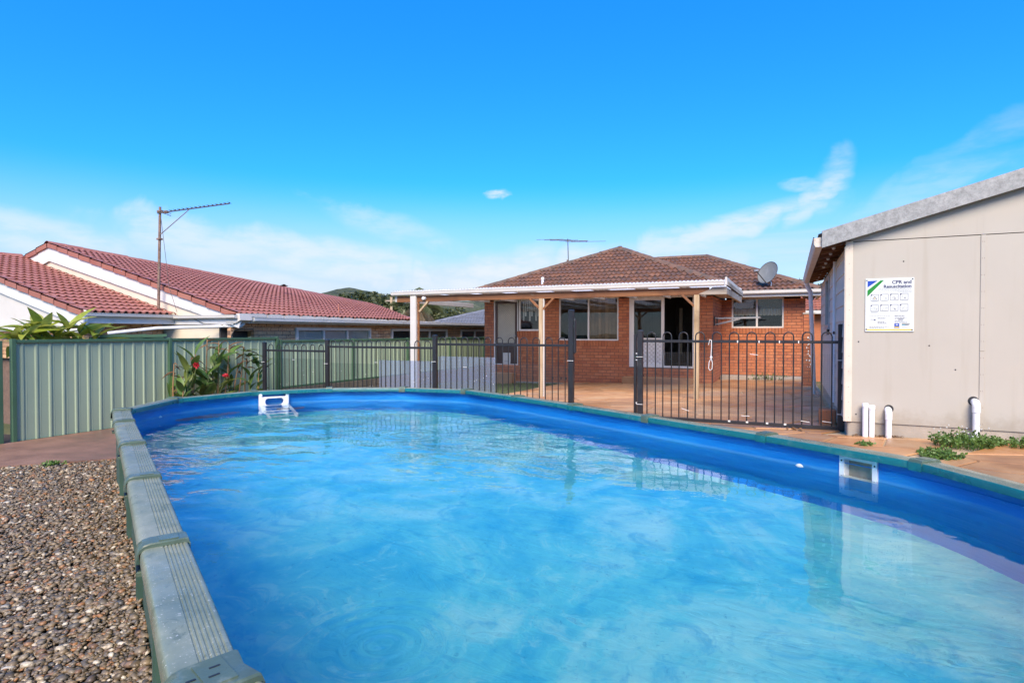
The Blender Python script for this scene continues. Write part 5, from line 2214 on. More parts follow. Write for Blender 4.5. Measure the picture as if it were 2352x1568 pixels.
def post(x, w, mat, z1=2.334, name='post', x2=None, m2=None):
    mb = MB()
    zb = pz(x, PY) - 0.03
    mb.bbox(x - w / 2, x + w / 2, PY - w / 2, PY + w / 2, zb, z1, 0.007)
    mb.build(name, mat, pc)


post(-4.935, 0.088, m_postw)
post(-1.655, 0.096, m_postw)
mb = MB()
mb.bbox(-4.885, -4.862, PY - 0.03, PY + 0.03, pz(-4.9, PY) - 0.03, 2.334, 0.004)
mb.build('post_strap', m_white, pc)
mb = MB()
mb.bbox(-8.30, -8.140, PY - 0.10, PY - 0.032, pz(-8.2, PY) - 0.05, 2.478, 0.005)
mb.build('white_post', m_white, pc)
mb = MB()
mb.bbox(-8.138, -8.108, PY - 0.03, PY + 0.03, pz(-8.2, PY) - 0.05, 2.334, 0.005)
mb.build('post', m_beam, pc)
for (x, s_) in ((-4.92, -1), (-4.92, 1), (-1.655, -1), (-8.12, 1)):
    mb = MB()
    mb.beam((x + s_ * 0.03, PY, 2.10), (x + s_ * 0.275, PY, 2.34), 0.042, 0.065, up=(0, 1, 0))
    mb.build('knee_brace', m_beam if x != -8.12 else m_postw, pc)
for k in range(9):
    x = -8.3 + k * 0.9
    mb = MB()
    mb.bbox(x - .022, x + .022, PY + 0.035, PY + 4.1, 2.50, 2.585, 0.004)
    mb.build('rafter', m_weath, pc)
gutter(pc, (-8.84, PY - 0.035), (-1.14, PY - 0.035), (0, -1), 2.582, 0.088, 0.10)
for k in range(3):
    x = -7.9 + 2.45 * k
    mb = MB()
    mb.box(x, x + .012, PY - 0.148, PY - 0.032, 2.492, 2.586)
    mb.build('gutter_joint', m_white, pc)
# corrugated sheets
shw = 0.762
k = 0
x = -8.84
while x < -1.15:
    x1 = min(x + shw, -1.10)
    n = int((x1 - x) / 0.0127)
    rows = []
    y0, y1 = PY - 0.10, EY + 0.08
    for (yy, zz) in ((y0, 2.606), (y1, 2.70)):
        rows.append([(x + (x1 - x) * i / n, yy, zz + 0.0095 * math.sin(2 * math.pi * (x + (x1 - x) * i / n) / 0.0762) + 0.002 * (k % 2)) for i in range(n + 1)])
    rows2 = [[(p[0], p[1], p[2] - 0.004) for p in r_] for r_ in rows]
    mb = MB()
    mb.grid(rows)
    mb.grid([rows2[0], rows[0]])
    mb.build('roof_sheet', m_poly, pc, smooth=60)
    x = x1
    k += 1
mb = MB()
mb.bbox(-1.125, -1.085, PY - 0.13, EY + 0.0, 2.50, 2.655, 0.004)
mb.build('side_flashing', m_white, pc)
# bulkhead light on the beam
bl = thing('bulkhead_light', 'round bulkhead light on the patio beam beside the white post', 'light', (-7.93, PY - 0.03, 2.41))
mb = MB()
mb.lathe([(0.055, 0.0), (0.055, 0.02), (0.045, 0.024)], (-7.93, PY - 0.03, 2.41), (0, -1, 0), 16)
mb.build('base', m_alu, bl, smooth=40)
mb = MB()
mb.lathe([(0.044, 0.02), (0.046, 0.05), (0.035, 0.08), (0.0, 0.095)], (-7.93, PY - 0.03, 2.41), (0, -1, 0), 16)
mb.build('globe', m_pvc, bl, smooth=True)
mb = MB()
for a in (0, 60, 120):
    pts = []
    for j in range(9):
        t = -1 + 2 * j / 8
        r_ = 0.052 * t
        pts.append((-7.93 + r_ * math.cos(R(a)), PY - 0.05 - 0.055 * (1 - t * t) ** 0.5 * 1.0, 2.41 + r_ * math.sin(R(a))))
    mb.tube(pts, 0.003, 5)
mb.build('cage', m_alu, bl, smooth=True)

# ------------------------------------------------------------------ things on the house
# tv antenna on the left hip
an = thing('roof_antenna', 'small fishbone tv antenna on the brown tiled roof', 'antenna', (-6.6, 18.95, 3.9))
AY = 18.95
sc_ = AY / 18.6
mb = MB()
mb.tube([(-6.72, AY, 3.88), (-6.745, AY, 4.72)], 0.014, 8)
mb.build('mast', m_darkmetal, an, smooth=True)
A0 = Vector((-7.40, AY, 4.74)); A1 = Vector((-6.07, AY + 0.0, 4.58))
mb = MB()
mb.beam(A0, A1, 0.02, 0.02)
mb.build('boom', m_darkmetal, an)
for (t, l_) in ((0.02, 1.15), (0.22, 1.15), (0.40, 1.2), (0.66, 1.25), (0.80, 0.7), (0.97, 1.75)):
    p = A0.lerp(A1, t)
    dv = Vector((0.50, 0.84, 0.10)).normalized() * l_ / 2
    mb = MB()
    mb.tube([p - dv, p + dv], 0.008, 5)
    mb.build('element', m_alu, an)
mb = MB()
mb.bbox(-6.775, -6.715, AY - 0.03, AY + 0.03, 3.96, 4.02, 0.005)
mb.build('clamp', m_rust, an)

# satellite dish
sdh = thing('satellite_dish', 'grey oval satellite dish on the lower tiled roof', 'satellite dish', (-0.50, 18.7, 2.86))
dc = Vector((-0.585, 18.7, 3.305))
dn = Vector((-0.45, -0.86, 0.26)).normalized()
du = Vector((0.53, -0.02, 0.85))
du = (du - dn * du.dot(dn)).normalized()
dr = dn.cross(du)
rows = []
for j in range(7):
    r_ = j / 6
    rows.append([dc + dr * (0.275 * r_ * math.cos(2 * math.pi * k / 32)) + du * (0.335 * r_ * math.sin(2 * math.pi * k / 32)) + dn * (0.055 * r_ * r_ - 0.03) for k in range(33)])
back = [[p - dn * 0.008 for p in r_] for r_ in rows]
mb = MB()
mb.grid([list(reversed(r_)) for r_ in rows])
mb.grid(back)
mb.grid([list(reversed(rows[-1])), list(reversed(back[-1]))])
mb.build('reflector', m_dishgrey, sdh, smooth=60)
mb = MB()
mb.tube(rows[-1], 0.007, 6, cap=False)
mb.build('rim', m_darkmetal, sdh, smooth=True)
feed = dc - dr * 0.10 + dn * 0.34 + du * 0.10
feed = Vector((-0.89, 18.42, 3.36))
mb = MB()
mb.beam(Vector((-0.63, 18.62, 3.02)), feed, 0.022, 0.022)
mb.build('feed_arm', m_darkmetal, sdh)
mb = MB()
mb.tube([feed + Vector((-.05, -.02, -.01)), feed + Vector((.05, .05, .0))], [0.026, 0.034], 10)
mb.build('feed_horn', m_alu, sdh, smooth=True)
mb = MB()
mb.tube([(-0.50, 18.73, 2.84), (-0.50, 18.73, 3.02), (-0.535, 18.74, 3.12), (-0.56, 18.73, 3.25)], 0.019, 8)
mb.bbox(-0.55, -0.45, 18.69, 18.77, 2.855, 2.875, 0.004)
mb.build('mast', m_alu, sdh, smooth=40)

# fold-down clothes line on the side wall
cl = thing('clothesline', 'grey fold-out clothesline on the side wall beside the patio', 'clothesline', (HX1, 17.35, 1.9))
for yy in (17.02, 17.68):
    mb = MB()
    mb.bbox(HX1 + 0.002, HX1 + 0.035, yy - 0.03, yy + 0.03, 1.78, 2.03, 0.004)
    mb.build('wall_bracket', m_darkmetal, cl)
    mb = MB()
    mb.beam((HX1 + 0.02, yy, 1.985), (HX1 + 1.14, yy, 2.0), 0.028, 0.028)
    mb.build('arm', m_cloth if 'm_cloth' in globals() else m_alu, cl)
    mb = MB()
    mb.beam((HX1 + 0.02, yy, 1.81), (HX1 + 0.62, yy, 1.965), 0.022, 0.022)
    mb.build('stay', m_alu, cl)
mb = MB()
mb.beam((HX1 + 1.14, 16.98, 2.0), (HX1 + 1.14, 17.72, 2.0), 0.03, 0.03)
mb.beam((HX1 + 0.25, 16.98, 1.99), (HX1 + 0.25, 17.72, 1.99), 0.025, 0.025)
mb.build('cross_bar', m_alu, cl)
for k in range(6):
    yy = 17.08 + k * 0.108
    mb = MB()
    mb.tube([(HX1 + 0.25, yy, 2.005), (HX1 + 0.7, yy, 1.995), (HX1 + 1.14, yy, 2.015)], 0.003, 5)
    mb.build('line', m_tie, cl)

# brick gate pier between house and shed
pier = thing('brick_pier', 'red brick pier with paint splashes between house and shed', 'pier', (0.42, 16.14, 0.2))
pm_ = Masonry(pier, m_brick, m_mortar)
pm_.wall((0.30, 16.14), (1, 0), 0.23, 0.15, 1.89, [])
pm_.wall((0.53, 16.14), (0, 1), 0.60, 0.15, 1.89, [])
pm_.wall((0.30, 16.74), (0, -1), 0.60, 0.15, 1.89, [])
pm_.finish(140)
mb = MB()
for k in range(26):
    z = rng.uniform(0.7, 1.55)
    x = 0.42 + rng.gauss(0, 0.035)
    mb.box(x, x + rng.uniform(.006, .03), 16.132, 16.1385, z, z + rng.uniform(.01, .05))
stuff(mb.build('paint_splash', m_tie, pier))
mb = MB()
mb.bbox(0.28, 0.55, 16.12, 16.76, 2.04, 2.08, 0.006)
mb.build('coping', m_conc, pier)

# ------------------------------------------------------------------ the cream shed
SX, SY, SYB = 0.593, 7.954, 13.75
SXR = 6.35
APXX = (SX - 0.26 + SXR + 0.26) / 2
SLP = 0.2817
shed = thing('shed', 'cream fibro shed with galvanised barge beside the pool', 'shed', (3.4, SY, 0.3))


def roof_z(x):
    return 2.785 + SLP * ((x if x < APXX else 2 * APXX - x) - (SX - 0.26))


# concrete base
mb = MB()
mb.bbox(SX + 0.02, SXR - 0.02, SY + 0.015, SYB, 0.1, 0.585, 0.012)
mb.build('base_slab', m_conc, shed)
# front sheets: two below the joint line, gable pieces above
sheets = [(SX + 0.055, 1.853), (1.892, 3.09), (3.13, 4.33), (4.37, SXR - 0.055)]
for k, (x0, x1) in enumerate(sheets):
    mb = MB()
    zb0 = 0.572 - (0.012 if k else 0)
    mb.prism([(x0, SY, zb0), (x1, SY, zb0 - 0.006), (x1, SY, 2.648), (x0, SY, 2.648)], (0, 0.012, 0))
    mb.build('wall_sheet', m_shed, shed)
    mb = MB()
    mb.prism([(x0 - .02, SY - 0.006, 2.656), (x1 + .02, SY - 0.006, 2.656), (x1 + .02, SY - 0.006, roof_z(x1 + .02) - 0.1)] + ([(APXX, SY - 0.006, roof_z(APXX) - 0.1)] if x0 < APXX < x1 else []) + [(x0 - .02, SY - 0.006, roof_z(x0 - .02) - 0.1)], (0, 0.012, 0))
    mb.build('gable_sheet', m_shed, shed)
for (x0, x1) in ((1.850, 1.895), (3.087, 3.133), (4.327, 4.373)):
    for (z0, z1) in ((0.556, 1.402), (1.404, 2.650)):
        mb = MB()
        mb.bbox(x0, x1, SY - 0.009, SY - 0.001, z0, z1, 0.003)
        mb.build('cover_strip', m_shed, shed)
mb = MB()
mb.bbox(SX - 0.012, SX + 0.062, SY - 0.012, SY - 0.0, 0.572, 2.66, 0.003)
mb.bbox(SX - 0.022, SX - 0.0125, SY - 0.011, SY + 0.05, 0.572, 2.60, 0.003)
mb.build('corner_board', m_board, shed)
mb = MB()
mb.box(SX + 0.03, SXR - 0.03, SY + 0.014, SYB - 0.01, 0.58, 2.7)
mb.build('frame_wall', m_dark, shed)
# side weatherboards
for k in range(11):
    z0 = 0.60 + k * 0.19
    z1 = min(z0 + 0.205, 2.60)
    ys = [(SY + 0.055, 9.46), (9.50, 11.90), (11.94, SYB)] if 5.5 < k < 10.2 else [(SY + 0.055, 9.46), (9.50, SYB)]
    for (y0, y1) in ys:
        segs = [(y0, y1)]
        if z1 > 1.72 and z0 < 2.5 and y0 < 11.8 and y1 > 10.98:
            segs = [(y0, 10.94), (11.88, y1)]
        for (a, b_) in segs:
            if b_ - a < 0.02:
                continue
            mb = MB()
            mb.prism([(SX, a, z0), (SX - 0.018, a, z0), (SX - 0.006, a, z1), (SX + 0.006, a, z1)], (0, b_ - a, 0))
            mb.build('weatherboard', m_board, shed)
mb = MB()
mb.bbox(SX - 0.022, SX + 0.0, 9.455, 9.505, 0.58, 2.58, 0.003)
mb.build('cover_strip', m_board, shed)
mb = MB()
mb.bbox(SX - 0.02, SX + 0.0, SYB, SYB + 0.02, 0.58, 2.6, 0.003)
mb.build('corner_board', m_board, shed)
# side window
mb = MB()
for (y0, y1, z0, z1) in ((10.94, 10.99, 1.68, 2.54), (11.83, 11.88, 1.68, 2.54), (10.99, 11.83, 2.49, 2.54), (10.99, 11.83, 1.68, 1.73)):
    mb.bbox(SX - 0.035, SX + 0.02, y0, y1, z0, z1, 0.003)
sw = mb.build('window', m_alu, shed)
mb = MB()
mb.box(SX - 0.012, SX - 0.008, 10.985, 11.835, 1.72, 2.5)
mb.build('pane', m_glass, sw)
mb = MB()
mb.bbox(SX - 0.055, SX + 0.01, 10.92, 11.90, 1.655, 1.678, 0.003)
mb.build('sill', m_alu, sw)
# barge capping
for sgn in (1, -1):
    def bx(x):
        return x if sgn > 0 else 2 * APXX - x
    mb = MB()
    pts = [(bx(SX - 0.262), 7.84, 2.588), (bx(APXX - 0.0), 7.84, 2.588 + SLP * (APXX - SX + 0.262)), (bx(APXX), 7.84, 2.783 + SLP * (APXX - SX + 0.262)), (bx(SX - 0.262), 7.84, 2.783)]
    mb.prism(pts, (0, 0.004, 0))
    mb.prism([(p[0], 7.845, p[2]) for p in (pts[3], pts[2])] + [(pts[2][0], 7.845, pts[2][2] - 0.004), (pts[3][0], 7.845, pts[3][2] - 0.004)], (0, 0.14, 0))
    mb.prism([(pts[0][0], 7.8445, pts[0][2]), (pts[1][0], 7.8445, pts[1][2]), (pts[1][0], 7.8445, pts[1][2] + 0.006), (pts[0][0], 7.8445, pts[0][2] + 0.006)], (0, 0.05, 0))
    mb.build('barge_capping', m_galv, shed)
# corrugated roof sheets
for sgn in (1, -1):
    rows = []
    for x_ in (SX - 0.30, APXX):
        xx = x_ if sgn > 0 else 2 * APXX - x_
        n = 460
        row = []
        for i in range(n + 1):
            y = 7.86 + (SYB + 0.15 - 7.86) * i / n
            row.append((xx, y, roof_z(x_) - 0.03 + 0.009 * math.sin(2 * math.pi * y / 0.0762)))
        rows.append(row)
    mb = MB()
    mb.grid(rows)
    mb.build('roof_sheet', m_galv, shed, smooth=60)
# eave: rafter ends, lining, gutter
for k in range(11):
    y = 8.06 + k * 0.55
    mb = MB()
    mb.prism([(SX - 0.235, y, 2.60), (SX + 0.02, y, 2.66), (SX + 0.02, y, 2.77), (SX - 0.235, y, 2.70)], (0, 0.045, 0))
    mb.build('rafter_end', m_beam, shed)
mb = MB()
mb.add([(SX - 0.26, 7.9, 2.705), (SX, 7.9, 2.775), (SX, SYB, 2.775), (SX - 0.26, SYB, 2.705)], [(0, 1, 2, 3)])
mb.build('eave_lining', m_beam, shed)
m_rustwhite = pm('rust_stained_white_gutter', (0.66, 0.60, 0.52), 0.6, 0.12, 3, 0.1, 40, dirt=(0.30, 0.17, 0.09), dirt_amt=0.7)
gutter(shed, (SX - 0.245, 7.88), (SX - 0.245, SYB + 0.1), (-1, 0), 2.72, 0.115, 0.10, mat=m_rustwhite)
mb = MB()
for k in range(9):
    y = 8.4 + k * 0.6
    mb.lathe([(0.0, -0.03), (0.02, -0.02), (0.022, 0.0)], (SX - 0.11, y, 2.655), (0, 0, 1), 8)
mb.build('soffit_bracket', m_pvc, shed)
# slanting downpipe at the far end
mb = MB()
mb.tube([(SX - 0.295, 13.55, 2.62), (SX - 0.27, 13.6, 2.52), (0.375, 13.62, 2.42), (0.46, 13.70, 0.35), (0.50, 13.8, 0.31)], 0.042, 12)
mb.build('downpipe', m_pvc, shed, smooth=50)
mb = MB()
mb.tube([(0.565, 9.55, 2.60), (0.565, 9.55, 0.62)], 0.022, 10)
mb.build('conduit_pipe', m_pvc, shed, smooth=50)
mb = MB()
mb.tube([(0.57, 9.40, 1.60), (0.573, 10.2, 1.60), (0.575, 11.4, 1.585), (0.578, 13.4, 1.60)], 0.006, 6)
mb.build('cable', m_board, shed, smooth=True)
mb = MB()
mb.lathe([(0.0, 0.02), (0.02, 0.02), (0.022, 0.0)], (0.56, 9.38, 1.60), (-1, 0, 0), 10)
mb.build('socket_cap', m_black, shed)
# brick step beside the gate
bs = thing('brick_step', 'single red brick step beside the shed side wall', 'step', (0.48, 9.03, 0.4))
mb = MB()
mb.bbox(0.36, 0.565, 8.96, 9.19, 0.385, 0.575, 0.01)
mb.build('block', m_brick, bs)
# nail and screws
mb = MB()
nails = [(1.152, 2.403), (1.64, 1.20), (1.40, 1.46), (0.70, 0.66), (0.72, 1.5)]
for (x, z) in nails:
    mb.lathe([(0.0, 0.004), (0.007, 0.003), (0.008, 0.0)], (x, SY - 0.0005, z), (0, -1, 0), 8)
mb.build('screw_head', m_black, shed)
mb = MB()
for x in (0.62, 1.862, 1.882, 3.10):
    for k in range(12):
        z = 0.62 + k * 0.178
        mb.lathe([(0.0, 0.0022), (0.0035, 0.0018), (0.004, 0.0)], (x + rng.uniform(-.003, .003), SY - (0.0115 if x < 0.7 else 0.0088), z), (0, -1, 0), 6)
stuff(mb.build('nail_head', m_rust, shed))

# ---- pvc pipes
GPY = SY - 0.075


def pipe_thing(label, x, ztop, elbow, r=0.031):
    t = thing('pvc_pipe', label, 'pipe', (x, GPY, pz(x, GPY)), 'white pipes along the shed base')
    zb = pz(x, GPY) - 0.02
    mb = MB()
    if elbow:
        mb.tube([(x, GPY, zb), (x, GPY, ztop - 0.06)], r, 18)
        mb.build('riser', m_pvc, t, smooth=50)
        pts = [(x, GPY, ztop - 0.11)]
        for k in range(7):
            a = R(90 * k / 6)
            pts.append((x - elbow * 0.0, GPY + 0.05 - 0.05 * math.cos(a), ztop - 0.045 + 0.05 * math.sin(a) - 0.01))
        pts.append((x, SY + 0.02, ztop - 0.005))
        mb = MB()
        mb.tube(pts, r * 1.17, 18)
        mb.build('elbow', m_pvc, t, smooth=50)
        mb = MB()
        mb.lathe([(r * 1.55, 0.001), (r * 1.55, 0.0)], (x + 0.01 * elbow, SY - 0.002, ztop + 0.004), (0, -1, 0), 20)
        mb.add([Vector((x + 0.01 * elbow + r * 1.5 * math.cos(2 * math.pi * k / 20), SY - 0.0022, ztop + 0.004 + r * 1.5 * math.sin(2 * math.pi * k / 20))) for k in range(20)], [tuple(range(20))])
        mb.build('wall_hole', m_black, t)
    else:
        mb.tube([(x, GPY, zb), (x, GPY, ztop - 0.03)], r, 18)
        mb.build('riser', m_pvc, t, smooth=50)
        mb = MB()
        mb.lathe([(r * 1.12, -0.045), (r * 1.14, -0.003), (r * 1.06, 0.0), (0.0, 0.001)], (x, GPY, ztop), (0, 0, 1), 18)
        mb.build('end_cap', m_pvc, t, smooth=40)
    return t


pipe_thing('capped white pipe nearest the shed corner, taller of the pair', 0.785, 0.80, 0, 0.029)
pipe_thing('capped white pipe, shorter of the pair near the shed corner', 0.851, 0.78, 0, 0.029)
pipe_thing('short white elbow pipe entering the shed beside the capped pair', 1.014, 0.735, 1)
pipe_thing('white elbow pipe entering the shed above the leafy weed', 1.812, 0.862, -1, 0.033)

# ---- safety sign
sg = thing('safety_sign', 'white resuscitation instruction sign screwed to the cream shed wall', 'sign', (1.018, SY - 0.01, 1.61))
X0, X1, Z0, Z1 = 0.782, 1.254, 1.614, 2.219
SGY = SY - 0.0125
m_sign = pm('sign_white', (0.66, 0.69, 0.66), 0.35, 0.03, 3, 0.0, dirt=(0.55, 0.52, 0.45), dirt_amt=0.2)
m_navy = pm('sign_navy', (0.012, 0.015, 0.10), 0.4, 0.02, 3, 0.0)
m_blue = pm('sign_blue', (0.008, 0.055, 0.40), 0.4, 0.02, 3, 0.0)
m_sgreen = pm('sign_green', (0.005, 0.22, 0.02), 0.4, 0.02, 3, 0.0)
m_syel = pm('sign_yellow', (0.72, 0.48, 0.02), 0.4, 0.02, 3, 0.0)
m_sgrey = pm('sign_grey_print', (0.36, 0.38, 0.38), 0.4, 0.02, 3, 0.0)
m_steal = pm('sign_teal', (0.02, 0.24, 0.36), 0.4, 0.02, 3, 0.0)
m_sblack = pm('sign_black', (0.015, 0.015, 0.018), 0.4, 0.02, 3, 0.0)
mb = MB()
mb.bbox(X0, X1, SGY, SY - 0.0105 + 0.008, Z0, Z1, 0.0015)
board = mb.build('board', m_sign, sg)
S_ = Z1 - Z0
WX = X1 - X0


def sx(px):           # sign drawing coordinates 0..1 from the left, 0..1 from the top
    return X0 + WX * px


def sz(py):
    return Z1 - S_ * py


def flat(name, polys, mat, parent=None, d=0.0006):
    mb = MB()
    for pl in polys:
        mb.add([(sx(a), SGY - d, sz(b_)) for a, b_ in pl], [tuple(range(len(pl)))])
    return mb.build(name, mat, parent or sg)


def rect(x0, y0, x1, y1):
    return [(x0, y0), (x0, y1), (x1, y1), (x1, y0)]


def outline(x0, y0, x1, y1, t=0.006):
    return [rect(x0, y0, x1, y0 + t), rect(x0, y1 - t, x1, y1), rect(x0, y0, x0 + t, y1), rect(x1 - t, y0, x1, y1)]


flat('blue_flash', [[(0.045, 0.045), (0.045, 0.165), (0.255, 0.040)]], m_blue)
flat('green_flash', [[(0.042, 0.222), (0.042, 0.338), (0.385, 0.036), (0.315, 0.038)]], m_sgreen)
flat('yellow_band', [rect(0.04, 0.952, 0.965, 0.974)], m_syel)


def text(body, x, y, size, mat, align='RIGHT', bold=0.0, name='lettering'):
    cu = bpy.data.curves.new('tmp', 'FONT')
    cu.body = body
    cu.size = size
    cu.align_x = align
    cu.offset = bold
    cu.resolution_u = 3
    ob = bpy.data.objects.new('tmp', cu)
    COL.objects.link(ob)
    bpy.context.view_layer.update()
    dg = bpy.context.evaluated_depsgraph_get()
    me_ = bpy.data.meshes.new_from_object(ob.evaluated_get(dg))
    bpy.data.objects.remove(ob)
    mb = MB()
    mb.add([(sx(x) + v_.co.x, SGY - 0.0008, sz(y) + v_.co.y) for v_ in me_.vertices], [tuple(p.vertices) for p in me_.polygons])
    bpy.data.meshes.remove(me_)
    return mb.build(name, mat, sg)


text('CPR and', 0.945, 0.108, 0.053, m_navy, bold=0.0014)
text('Resuscitation', 0.945, 0.183, 0.0500, m_navy, bold=0.0014)
text('SEND FOR HELP', 0.61, 0.712, 0.0130, m_navy, 'LEFT', 0.0003)
text('"000"', 0.66, 0.785, 0.030, m_navy, 'LEFT', 0.0004)
tl = []
for (y, a, b_) in ((0.195, 0.27, 0.945), (0.218, 0.27, 0.945), (0.243, 0.27, 0.945), (0.262, 0.68, 0.945), (0.70, 0.09, 0.53)):
    x_ = a
    while x_ < b_:
        w_ = rng.uniform(0.02, 0.06)
        tl.append(rect(x_, y, min(x_ + w_, b_), y + 0.008))
        x_ += w_ + 0.010
flat('small_print', tl, m_sgrey)
tl = []
for (y, a, b_) in ((0.735, 0.61, 0.85), (0.762, 0.61, 0.65), (0.80, 0.61, 0.78), (0.823, 0.61, 0.86), (0.90, 0.09, 0.50), (0.922, 0.09, 0.40), (0.738, 0.26, 0.42), (0.812, 0.26, 0.40), (0.828, 0.26, 0.44)):
    x_ = a
    while x_ < b_:
        w_ = rng.uniform(0.02, 0.06)
        tl.append(rect(x_, y, min(x_ + w_, b_), y + 0.007))
        x_ += w_ + 0.010
flat('small_print', tl, m_navy)
tl = []
for (y, a, b_) in ((0.425, .14, .26), (0.44, .14, .25), (.425, .34, .46), (.438, .54, .68), (.425, .74, .88), (.62, .12, .26), (.632, .12, .27), (.644, .12, .25), (.60, .34, .44), (.61, .72, .88), (.622, .72, .88), (.635, .72, .86), (.755, .26, .43), (.77, .26, .42), (.845, .26, .46), (.858, .26, .45)):
    tl.append(rect(a, y, b_, y + 0.004))
flat('small_print', tl, m_sgrey)
for r_ in range(2):
    for c in range(4):
        x0 = 0.115 + c * 0.2 + 0.0
        y0 = 0.300 + r_ * 0.197 - c * 0.003
        fr_ = flat('pictogram_box', outline(x0, y0, x0 + 0.165, y0 + 0.122), m_navy)
        flat('corner_flash', [[(x0, y0), (x0, y0 + 0.036), (x0 + 0.045, y0)]], m_navy, d=0.0009)
        if r_ == 0 and c == 0:
            t = 0.006
            cx, cy0, cy1 = x0 + 0.083, y0 + 0.028, y0 + 0.095
            flat('warning_triangle', [[(cx, cy0), (cx - .052, cy1), (cx - .040, cy1 - .006), (cx, cy0 + .016)], [(cx, cy0), (cx, cy0 + .016), (cx + .040, cy1 - .006), (cx + .052, cy1)], [(cx - .052, cy1), (cx + .052, cy1), (cx + .040, cy1 - .007), (cx - .040, cy1 - .007)]], m_navy)
            flat('warning_mark', [rect(cx - .012, cy1 - .03, cx + .012, cy1 - .015)], m_syel)
        elif r_ == 1 and c == 0:
            flat('ambulance_drawing', outline(x0 + .03, y0 + .055, x0 + .11, y0 + .09, .004) + [rect(x0 + .065, y0 + .062, x0 + .082, y0 + .074), rect(x0 + .11, y0 + .07, x0 + .14, y0 + .09)], m_sgrey)
        else:
            pl = []
            for k in range(9):
                ax_ = x0 + rng.uniform(.025, .12)
                ay_ = y0 + rng.uniform(.04, .10)
                a = rng.uniform(-0.6, 0.6)
                l_ = rng.uniform(.012, .04)
                dx, dy = l_ * math.cos(a), l_ * math.sin(a) * .7
                pl.append([(ax_, ay_), (ax_ + .002, ay_ + .005), (ax_ + dx + .002, ay_ + dy + .005), (ax_ + dx, ay_ + dy)])
            flat('line_drawing', pl, m_sgrey)
            if (r_, c) in ((0, 2), (0, 3), (1, 2)):
                flat('dark_figure', [rect(x0 + .09, y0 + .075, x0 + .108, y0 + .095)], m_navy)
flat('infant_drawing', [[(0.19, .765), (0.175, .775), (0.19, .79), (0.215, .79), (0.225, .77)], rect(.11, .775, .17, .779), rect(.12, .755, .15, .758)], m_navy)
flat('infant_drawing', [rect(.10, .865, .16, .868), rect(.13, .85, .15, .853), rect(.18, .835, .21, .838)], m_sgrey)
flat('badge', [rect(.605, .845, .705, .932)], m_blue)
flat('badge_dome', [[(.625, .872), (.655, .858), (.69, .872), (.655, .882)]], m_sign, d=0.001)
flat('badge_strip', [rect(.612, .905, .698, .925)], m_syel, d=0.001)
flat('brush_logo', [rect(.755, .846, .915, .857)], m_sblack)
flat('brush_logo', [rect(.755, .868, .83, .884)], m_steal)
flat('brush_logo', [[(.83, .868), (.83, .882), (.905, .88), (.89, .87)]], m_navy)
flat('brush_logo', [rect(.755, .908, .875, .914)], m_sgrey)
for (a, b_) in ((.03, .032), (.965, .026), (.028, .955), (.962, .965)):
    mb = MB()
    mb.lathe([(0.0, 0.005), (0.006, 0.004), (0.0075, 0.0)], (sx(a), SGY - 0.0003, sz(b_)), (0, -1, 0), 10)
    mb.build('screw', m_sblack, sg, smooth=True)

# ------------------------------------------------------------------ the neighbour's house on the left
nb = thing('neighbour_house', 'blond brick house with dark red tiled gable roof behind the green fence', 'house', (-14, 9.2, -0.5))
NEX, NRX = -10.55, -17.37
NY0, NY1 = 9.0, 21.0
NZE = 1.965


def nrise(y):
    return 1.90 - 0.078 * (y - NY0)


def npt(e, f_):
    """e metres along the eave from the gable, f_ fraction up the slope"""
    y = NY0 + e
    return Vector((NEX + (NRX - NEX) * f_, y, NZE + nrise(y) * f_))


NSL = math.hypot(NRX - NEX, 1.90)


def nframe(e, u):
    f_ = u / NSL
    p = npt(e, f_)
    E = (npt(e + 0.1, f_) - npt(e - 0.1, f_)).normalized()
    U = (npt(e, f_ + 0.01) - npt(e, f_ - 0.01)).normalized()
    N = E.cross(U).normalized()
    U = N.cross(E)
    return p, E, U, N


nroof = Roofing(nb, m_tile_red, waves=2, amp=0.032)
# hip line: from the ridge end down to the eave
nroof.face(nframe, [(-0.02, 0), (6.35, 0), (12.0, NSL), (-0.02, NSL)])
# nearer, lower wing
MEX, MZE = -12.5, 1.985
MSL_T = 0.262
MY0 = 7.07


def mframe(e, u):
    cs = 1 / math.hypot(1, MSL_T)
    E = Vector((0, 1, 0))
    U = Vector((-cs, 0, MSL_T * cs))
    return Vector((MEX, MY0 + e, MZE)) + U * u + E * e * 0, E, U, E.cross(U)


nroof.face(mframe, [(-0.02, 0), (1.95, 0), (1.95, 6.3), (-0.02, 6.3)])
nroof.finish(300)
mb = MB()
mb.add([npt(0, 0) + Vector((0, 0, -.014)), npt(6.35, 0) + Vector((0, 0, -.014)), npt(12, 1) + Vector((0, 0, -.014)), npt(0, 1) + Vector((0, 0, -.014))], [(0, 1, 2, 3)])
mb.add([(MEX, MY0, MZE - .014), (MEX, 9.0, MZE - .014), (MEX - 6.1, 9.0, MZE + 6.1 * MSL_T - .014), (MEX - 6.1, MY0, MZE + 6.1 * MSL_T - .014)], [(0, 1, 2, 3)])
mb.build('roof_underlay', m_dark, nb)  # near-black sheet puts shade into the gaps under the tile waves
mb = MB()
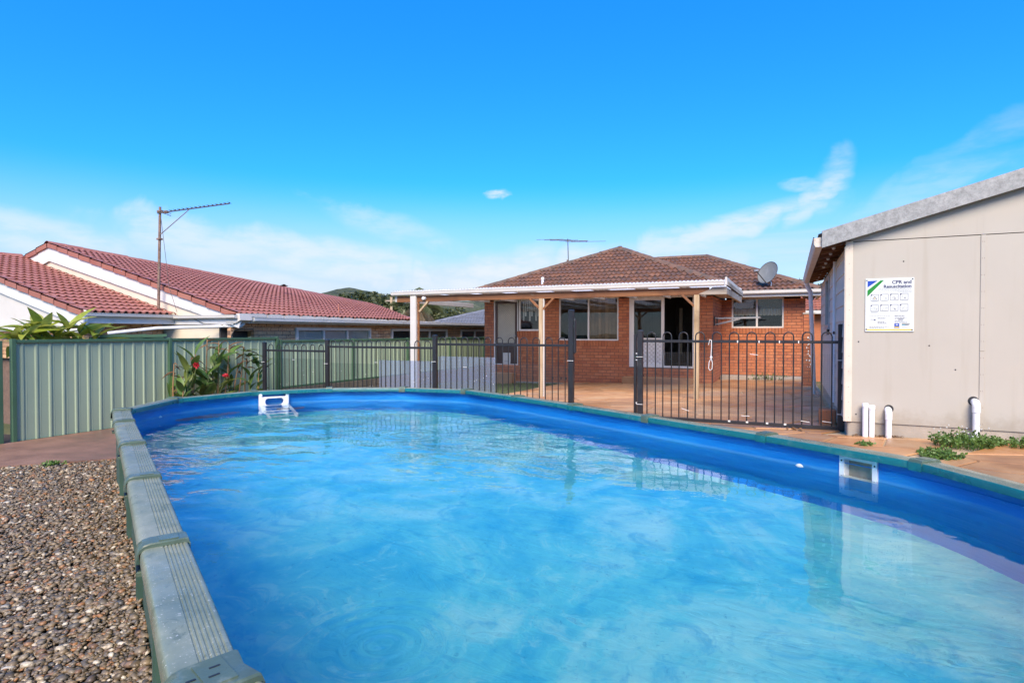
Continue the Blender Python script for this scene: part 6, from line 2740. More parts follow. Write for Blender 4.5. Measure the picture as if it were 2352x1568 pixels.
# far slopes
mb.add([npt(0, 1), npt(12, 1), Vector((NRX - 6.8, NY1, 1.3)), Vector((NRX - 6.8, NY0, NZE))], [(0, 1, 2, 3)])
mb.add([npt(12, 1), npt(6.35, 0), Vector((NEX - 1.2, 16.8, 1.2)), Vector((NRX, 23.0, 1.2))], [(0, 1, 2, 3)])
mb.add([Vector((MEX - 6.1, MY0, MZE + 6.1 * MSL_T)), Vector((MEX - 6.1, 9.0, MZE + 6.1 * MSL_T)), Vector((MEX - 12.2, 9.0, MZE)), Vector((MEX - 12.2, MY0, MZE))], [(0, 1, 2, 3)])
mb.build('roof_underlay', m_tile_red, nb)
ridge_caps(nb, npt(12.0, 1), npt(0.0, 1), m_tile_red, 0.045, 0.14, 0.08)
ridge_caps(nb, npt(6.35, 0), npt(12.0, 1), m_tile_red, 0.045, 0.13, 0.07)
ridge_caps(nb, (MEX - 6.15, 9.0, MZE + 6.15 * MSL_T), (MEX - 6.15, MY0, MZE + 6.15 * MSL_T), m_tile_red, 0.045)
# rake tiles (verge caps) along both gables
for (A, B) in ((npt(-0.03, 0.0), npt(-0.03, 1.0)), (Vector((MEX, MY0 - .04, MZE)), Vector((MEX - 6.2, MY0 - .04, MZE + 6.2 * MSL_T))), (Vector((NRX - 3.0, NY0 - .03, NZE + 1.9 * (1 - 3.0 / 6.82))), npt(-0.03, 1.0))):
    d = (B - A)
    n = int(d.length / 0.45)
    dd = d.normalized()
    for k in range(n):
        mb = MB()
        p0 = A + dd * (k * d.length / n)
        p1 = A + dd * ((k + 1) * d.length / n + 0.02)
        up = Vector((0, 0, 1))
        z = 0.012 * 1
        mb.prism([p0 + up * (-0.055), p1 + up * (-0.075), p1 + up * (0.055), p0 + up * (0.078)], (0, 0.04, 0))
        mb.prism([p0 + up * 0.078, p1 + up * 0.055, p1 + up * 0.035, p0 + up * 0.055], (0, 0.16, 0))
        mb.build('verge_tile', m_tile_red, nb)
# barge boards and gable walls
m_cream = pm('cream_gable_paint', (0.74, 0.66, 0.52), 0.65, 0.05, 1.2, 0.06, 30, dirt=(0.55, 0.45, 0.30), dirt_amt=0.3)
m_oldwhite = pm('peeling_white_paint', (0.72, 0.71, 0.68), 0.6, 0.07, 1.5, 0.15, 30, dirt=(0.34, 0.29, 0.22), dirt_amt=0.45)
A = npt(0, 1); C_ = npt(0, 0)
yb = NY0 + 0.015
mb = MB()
mb.prism([(A.x, yb, A.z - 0.06), (A.x, yb, A.z - 0.42), (C_.x + 0.02, yb, C_.z - 0.27), (C_.x + 0.10, yb, C_.z - 0.06)], (0, 0.03, 0))
mb.build('barge_board', m_oldwhite, nb)
mb = MB()
mb.prism([(A.x, yb, A.z - 0.06), (A.x - 3.0, yb, A.z - 0.06 - 3.0 * 0.2786), (A.x - 3.0, yb, A.z - 0.42 - 3.0 * 0.2786), (A.x, yb, A.z - 0.42)], (0, 0.03, 0))
mb.build('barge_board', m_oldwhite, nb)
mb = MB()
mb.prism([(A.x, yb + 0.05, A.z - 0.35), (A.x - 6.5, yb + 0.05, A.z - 2.1), (A.x - 6.5, yb + 0.05, 1.4), (C_.x - 0.6, yb + 0.05, 1.4), (C_.x - 0.6, yb + 0.05, C_.z + 0.02)], (0, 0.08, 0))
mb.build('gable_wall', m_cream, nb)
mb = MB()
mb.prism([(MEX + 0.08, MY0 + .01, MZE + 0.04), (MEX - 6.1, MY0 + .01, MZE - 0.06 + 6.1 * MSL_T), (MEX - 6.1, MY0 + .01, MZE - 0.34 + 6.1 * MSL_T), (MEX + 0.0, MY0 + .01, MZE - 0.28), (MEX + 0.08, MY0 + .01, MZE - 0.24)], (0, 0.03, 0))
mb.build('barge_board', m_oldwhite, nb)
mb = MB()
mb.prism([(MEX - 0.02, MY0 + .06, MZE - 0.12), (MEX - 6.1, MY0 + .06, MZE - 0.2 + 6.1 * MSL_T), (MEX - 6.1, MY0 + .06, 1.70), (MEX - 0.02, MY0 + .06, 1.70)], (0, 0.06, 0))
mb.build('gable_wall', m_white, nb)
# gutters and fascia of the lower wing and of the gable foot
gutter(nb, (MEX, MY0 - .01), (MEX, 9.0), (1, 0), MZE + 0.005, 0.075, 0.10)
mb = MB()
mb.box(MEX - 0.03, MEX - 0.002, MY0 + .05, 8.99, MZE - 0.20, MZE - 0.03)
mb.build('fascia', m_oldwhite, nb)
gutter(nb, (-12.55, NY0 - 0.02), (NEX + 0.05, NY0 - 0.02), (0, -1), 1.975, 0.075, 0.10)
mb = MB()
mb.box(-12.55, NEX - 0.1, NY0 - 0.018, NY0 + 0.01, 1.775, 1.93)
mb.build('fascia', m_oldwhite, nb)
mb = MB()
mb.prism([(NEX - 0.30, NY0 - 0.03, 1.99), (NEX + 0.10, NY0 - 0.03, 2.0), (NEX + 0.12, NY0 - 0.03, 1.86), (NEX - 0.02, NY0 - 0.03, 1.80), (NEX - 0.30, NY0 - 0.03, 1.80)], (0, 0.30, 0))
mb.build('eave_box', m_white, nb)
# eave of the long side: scalloped end caps of a white roof edge, gutter, fascia
for k in range(26):
    y = NY0 + 0.3 + k * 0.49
    mb = MB()
    z = 1.935 - 0.0045 * k
    mb.prism([(NEX + 0.02, y, z), (NEX + 0.02, y + 0.47, z), (NEX + 0.02, y + 0.47, z + 0.055), (NEX + 0.02, y + 0.36, z + 0.075), (NEX + 0.02, y + 0.11, z + 0.075), (NEX + 0.02, y, z + 0.055)], (-0.10, 0, 0))
    mb.build('eave_capping', m_white, nb)
gutter(nb, (NEX, NY0 + 0.36), (NEX, 23.2), (1, 0), 1.925, 0.085, 0.10, mat=m_oldwhite)
mb = MB()
mb.box(NEX - 0.24, NEX - 0.035, NY0 + 0.3, 23.2, 1.80, 1.83)
mb.box(NEX - 0.03, NEX - 0.005, NY0 + 0.36, 23.2, 1.80, 1.92)
mb.build('soffit', m_soffit, nb)
mb = MB()
mb.box(NEX - 2.2, NEX - 0.02, 15.6, 23.2, 1.86, 1.90)
mb.build('flat_roof', m_white, nb)
# brick walls that show above the fence
nm = Masonry(nb, m_brick2, m_mortar2)
NW = -10.80
W1 = (10.87, 13.70, 0.9, 1.72)
W2_ = (14.67, 17.88, 0.9, 1.71)
W3_ = (18.82, 22.0, 0.9, 1.70)
nm.wall((NW, 9.04), (0, 1), 14.0, 1.03, 0.86, [(a - 9.0, b_ - 9.0, c, d) for a, b_, c, d in (W1, W2_, W3_)] + [(0.05, 0.62, 1.0, 1.66)])
nm.wall((-12.9, 7.3), (0, 1), 1.7, 1.03, 0.77, [])
nm.wall((-18.6, 7.3), (1, 0), 5.7, 1.03, 0.70, [])
nm.finish(300)
mb = MB()
mb.box(-18.6, -13.0, 7.4, 9.0, -0.5, 1.03)
mb.box(-18.0, NW - 0.1, 9.1, 23, -0.5, 1.03)
mb.build('plinth_wall', m_mortar2, nb)
for (W_, panes) in ((W1, 3), (W2_, 3), (W3_, 3)):
    y0, y1, z0, z1 = W_
    mb = MB()
    fw = 0.07
    for (a, b_, c, d) in ((y0, y0 + fw, z0, z1), (y1 - fw, y1, z0, z1), (y0 + fw, y1 - fw, z1 - fw, z1), (y0 + fw, y1 - fw, z0, z0 + fw)):
        mb.bbox(NW - 0.02, NW + 0.05, a, b_, c, d, 0.003)
    wf = mb.build('window', m_white, nb)
    w_ = (y1 - y0 - 2 * fw) / panes
    for k in range(1, panes):
        mb = MB()
        yy = y0 + fw + w_ * k
        mb.bbox(NW - 0.015, NW + 0.03, yy - 0.03, yy + 0.03, z0 + fw, z1 - fw, 0.003)
        mb.build('mullion', m_white, wf)
    for k in range(panes):
        yy = y0 + fw + w_ * k
        mb = MB()
        mb.box(NW - 0.006, NW - 0.002, yy, yy + w_, z0 + fw * .8, z1 - fw * .8)
        mb.build('pane', m_glass, wf)
        mb = MB()
        mb.box(NW - 0.035, NW - 0.028, yy + 0.01, yy + w_ - 0.01, z0 + fw, z1 - 0.02)
        mb.build('blind_or_dark_backing', m_blindw if y0 < 12 else (m_blind if k != 0 else m_dark), wf)  # first pane of later windows gets a dark sheet for the unlit room
mb = MB()
mb.bbox(-18.0, NW - 0.2, 9.2, 22.9, 0.0, 1.0, 0.01)
mb.build('room', m_dark, nb)
# dark opening near the corner with a curved grille
mb = MB()
mb.box(NW - 0.3, NW - 0.25, 9.0, 9.7, 1.0, 1.7)
mb.tube([(NW + 0.01, 9.05, 1.2), (NW + 0.01, 9.05, 1.55), (NW + 0.01, 9.12, 1.65), (NW + 0.01, 9.30, 1.67), (NW + 0.01, 9.62, 1.67)], 0.012, 6)
mb.build('side_opening', m_darkmetal, nb)
# white pipes
mb = MB()
mb.tube([(-12.75, 6.97, 1.62), (-12.43, 6.99, 1.64), (-12.37, 6.99, 1.70), (-12.37, 6.99, 1.93)], 0.05, 12)
mb.tube([(-17.4, 7.03, 1.66), (-14.0, 7.03, 1.66), (-12.7, 7.0, 1.63)], 0.045, 12)
mb.build('downpipe', m_pvc, nb, smooth=50)
mb = MB()
mb.tube([(-12.2, 7.35, 1.585), (-11.8, 8.1, 1.69), (-10.95, 9.0, 1.735), (-10.62, 9.15, 1.735), (-10.58, 9.2, 1.80)], 0.034, 10)
mb.build('waste_pipe', m_pvc, nb, smooth=50)
mb = MB()
mb.tube([(-12.55, NY0 - 0.02, 1.93), (-11.9, NY0 - 0.05, 1.93), (-11.5, NY0 - 0.06, 1.79), (-10.9, NY0 - 0.06, 1.765)], 0.006, 5)
mb.build('cable', m_black, nb)
# short flue on the long slope
fl = thing('roof_flue', 'thin rust red flue pipe on the long red tiled roof', 'pipe', npt(3.75, 0.08))
p = npt(3.75, 0.08)
mb = MB()
mb.tube([p - Vector((0, 0, 0.05)), p + Vector((0, 0, 0.24))], 0.022, 8)
mb.build('shaft', m_tile_red, fl, smooth=50)
mb = MB()
mb.lathe([(0.035, 0.0), (0.03, 0.03), (0.0, 0.04)], p + Vector((0, 0, 0.23)), (0, 0, 1), 10)
mb.build('cowl', m_tile_red, fl, smooth=50)

# tall aerial against that gable
ta = thing('tall_antenna', 'rusty mast with long thin yagi antenna against the neighbouring gable', 'antenna', (-12.83, 8.85, 2.1))
M0 = Vector((-12.86, 8.85, 1.85)); M1 = Vector((-12.765, 8.85, 4.40))
mb = MB()
mb.tube([M0, M0.lerp(M1, .5), M1], [0.031, 0.030, 0.026], 12)
mb.build('mast', m_rust, ta, smooth=True)
mb = MB()
for t in (0.96, 0.72, 0.10):
    p = M0.lerp(M1, t)
    mb.bbox(p.x - 0.05, p.x + 0.05, p.y - 0.045, p.y + 0.045, p.z - 0.02, p.z + 0.02, 0.004)
mb.build('clamp', m_rust, ta)
B0 = Vector((-12.72, 8.83, 4.262)); B1 = Vector((-10.40, 8.95, 4.285))
B1 = Vector((-11.358, 9.500, 4.473))
B0 = Vector((-12.74, 8.83, 4.262))
mb = MB()
mb.beam(B0 - (B1 - B0).normalized() * 0.06, B1, 0.022, 0.024)
mb.build('boom', m_darkmetal, ta)
dv = (B1 - B0).normalized()
sv = dv.cross(Vector((0, 0, 1))).normalized()
for k in range(15):
    p = B0 + (B1 - B0) * (0.16 + 0.84 * k / 14)
    mb = MB()
    l_ = 0.17
    mb.tube([p - sv * l_ / 2 + Vector((0, 0, .016)), p + sv * l_ / 2 + Vector((0, 0, .016))], 0.0055, 5)
    mb.obox(p + Vector((0, 0, 0.015)), dv * 0.012, sv * 0.008, Vector((0, 0, 0.014)))
    mb.build('director', m_darkmetal, ta)
mb = MB()
p = B0 + (B1 - B0) * 0.09
for s_ in (-1, 1):
    mb.tube([p + sv * 0.02 * s_, p + sv * 0.19 * s_], 0.007, 6)
    mb.tube([p + sv * 0.02 * s_ + Vector((0, 0, -.05)), p + sv * 0.19 * s_ + Vector((0, 0, -.05))], 0.007, 6)
mb.bbox(p.x - .035, p.x + .035, p.y - .03, p.y + .03, p.z - .03, p.z + .03, 0.006)
mb.build('dipole', m_rust, ta)
mb = MB()
mb.tube([(-12.755, 8.85, 3.79), B0.lerp(B1, 0.43)], 0.010, 6)
mb.build('stay', m_alu, ta)
mb = MB()
mb.tube([B0 + Vector((0.02, 0, -.05)), Vector((-12.66, 8.86, 3.6)), Vector((-12.50, 8.86, 2.6)), Vector((-12.30, 8.9, 2.05))], 0.005, 5)
mb.build('cable', m_darkmetal, ta, smooth=True)

# green garden rack peeping over the fence
tr_ = thing('green_frame', 'green metal frame tops just behind the green fence', 'frame', (-10.8, 6.6, 0))
mb = MB()
for k, y in enumerate((6.35, 6.72, 7.10)):
    mb.beam((-10.75, y, 1.535), (-10.55, y + 0.32, 1.55), 0.05, 0.05)
mb.beam((-10.78, 6.2, 1.50), (-10.78, 7.5, 1.50), 0.05, 0.05)
mb.build('slat', m_green_dark, tr_)
mb = MB()
mb.box(-10.82, -10.76, 6.2, 6.26, -0.45, 1.5)
mb.box(-10.82, -10.76, 7.4, 7.46, -0.45, 1.5)
mb.build('leg', m_green_dark, tr_)

# ------------------------------------------------------------------ houses further off
def far_house(name, label, x0, x1, y0, y1, eave, rise, mtile, mwall, rot=0.0):
    c = Vector(((x0 + x1) / 2, (y0 + y1) / 2, 0))
    t = thing(name, label, 'house', (c.x, c.y, -0.45))
    hw = min(x1 - x0, y1 - y0) / 2
    pitch = rise / hw

    def rt(p):
        v_ = Matrix.Rotation(rot, 3, 'Z') @ (Vector(p) - c)
        return v_ + c
    mb = MB()
    mb.box(x0 + .5, x1 - .5, y0 + .5, y1 - .5, -0.5, eave - 0.1)
    mb.v = [rt(p) for p in mb.v]
    mb.build('wall', mwall, t)
    mb = MB()
    mb.box(x0, x1, y0, y1, eave - 0.14, eave)
    mb.v = [rt(p) for p in mb.v]
    mb.build('fascia', m_white, t)
    rf = Roofing(t, mtile, 'roof_tile', 2, 0.022)
    sl_ = math.atan(pitch)
    L = hw / math.cos(sl_)
    if x1 - x0 >= y1 - y0:
        A_, B_ = (x0 + hw, (y0 + y1) / 2), (x1 - hw, (y0 + y1) / 2)
    else:
        A_, B_ = ((x0 + x1) / 2, y0 + hw), ((x0 + x1) / 2, y1 - hw)
    for (p0, p1) in (((x0, y0), (x1, y0)), ((x1, y0), (x1, y1)), ((x0, y1), (x0, y0))):
        d = Vector((p1[0] - p0[0], p1[1] - p0[1], 0))
        W_ = d.length
        E_ = (Matrix.Rotation(rot, 3, 'Z') @ d).normalized()
        inn = Vector((-E_.y, E_.x, 0))
        U_ = inn * math.cos(sl_) + Vector((0, 0, math.sin(sl_)))
        O_ = rt((p0[0], p0[1], eave))
        poly = [(0, 0), (W_, 0), (W_ - hw, L), (hw, L)] if W_ > 2 * hw + 0.05 else [(0, 0), (W_, 0), (W_ / 2, L)]
        rf.face(plane_frame(O_, E_, U_), poly)
        mb = MB()
        mb.add([O_ + E_ * a + U_ * b_ - Vector((0, 0, .015)) for a, b_ in poly], [tuple(range(len(poly)))])
        mb.build('roof_underlay', mtile, t)
    rf.finish(0)
    zr = eave + rise
    a3, b3 = rt((*A_, zr)), rt((*B_, zr))
    for (p, q) in ((rt((x0, y0, eave)), a3), (rt((x1, y0, eave)), b3 if x1 - x0 >= y1 - y0 else a3), (b3, a3)):
        if (q - p).length > 0.3:
            ridge_caps(t, p, q, mtile)
    return t


far_house('far_house', 'distant house with blue grey tiled hip roof behind the back fence', -18.6, -9.2, 27.2, 34.0, 1.98, 0.92, m_tile_grey, m_brick2, R(24))
far_house('far_house', 'terracotta tiled house glimpsed between brick house and shed', -1.5, 6.5, 27.5, 35.5, 2.5, 1.5, m_tile_terra, m_brick, 0)
bpole = thing('timber_pole', 'pale timber power pole standing among the far trees', 'pole', (-21.8, 29.7, -0.45))
mb = MB()
mb.tube([(-21.8, 29.7, -0.45), (-21.8, 29.7, 3.72)], [0.10, 0.085], 10)
mb.build('shaft', m_postw, bpole, smooth=True)
mb = MB()
mb.beam((-22.2, 29.7, 3.5), (-21.4, 29.9, 3.5), 0.06, 0.08)
mb.build('cross_arm', m_weath, bpole)

# ------------------------------------------------------------------ trees, palm, plants
def leaf_cloud(mb, c, rad, n, size, r_, squash=0.8):
    for i in range(n):
        while True:
            v_ = Vector((r_.uniform(-1, 1), r_.uniform(-1, 1), r_.uniform(-1, 1)))
            if 0.25 < v_.length < 1:
                break
        p = c + Vector((v_.x * rad, v_.y * rad, v_.z * rad * squash))
        a = Vector((r_.gauss(0, 1), r_.gauss(0, 1), r_.gauss(0, .6))).normalized()
        b_ = a.cross(Vector((r_.gauss(0, 1), r_.gauss(0, 1), r_.gauss(0, 1)))).normalized()
        s = size * r_.uniform(0.6, 1.4)
        mb.add([p - a * s, p + b_ * s * .45, p + a * s, p - b_ * s * .45], [(0, 1, 2, 3)])


def tree(label, base, h, spread, seed, mat, n=14, leaves=240, lsize=0.22, group='trees beyond the roofs'):
    r_ = random.Random(seed)
    t = thing('tree', label, 'tree', base, group)
    b0 = Vector(base)
    mb = MB()
    top = b0 + Vector((r_.uniform(-.4, .4), r_.uniform(-.4, .4), h * 0.62))
    mb.tube([b0, b0.lerp(top, .5) + Vector((r_.uniform(-.2, .2), 0, 0)), top], [0.05 * h * .7, 0.035 * h * .7, 0.02 * h * .7], 8)
    cl = MB()
    for k in range(n):
        a = r_.uniform(0, 6.283)
        rr = spread * math.sqrt(r_.random())
        c = b0 + Vector((rr * math.cos(a), rr * math.sin(a), h * (0.52 + 0.40 * r_.random() * (1 - 0.45 * (rr / spread) ** 2))))
        s = b0.lerp(top, r_.uniform(.55, 1))
        mb.tube([s, s.lerp(c, .5) + Vector((0, 0, .12 * h * .3)), c], [0.012 * h, 0.008 * h, 0.003 * h], 5)
        leaf_cloud(cl, c, spread * r_.uniform(.26, .42), leaves, lsize, r_, 0.75)
    mb.build('trunk', m_bark, t, smooth=True)
    cl.build('crown', mat, t)
    return t


tree('broad dark green tree in front of the wooded hill', (-39.6, 48.3, -0.45), 6.3, 3.3, 11, m_leaf_tree, 24, 260, 0.24)
tree('dark green tree just left of the timber pole', (-35.4, 47.6, -0.45), 5.9, 2.7, 12, m_leaf_tree, 22, 260, 0.22)
tree('low dark tree at the left foot of the wooded hill', (-46.5, 45.0, -0.45), 5.9, 2.4, 13, m_leaf_tree, 16, 220, 0.22)
tree('olive green tree above the blue grey roof', (-31.4, 51.6, -0.45), 4.7, 2.6, 14, m_leaf_tree2, 18, 240, 0.20)
tree('olive green tree right of centre above the blue grey roof', (-28.2, 55.0, -0.45), 4.5, 2.6, 15, m_leaf_tree2, 18, 240, 0.20)
tree('pale olive tree nearest the brick house corner', (-26.0, 57.0, -0.45), 5.0, 2.2, 16, m_leaf_tree2, 14, 220, 0.20)
tree('small green tree behind the terracotta roof by the shed', (1.4, 39.0, -0.45), 5.4, 1.9, 17, m_leaf_tree2, 14, 200, 0.16)
tree('olive tree between palm and timber pole', (-25.2, 38.8, -0.45), 4.6, 2.0, 18, m_leaf_tree, 16, 240, 0.16)

# palm
pal = thing('palm_tree', 'palm with drooping half-dry fronds behind the patio post', 'palm', (-13.6, 20.2, -0.45))
pc0 = Vector((-13.6, 20.2, 2.66))
mb = MB()
mb.tube([(-13.6, 20.2, -0.45), (-13.62, 20.2, 1.2), (-13.6, 20.2, 2.62)], [0.2, 0.17, 0.15], 12)
mb.build('trunk', m_bark, pal, smooth=True)
for k in range(26):
    a = 2 * math.pi * k / 26 * 2.618
    dead = k % 3 == 0
    el = R(-15 if dead else rng.uniform(15, 75))
    L = rng.uniform(1.4, 1.9) if not dead else rng.uniform(1.0, 1.4)
    d = Vector((math.cos(a), math.sin(a), 0))
    mb = MB()
    pts = []
    for j in range(9):
        t = j / 8
        pts.append(pc0 + d * (L * t * math.cos(el) * (1 - .15 * t)) + Vector((0, 0, L * t * math.sin(el) - 0.75 * L * t * t * (0.7 if not dead else 0.9))))
    mb.tube(pts, [0.018 - 0.0018 * j for j in range(9)], 5)
    for j in range(1, 9):
        for q in range(4):
            t = (j - 1 + q / 4) / 8
            i0 = int(t * 8)
            p = pts[i0].lerp(pts[min(8, i0 + 1)], t * 8 - i0)
            tg = (pts[min(8, i0 + 1)] - pts[i0]).normalized()
            sd_ = tg.cross(Vector((0, 0, 1))).normalized()
            for s_ in (-1, 1):
                l_ = 0.46 * (1 - 0.55 * abs(2 * t - .9))
                dr_ = (sd_ * s_ * 0.75 + tg * 0.55 + Vector((0, 0, -0.55 if not dead else -1.1))).normalized()
                w_ = tg * 0.011
                mb.add([p - w_, p + w_, p + dr_ * l_ * .6 + w_ * .9, p + dr_ * l_ + Vector((0, 0, -0.05)), p + dr_ * l_ * .6 - w_ * .9], [(0, 1, 2, 3, 4)])
    mb.build('frond', m_leaf_palmdead if dead else m_leaf_palm, pal)


def leaf_shape(L, W, curl=0.25, fold=0.15, seg=6):
    rows = []
    for j in range(seg + 1):
        t = j / seg
        w = W * math.sin(math.pi * min(1, (t * 0.93 + 0.05)) ** 0.8) * 0.5
        y = L * t
        z = -curl * L * t * t
        rows.append([Vector((-w, y, z + fold * w)), Vector((0, y, z)), Vector((w, y, z + fold * w))])
    mb = MB()
    mb.grid(rows)
    return mb


lm_shrub = leaf_shape(1.0, 0.30, 0.28, 0.35).mesh('leaf', m_leaf_shrub, smooth=True)
lm_canna = leaf_shape(1.0, 0.34, 0.30, 0.35).mesh('leaf', m_leaf_canna, smooth=True)
lm_dead = leaf_shape(1.0, 0.16, 0.65, 0.9).mesh('dead_leaf', m_leaf_dead, smooth=True)


def put_leaf(parent, me_, p, az, el, L, roll=0, wscale=1.0, name='leaf'):
    m3 = Matrix.Rotation(az, 3, 'Z') @ Matrix.Rotation(el, 3, 'X') @ Matrix.Rotation(roll, 3, 'Y')
    m4 = (m3 @ Matrix.Diagonal((L * wscale, L, L))).to_4x4()
    m4.translation = Vector(p)
    return inst(name, me_, parent, m4)


# glossy shrub over the neighbour's fence
sh = thing('leafy_shrub', 'bright green long-leaved shrub poking above the green fence', 'shrub', (-10.75, 5.65, -0.1))
for s_ in range(7):
    yy = 5.1 + s_ * 0.19
    top = Vector((-10.75 + rng.uniform(-.1, .1), yy, 1.52 + rng.uniform(0.0, .14) + 0.14 * (1 - abs(s_ - 3.6) / 3.6)))
    mb = MB()
    mb.tube([(-10.75, 5.4 + s_ * 0.08, -0.1), (-10.75, yy, 0.9), top], [0.02, 0.016, 0.012], 6)
    mb.build('stem', m_stem, sh, smooth=True)
    for k in range(12):
        az = R(137.5 * k + s_ * 40)
        el = R(rng.uniform(-5, 62))
        put_leaf(sh, lm_shrub, top - Vector((0, 0, 0.025 * k)), az, el, rng.uniform(0.40, 0.60), R(rng.uniform(-30, 30)), rng.uniform(.8, 1.1))

# cannas by the fence
ca = thing('canna_plant', 'canna lilies with two red flowers and dead brown leaves by the fence', 'plant', (-9.75, 7.9, 0.0))
r_ = random.Random(5)
spots = []
for k in range(13):
    y = 6.95 + k * 0.14 + r_.uniform(-.05, .05)
    x = -9.75 + r_.uniform(-.18, .15)
    spots.append((x, y))
    hgt = r_.uniform(0.75, 1.22) if k not in (0, 1) else 0.62
    lean = Vector((r_.uniform(-.12, .12), r_.uniform(-.12, .12), 0))
    mb = MB()
    b0 = Vector((x, y, 0.0))
    t0 = b0 + lean + Vector((0, 0, hgt))
    mb.tube([b0, b0.lerp(t0, .5) + lean * .2, t0], [0.014, 0.012, 0.008], 6)
    mb.build('stem', m_stem if k % 3 else m_stemdead, ca, smooth=True)
    for j in range(8):
        t = 0.30 + 0.7 * j / 7
        p = b0.lerp(t0, t)
        put_leaf(ca, lm_canna, p, r_.uniform(0, 6.28), R(r_.uniform(30, 75)), r_.uniform(0.28, 0.44), R(r_.uniform(-40, 40)), r_.uniform(.75, 1.1))
for (y, h, dx, dy) in ((7.02, 1.06, 0.0, .02), (7.15, 0.80, .02, .05), (7.66, 1.47, 0, .10), (7.92, 1.42, 0, .06), (8.10, 1.36, .02, .18), (8.42, 1.32, .03, .2), (8.55, 1.10, 0, .1), (8.3, 1.0, .04, .15), (7.40, 1.14, 0, .12)):
    mb = MB()
    b0 = Vector((-9.8, y - dy * .5, 0.0))
    t0 = Vector((-9.8 + dx, y + dy * .3, h))
    mb.tube([b0, b0.lerp(t0, .6) + Vector((r_.uniform(-.02, .02), r_.uniform(-.02, .02), 0)), t0], [0.014, 0.012, 0.010], 6)
    mb.build('dry_stem', m_stemdead, ca, smooth=True)
    for j in range(5):
        put_leaf(ca, lm_dead, t0 - Vector((0, 0, 0.05 * j)), r_.uniform(0, 6.28), R(r_.uniform(-10, 75)), r_.uniform(0.12, 0.26), R(r_.uniform(-60, 60)), r_.uniform(.8, 1.6), 'dead_leaf')
for (y, z) in ((8.62, 1.12), (8.72, 0.98), (8.50, 1.22)):
    for j in range(4):
        put_leaf(ca, lm_canna if j < 3 else lm_dead, (-9.78, y, z), R(-60 + 40 * j + r_.uniform(-20, 20)) + R(-90), R(r_.uniform(10, 40)), 0.34, 0, 0.8)
for (y, z, s) in ((7.27, 1.02, 1.0), (7.875, 0.80, 0.85)):
    fx = -9.55
    mb = MB()
    mb.tube([(-9.75, y, 0.1), (-9.70, y, z * .6), (fx, y, z - .03)], [0.010, 0.009, 0.006], 6)
    mb.build('flower_stem', m_stem, ca, smooth=True)
    mb = MB()
    for k in range(26):
        d = Vector((r_.gauss(0, 1), r_.gauss(0, 1), r_.gauss(0.1, .9))).normalized()
        e = d.cross(Vector((r_.gauss(0, 1), r_.gauss(0, 1), r_.gauss(0, 1)))).normalized()
        c_ = Vector((fx, y, z))
        L = 0.075 * s * r_.uniform(.7, 1.1)
        w_ = 0.028 * s
        mb.add([c_ + d * .008, c_ + d * L * .55 + e * w_, c_ + d * L + Vector((0, 0, -.008)), c_ + d * L * .55 - e * w_], [(0, 1, 2), (0, 2, 3)])
    mb.build('flower', m_petal, ca)


def weed(name, label, cat, cx, cy_, r0, n, h, seed, flowers=0, stretch=(1, 1)):
    r_ = random.Random(seed)
    t = thing(name, label, cat, (cx, cy_, pz(cx, cy_)))
    mb = MB()
    for k in range(n):
        a = r_.uniform(0, 6.283)
        rr = r0 * math.sqrt(r_.random())
        x = cx + rr * math.cos(a) * stretch[0]
        y = cy_ + rr * math.sin(a) * stretch[1]
        z = pz(x, y) - 0.01
        hh = h * r_.uniform(.35, 1.0) * (1 - 0.5 * rr / r0)
        d = Vector((math.cos(a) * .6 + r_.gauss(0, .4), math.sin(a) * .6 + r_.gauss(0, .4), 0))
        p0 = Vector((x, y, z))
        p1 = p0 + Vector((0, 0, hh)) + d * hh * .5
        s = Vector((-d.y, d.x, 0))
        s = s.normalized() * 0.005 if s.length > 0 else Vector((.005, 0, 0))
        mb.add([p0 - s, p0 + s, p1 + s * .5, p1 - s * .5], [(0, 1, 2, 3)])
        for j in range(7):
            tt = r_.uniform(.3, 1)
            q = p0.lerp(p1, tt)
            e = Vector((r_.gauss(0, 1), r_.gauss(0, 1), r_.gauss(.2, .6))).normalized()
            f_ = e.cross(Vector((r_.gauss(0, 1), r_.gauss(0, 1), r_.gauss(0, 1)))).normalized()
            L = r_.uniform(.018, .045)
            mb.add([q, q + e * L * .5 + f_ * L * .28, q + e * L, q + e * L * .5 - f_ * L * .28], [(0, 1, 2, 3)])
    mb.build('foliage', m_weed, t)
    if flowers:
        mb = MB()
        for k in range(flowers):
            a = r_.uniform(0, 6.283)
            rr = r0 * math.sqrt(r_.random())
            c_ = Vector((cx + rr * math.cos(a), cy_ + rr * math.sin(a), pz(cx, cy_) + h * r_.uniform(.5, 1)))
            mb.lathe([(0, .004), (.007, .003), (.008, -.002), (0, -.003)], c_, (0, -.5, 1), 6)
        mb.build('flower', m_petalw, t)
    return t


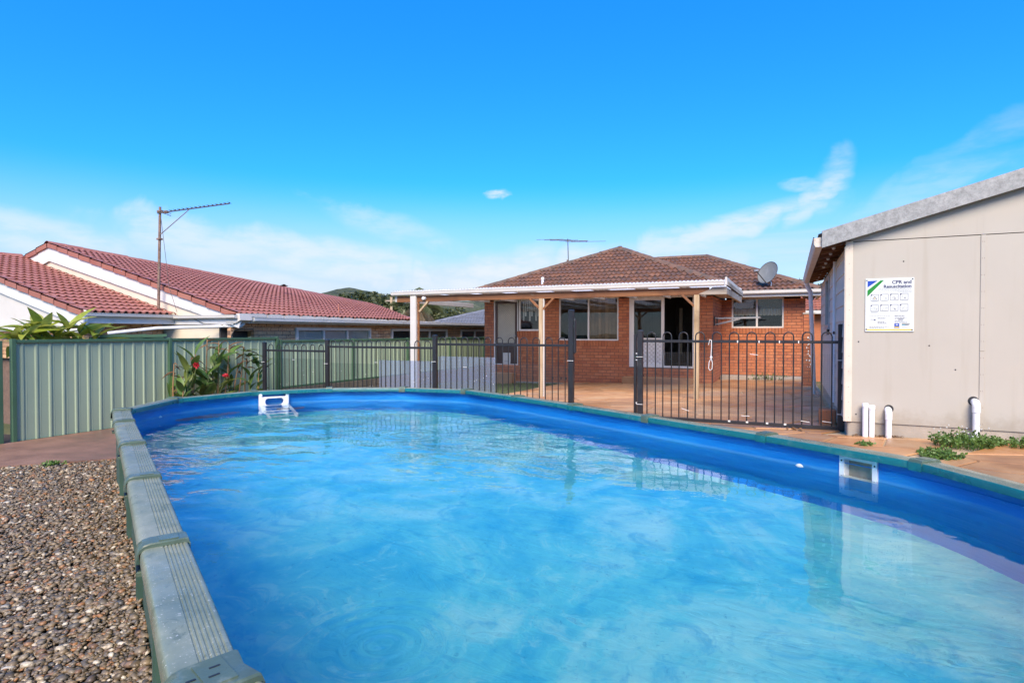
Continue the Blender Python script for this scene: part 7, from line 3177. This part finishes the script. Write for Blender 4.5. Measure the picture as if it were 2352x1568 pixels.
weed('leafy_weed', 'bushy green weed with tiny white flowers in front of the shed', 'weed', 1.60, 7.46, 0.24, 170, 0.23, 1, 16)
weed('leafy_weed', 'low green weeds against the shed base at the right edge', 'weed', 2.12, 7.62, 0.30, 150, 0.13, 2, 0, (1.3, .7))
weed('leafy_weed', 'low grassy weeds in the paving gap nearest the pool', 'weed', 1.30, 6.85, 0.22, 130, 0.06, 3, 0, (.8, 1.3))
weed('leafy_weed', 'tiny green weed where the slab meets the gravel', 'weed', -8.02, 4.18, 0.12, 30, 0.05, 4)
bpy.data.objects['leafy_weed.003'].location.z = 0.0
for o_ in bpy.data.objects['leafy_weed.003'].children:
    for v_ in o_.data.vertices:
        v_.co.z += 0.03 - pz(-8.02, 4.18) + pz(-8.02, 4.18) * 1.0
weed('garden_plant', 'strappy green plants in the bed under the recessed window', 'plant', -0.62, 18.55, 0.5, 150, 0.26, 6, 0, (1.2, .35))
weed('leafy_weed', 'small grass tuft by the shed corner', 'weed', 0.72, 7.30, 0.10, 22, 0.05, 7)
# litter of dry leaves and bark at the shed base
mb = MB()
r_ = random.Random(9)
for k in range(260):
    x = r_.uniform(0.66, 1.16)
    y = SY - 0.01 - abs(r_.gauss(0, .035))
    z = pz(x, y) + r_.uniform(0.0, .018)
    a = Vector((r_.gauss(0, 1), r_.gauss(0, 1), r_.gauss(0, .3))).normalized()
    b_ = a.cross(Vector((0, 0, 1))).normalized()
    L = r_.uniform(.008, .022)
    p = Vector((x, y, z))
    mb.add([p - a * L, p + b_ * L * .35, p + a * L, p - b_ * L * .35], [(0, 1, 2, 3)])
o = stuff(mb.build('leaf_litter', m_leaf_dead))
o['label'] = 'dry brown leaf litter along the shed base'
o['category'] = 'leaf litter'
for (x, y, s) in ((0.02, 8.2, .05), (-0.04, 8.23, .04), (0.10, 8.2, .045)):
    m4 = Matrix.Rotation(s * 60, 3, 'Z') @ Matrix.Diagonal((s, s, s)) 
    q = leaf_shape(s * 1.6, s, 0.5, 0.8)
    q.v = [Matrix.Rotation(s * 90, 3, 'Z') @ v_ + Vector((x, y, pz(x, y) + 0.02)) for v_ in q.v]
    o = q.build('fallen_leaf', m_leaf_dead, None, smooth=True)
    tag(o, {0.02: 'middle of three dry leaves fallen at the foot of the black fence', -0.04: 'leftmost of three dry leaves fallen at the foot of the black fence', 0.10: 'rightmost of three dry leaves fallen at the foot of the black fence'}[x], 'leaf', 'fallen leaves by the fence')

# a bird gliding over the red ridge
bd = thing('bird', 'small dark bird gliding above the long red roof', 'bird', (-13.81, 13.46, 3.003))
bp = Vector((-13.81, 13.46, 3.003))
mb = MB()
fx_ = Vector((-0.75, -0.62, 0.02)).normalized()
rx_ = fx_.cross(Vector((0, 0, 1))).normalized()
mb.tube([bp - fx_ * .12, bp - fx_ * .05, bp, bp + fx_ * .05, bp + fx_ * .085, bp + fx_ * .11], [0.006, .026, .034, .028, .018, .004], 8)
mb.add([bp - fx_ * .09, bp - fx_ * .2 + rx_ * .03, bp - fx_ * .2 - rx_ * .03], [(0, 1, 2)])
mb.build('body', m_darkmetal, bd, smooth=True)
for s_ in (-1, 1):
    mb = MB()
    w0 = bp + rx_ * .02 * s_
    mb.add([w0 + fx_ * .05, w0 - fx_ * .05, bp + rx_ * .17 * s_ - fx_ * .06 + Vector((0, 0, .03)), bp + rx_ * .26 * s_ - fx_ * .09 + Vector((0, 0, .015)), bp + rx_ * .17 * s_ + fx_ * .01 + Vector((0, 0, .035))], [(0, 1, 2, 3, 4)])
    mb.build('wing', m_darkmetal, bd)
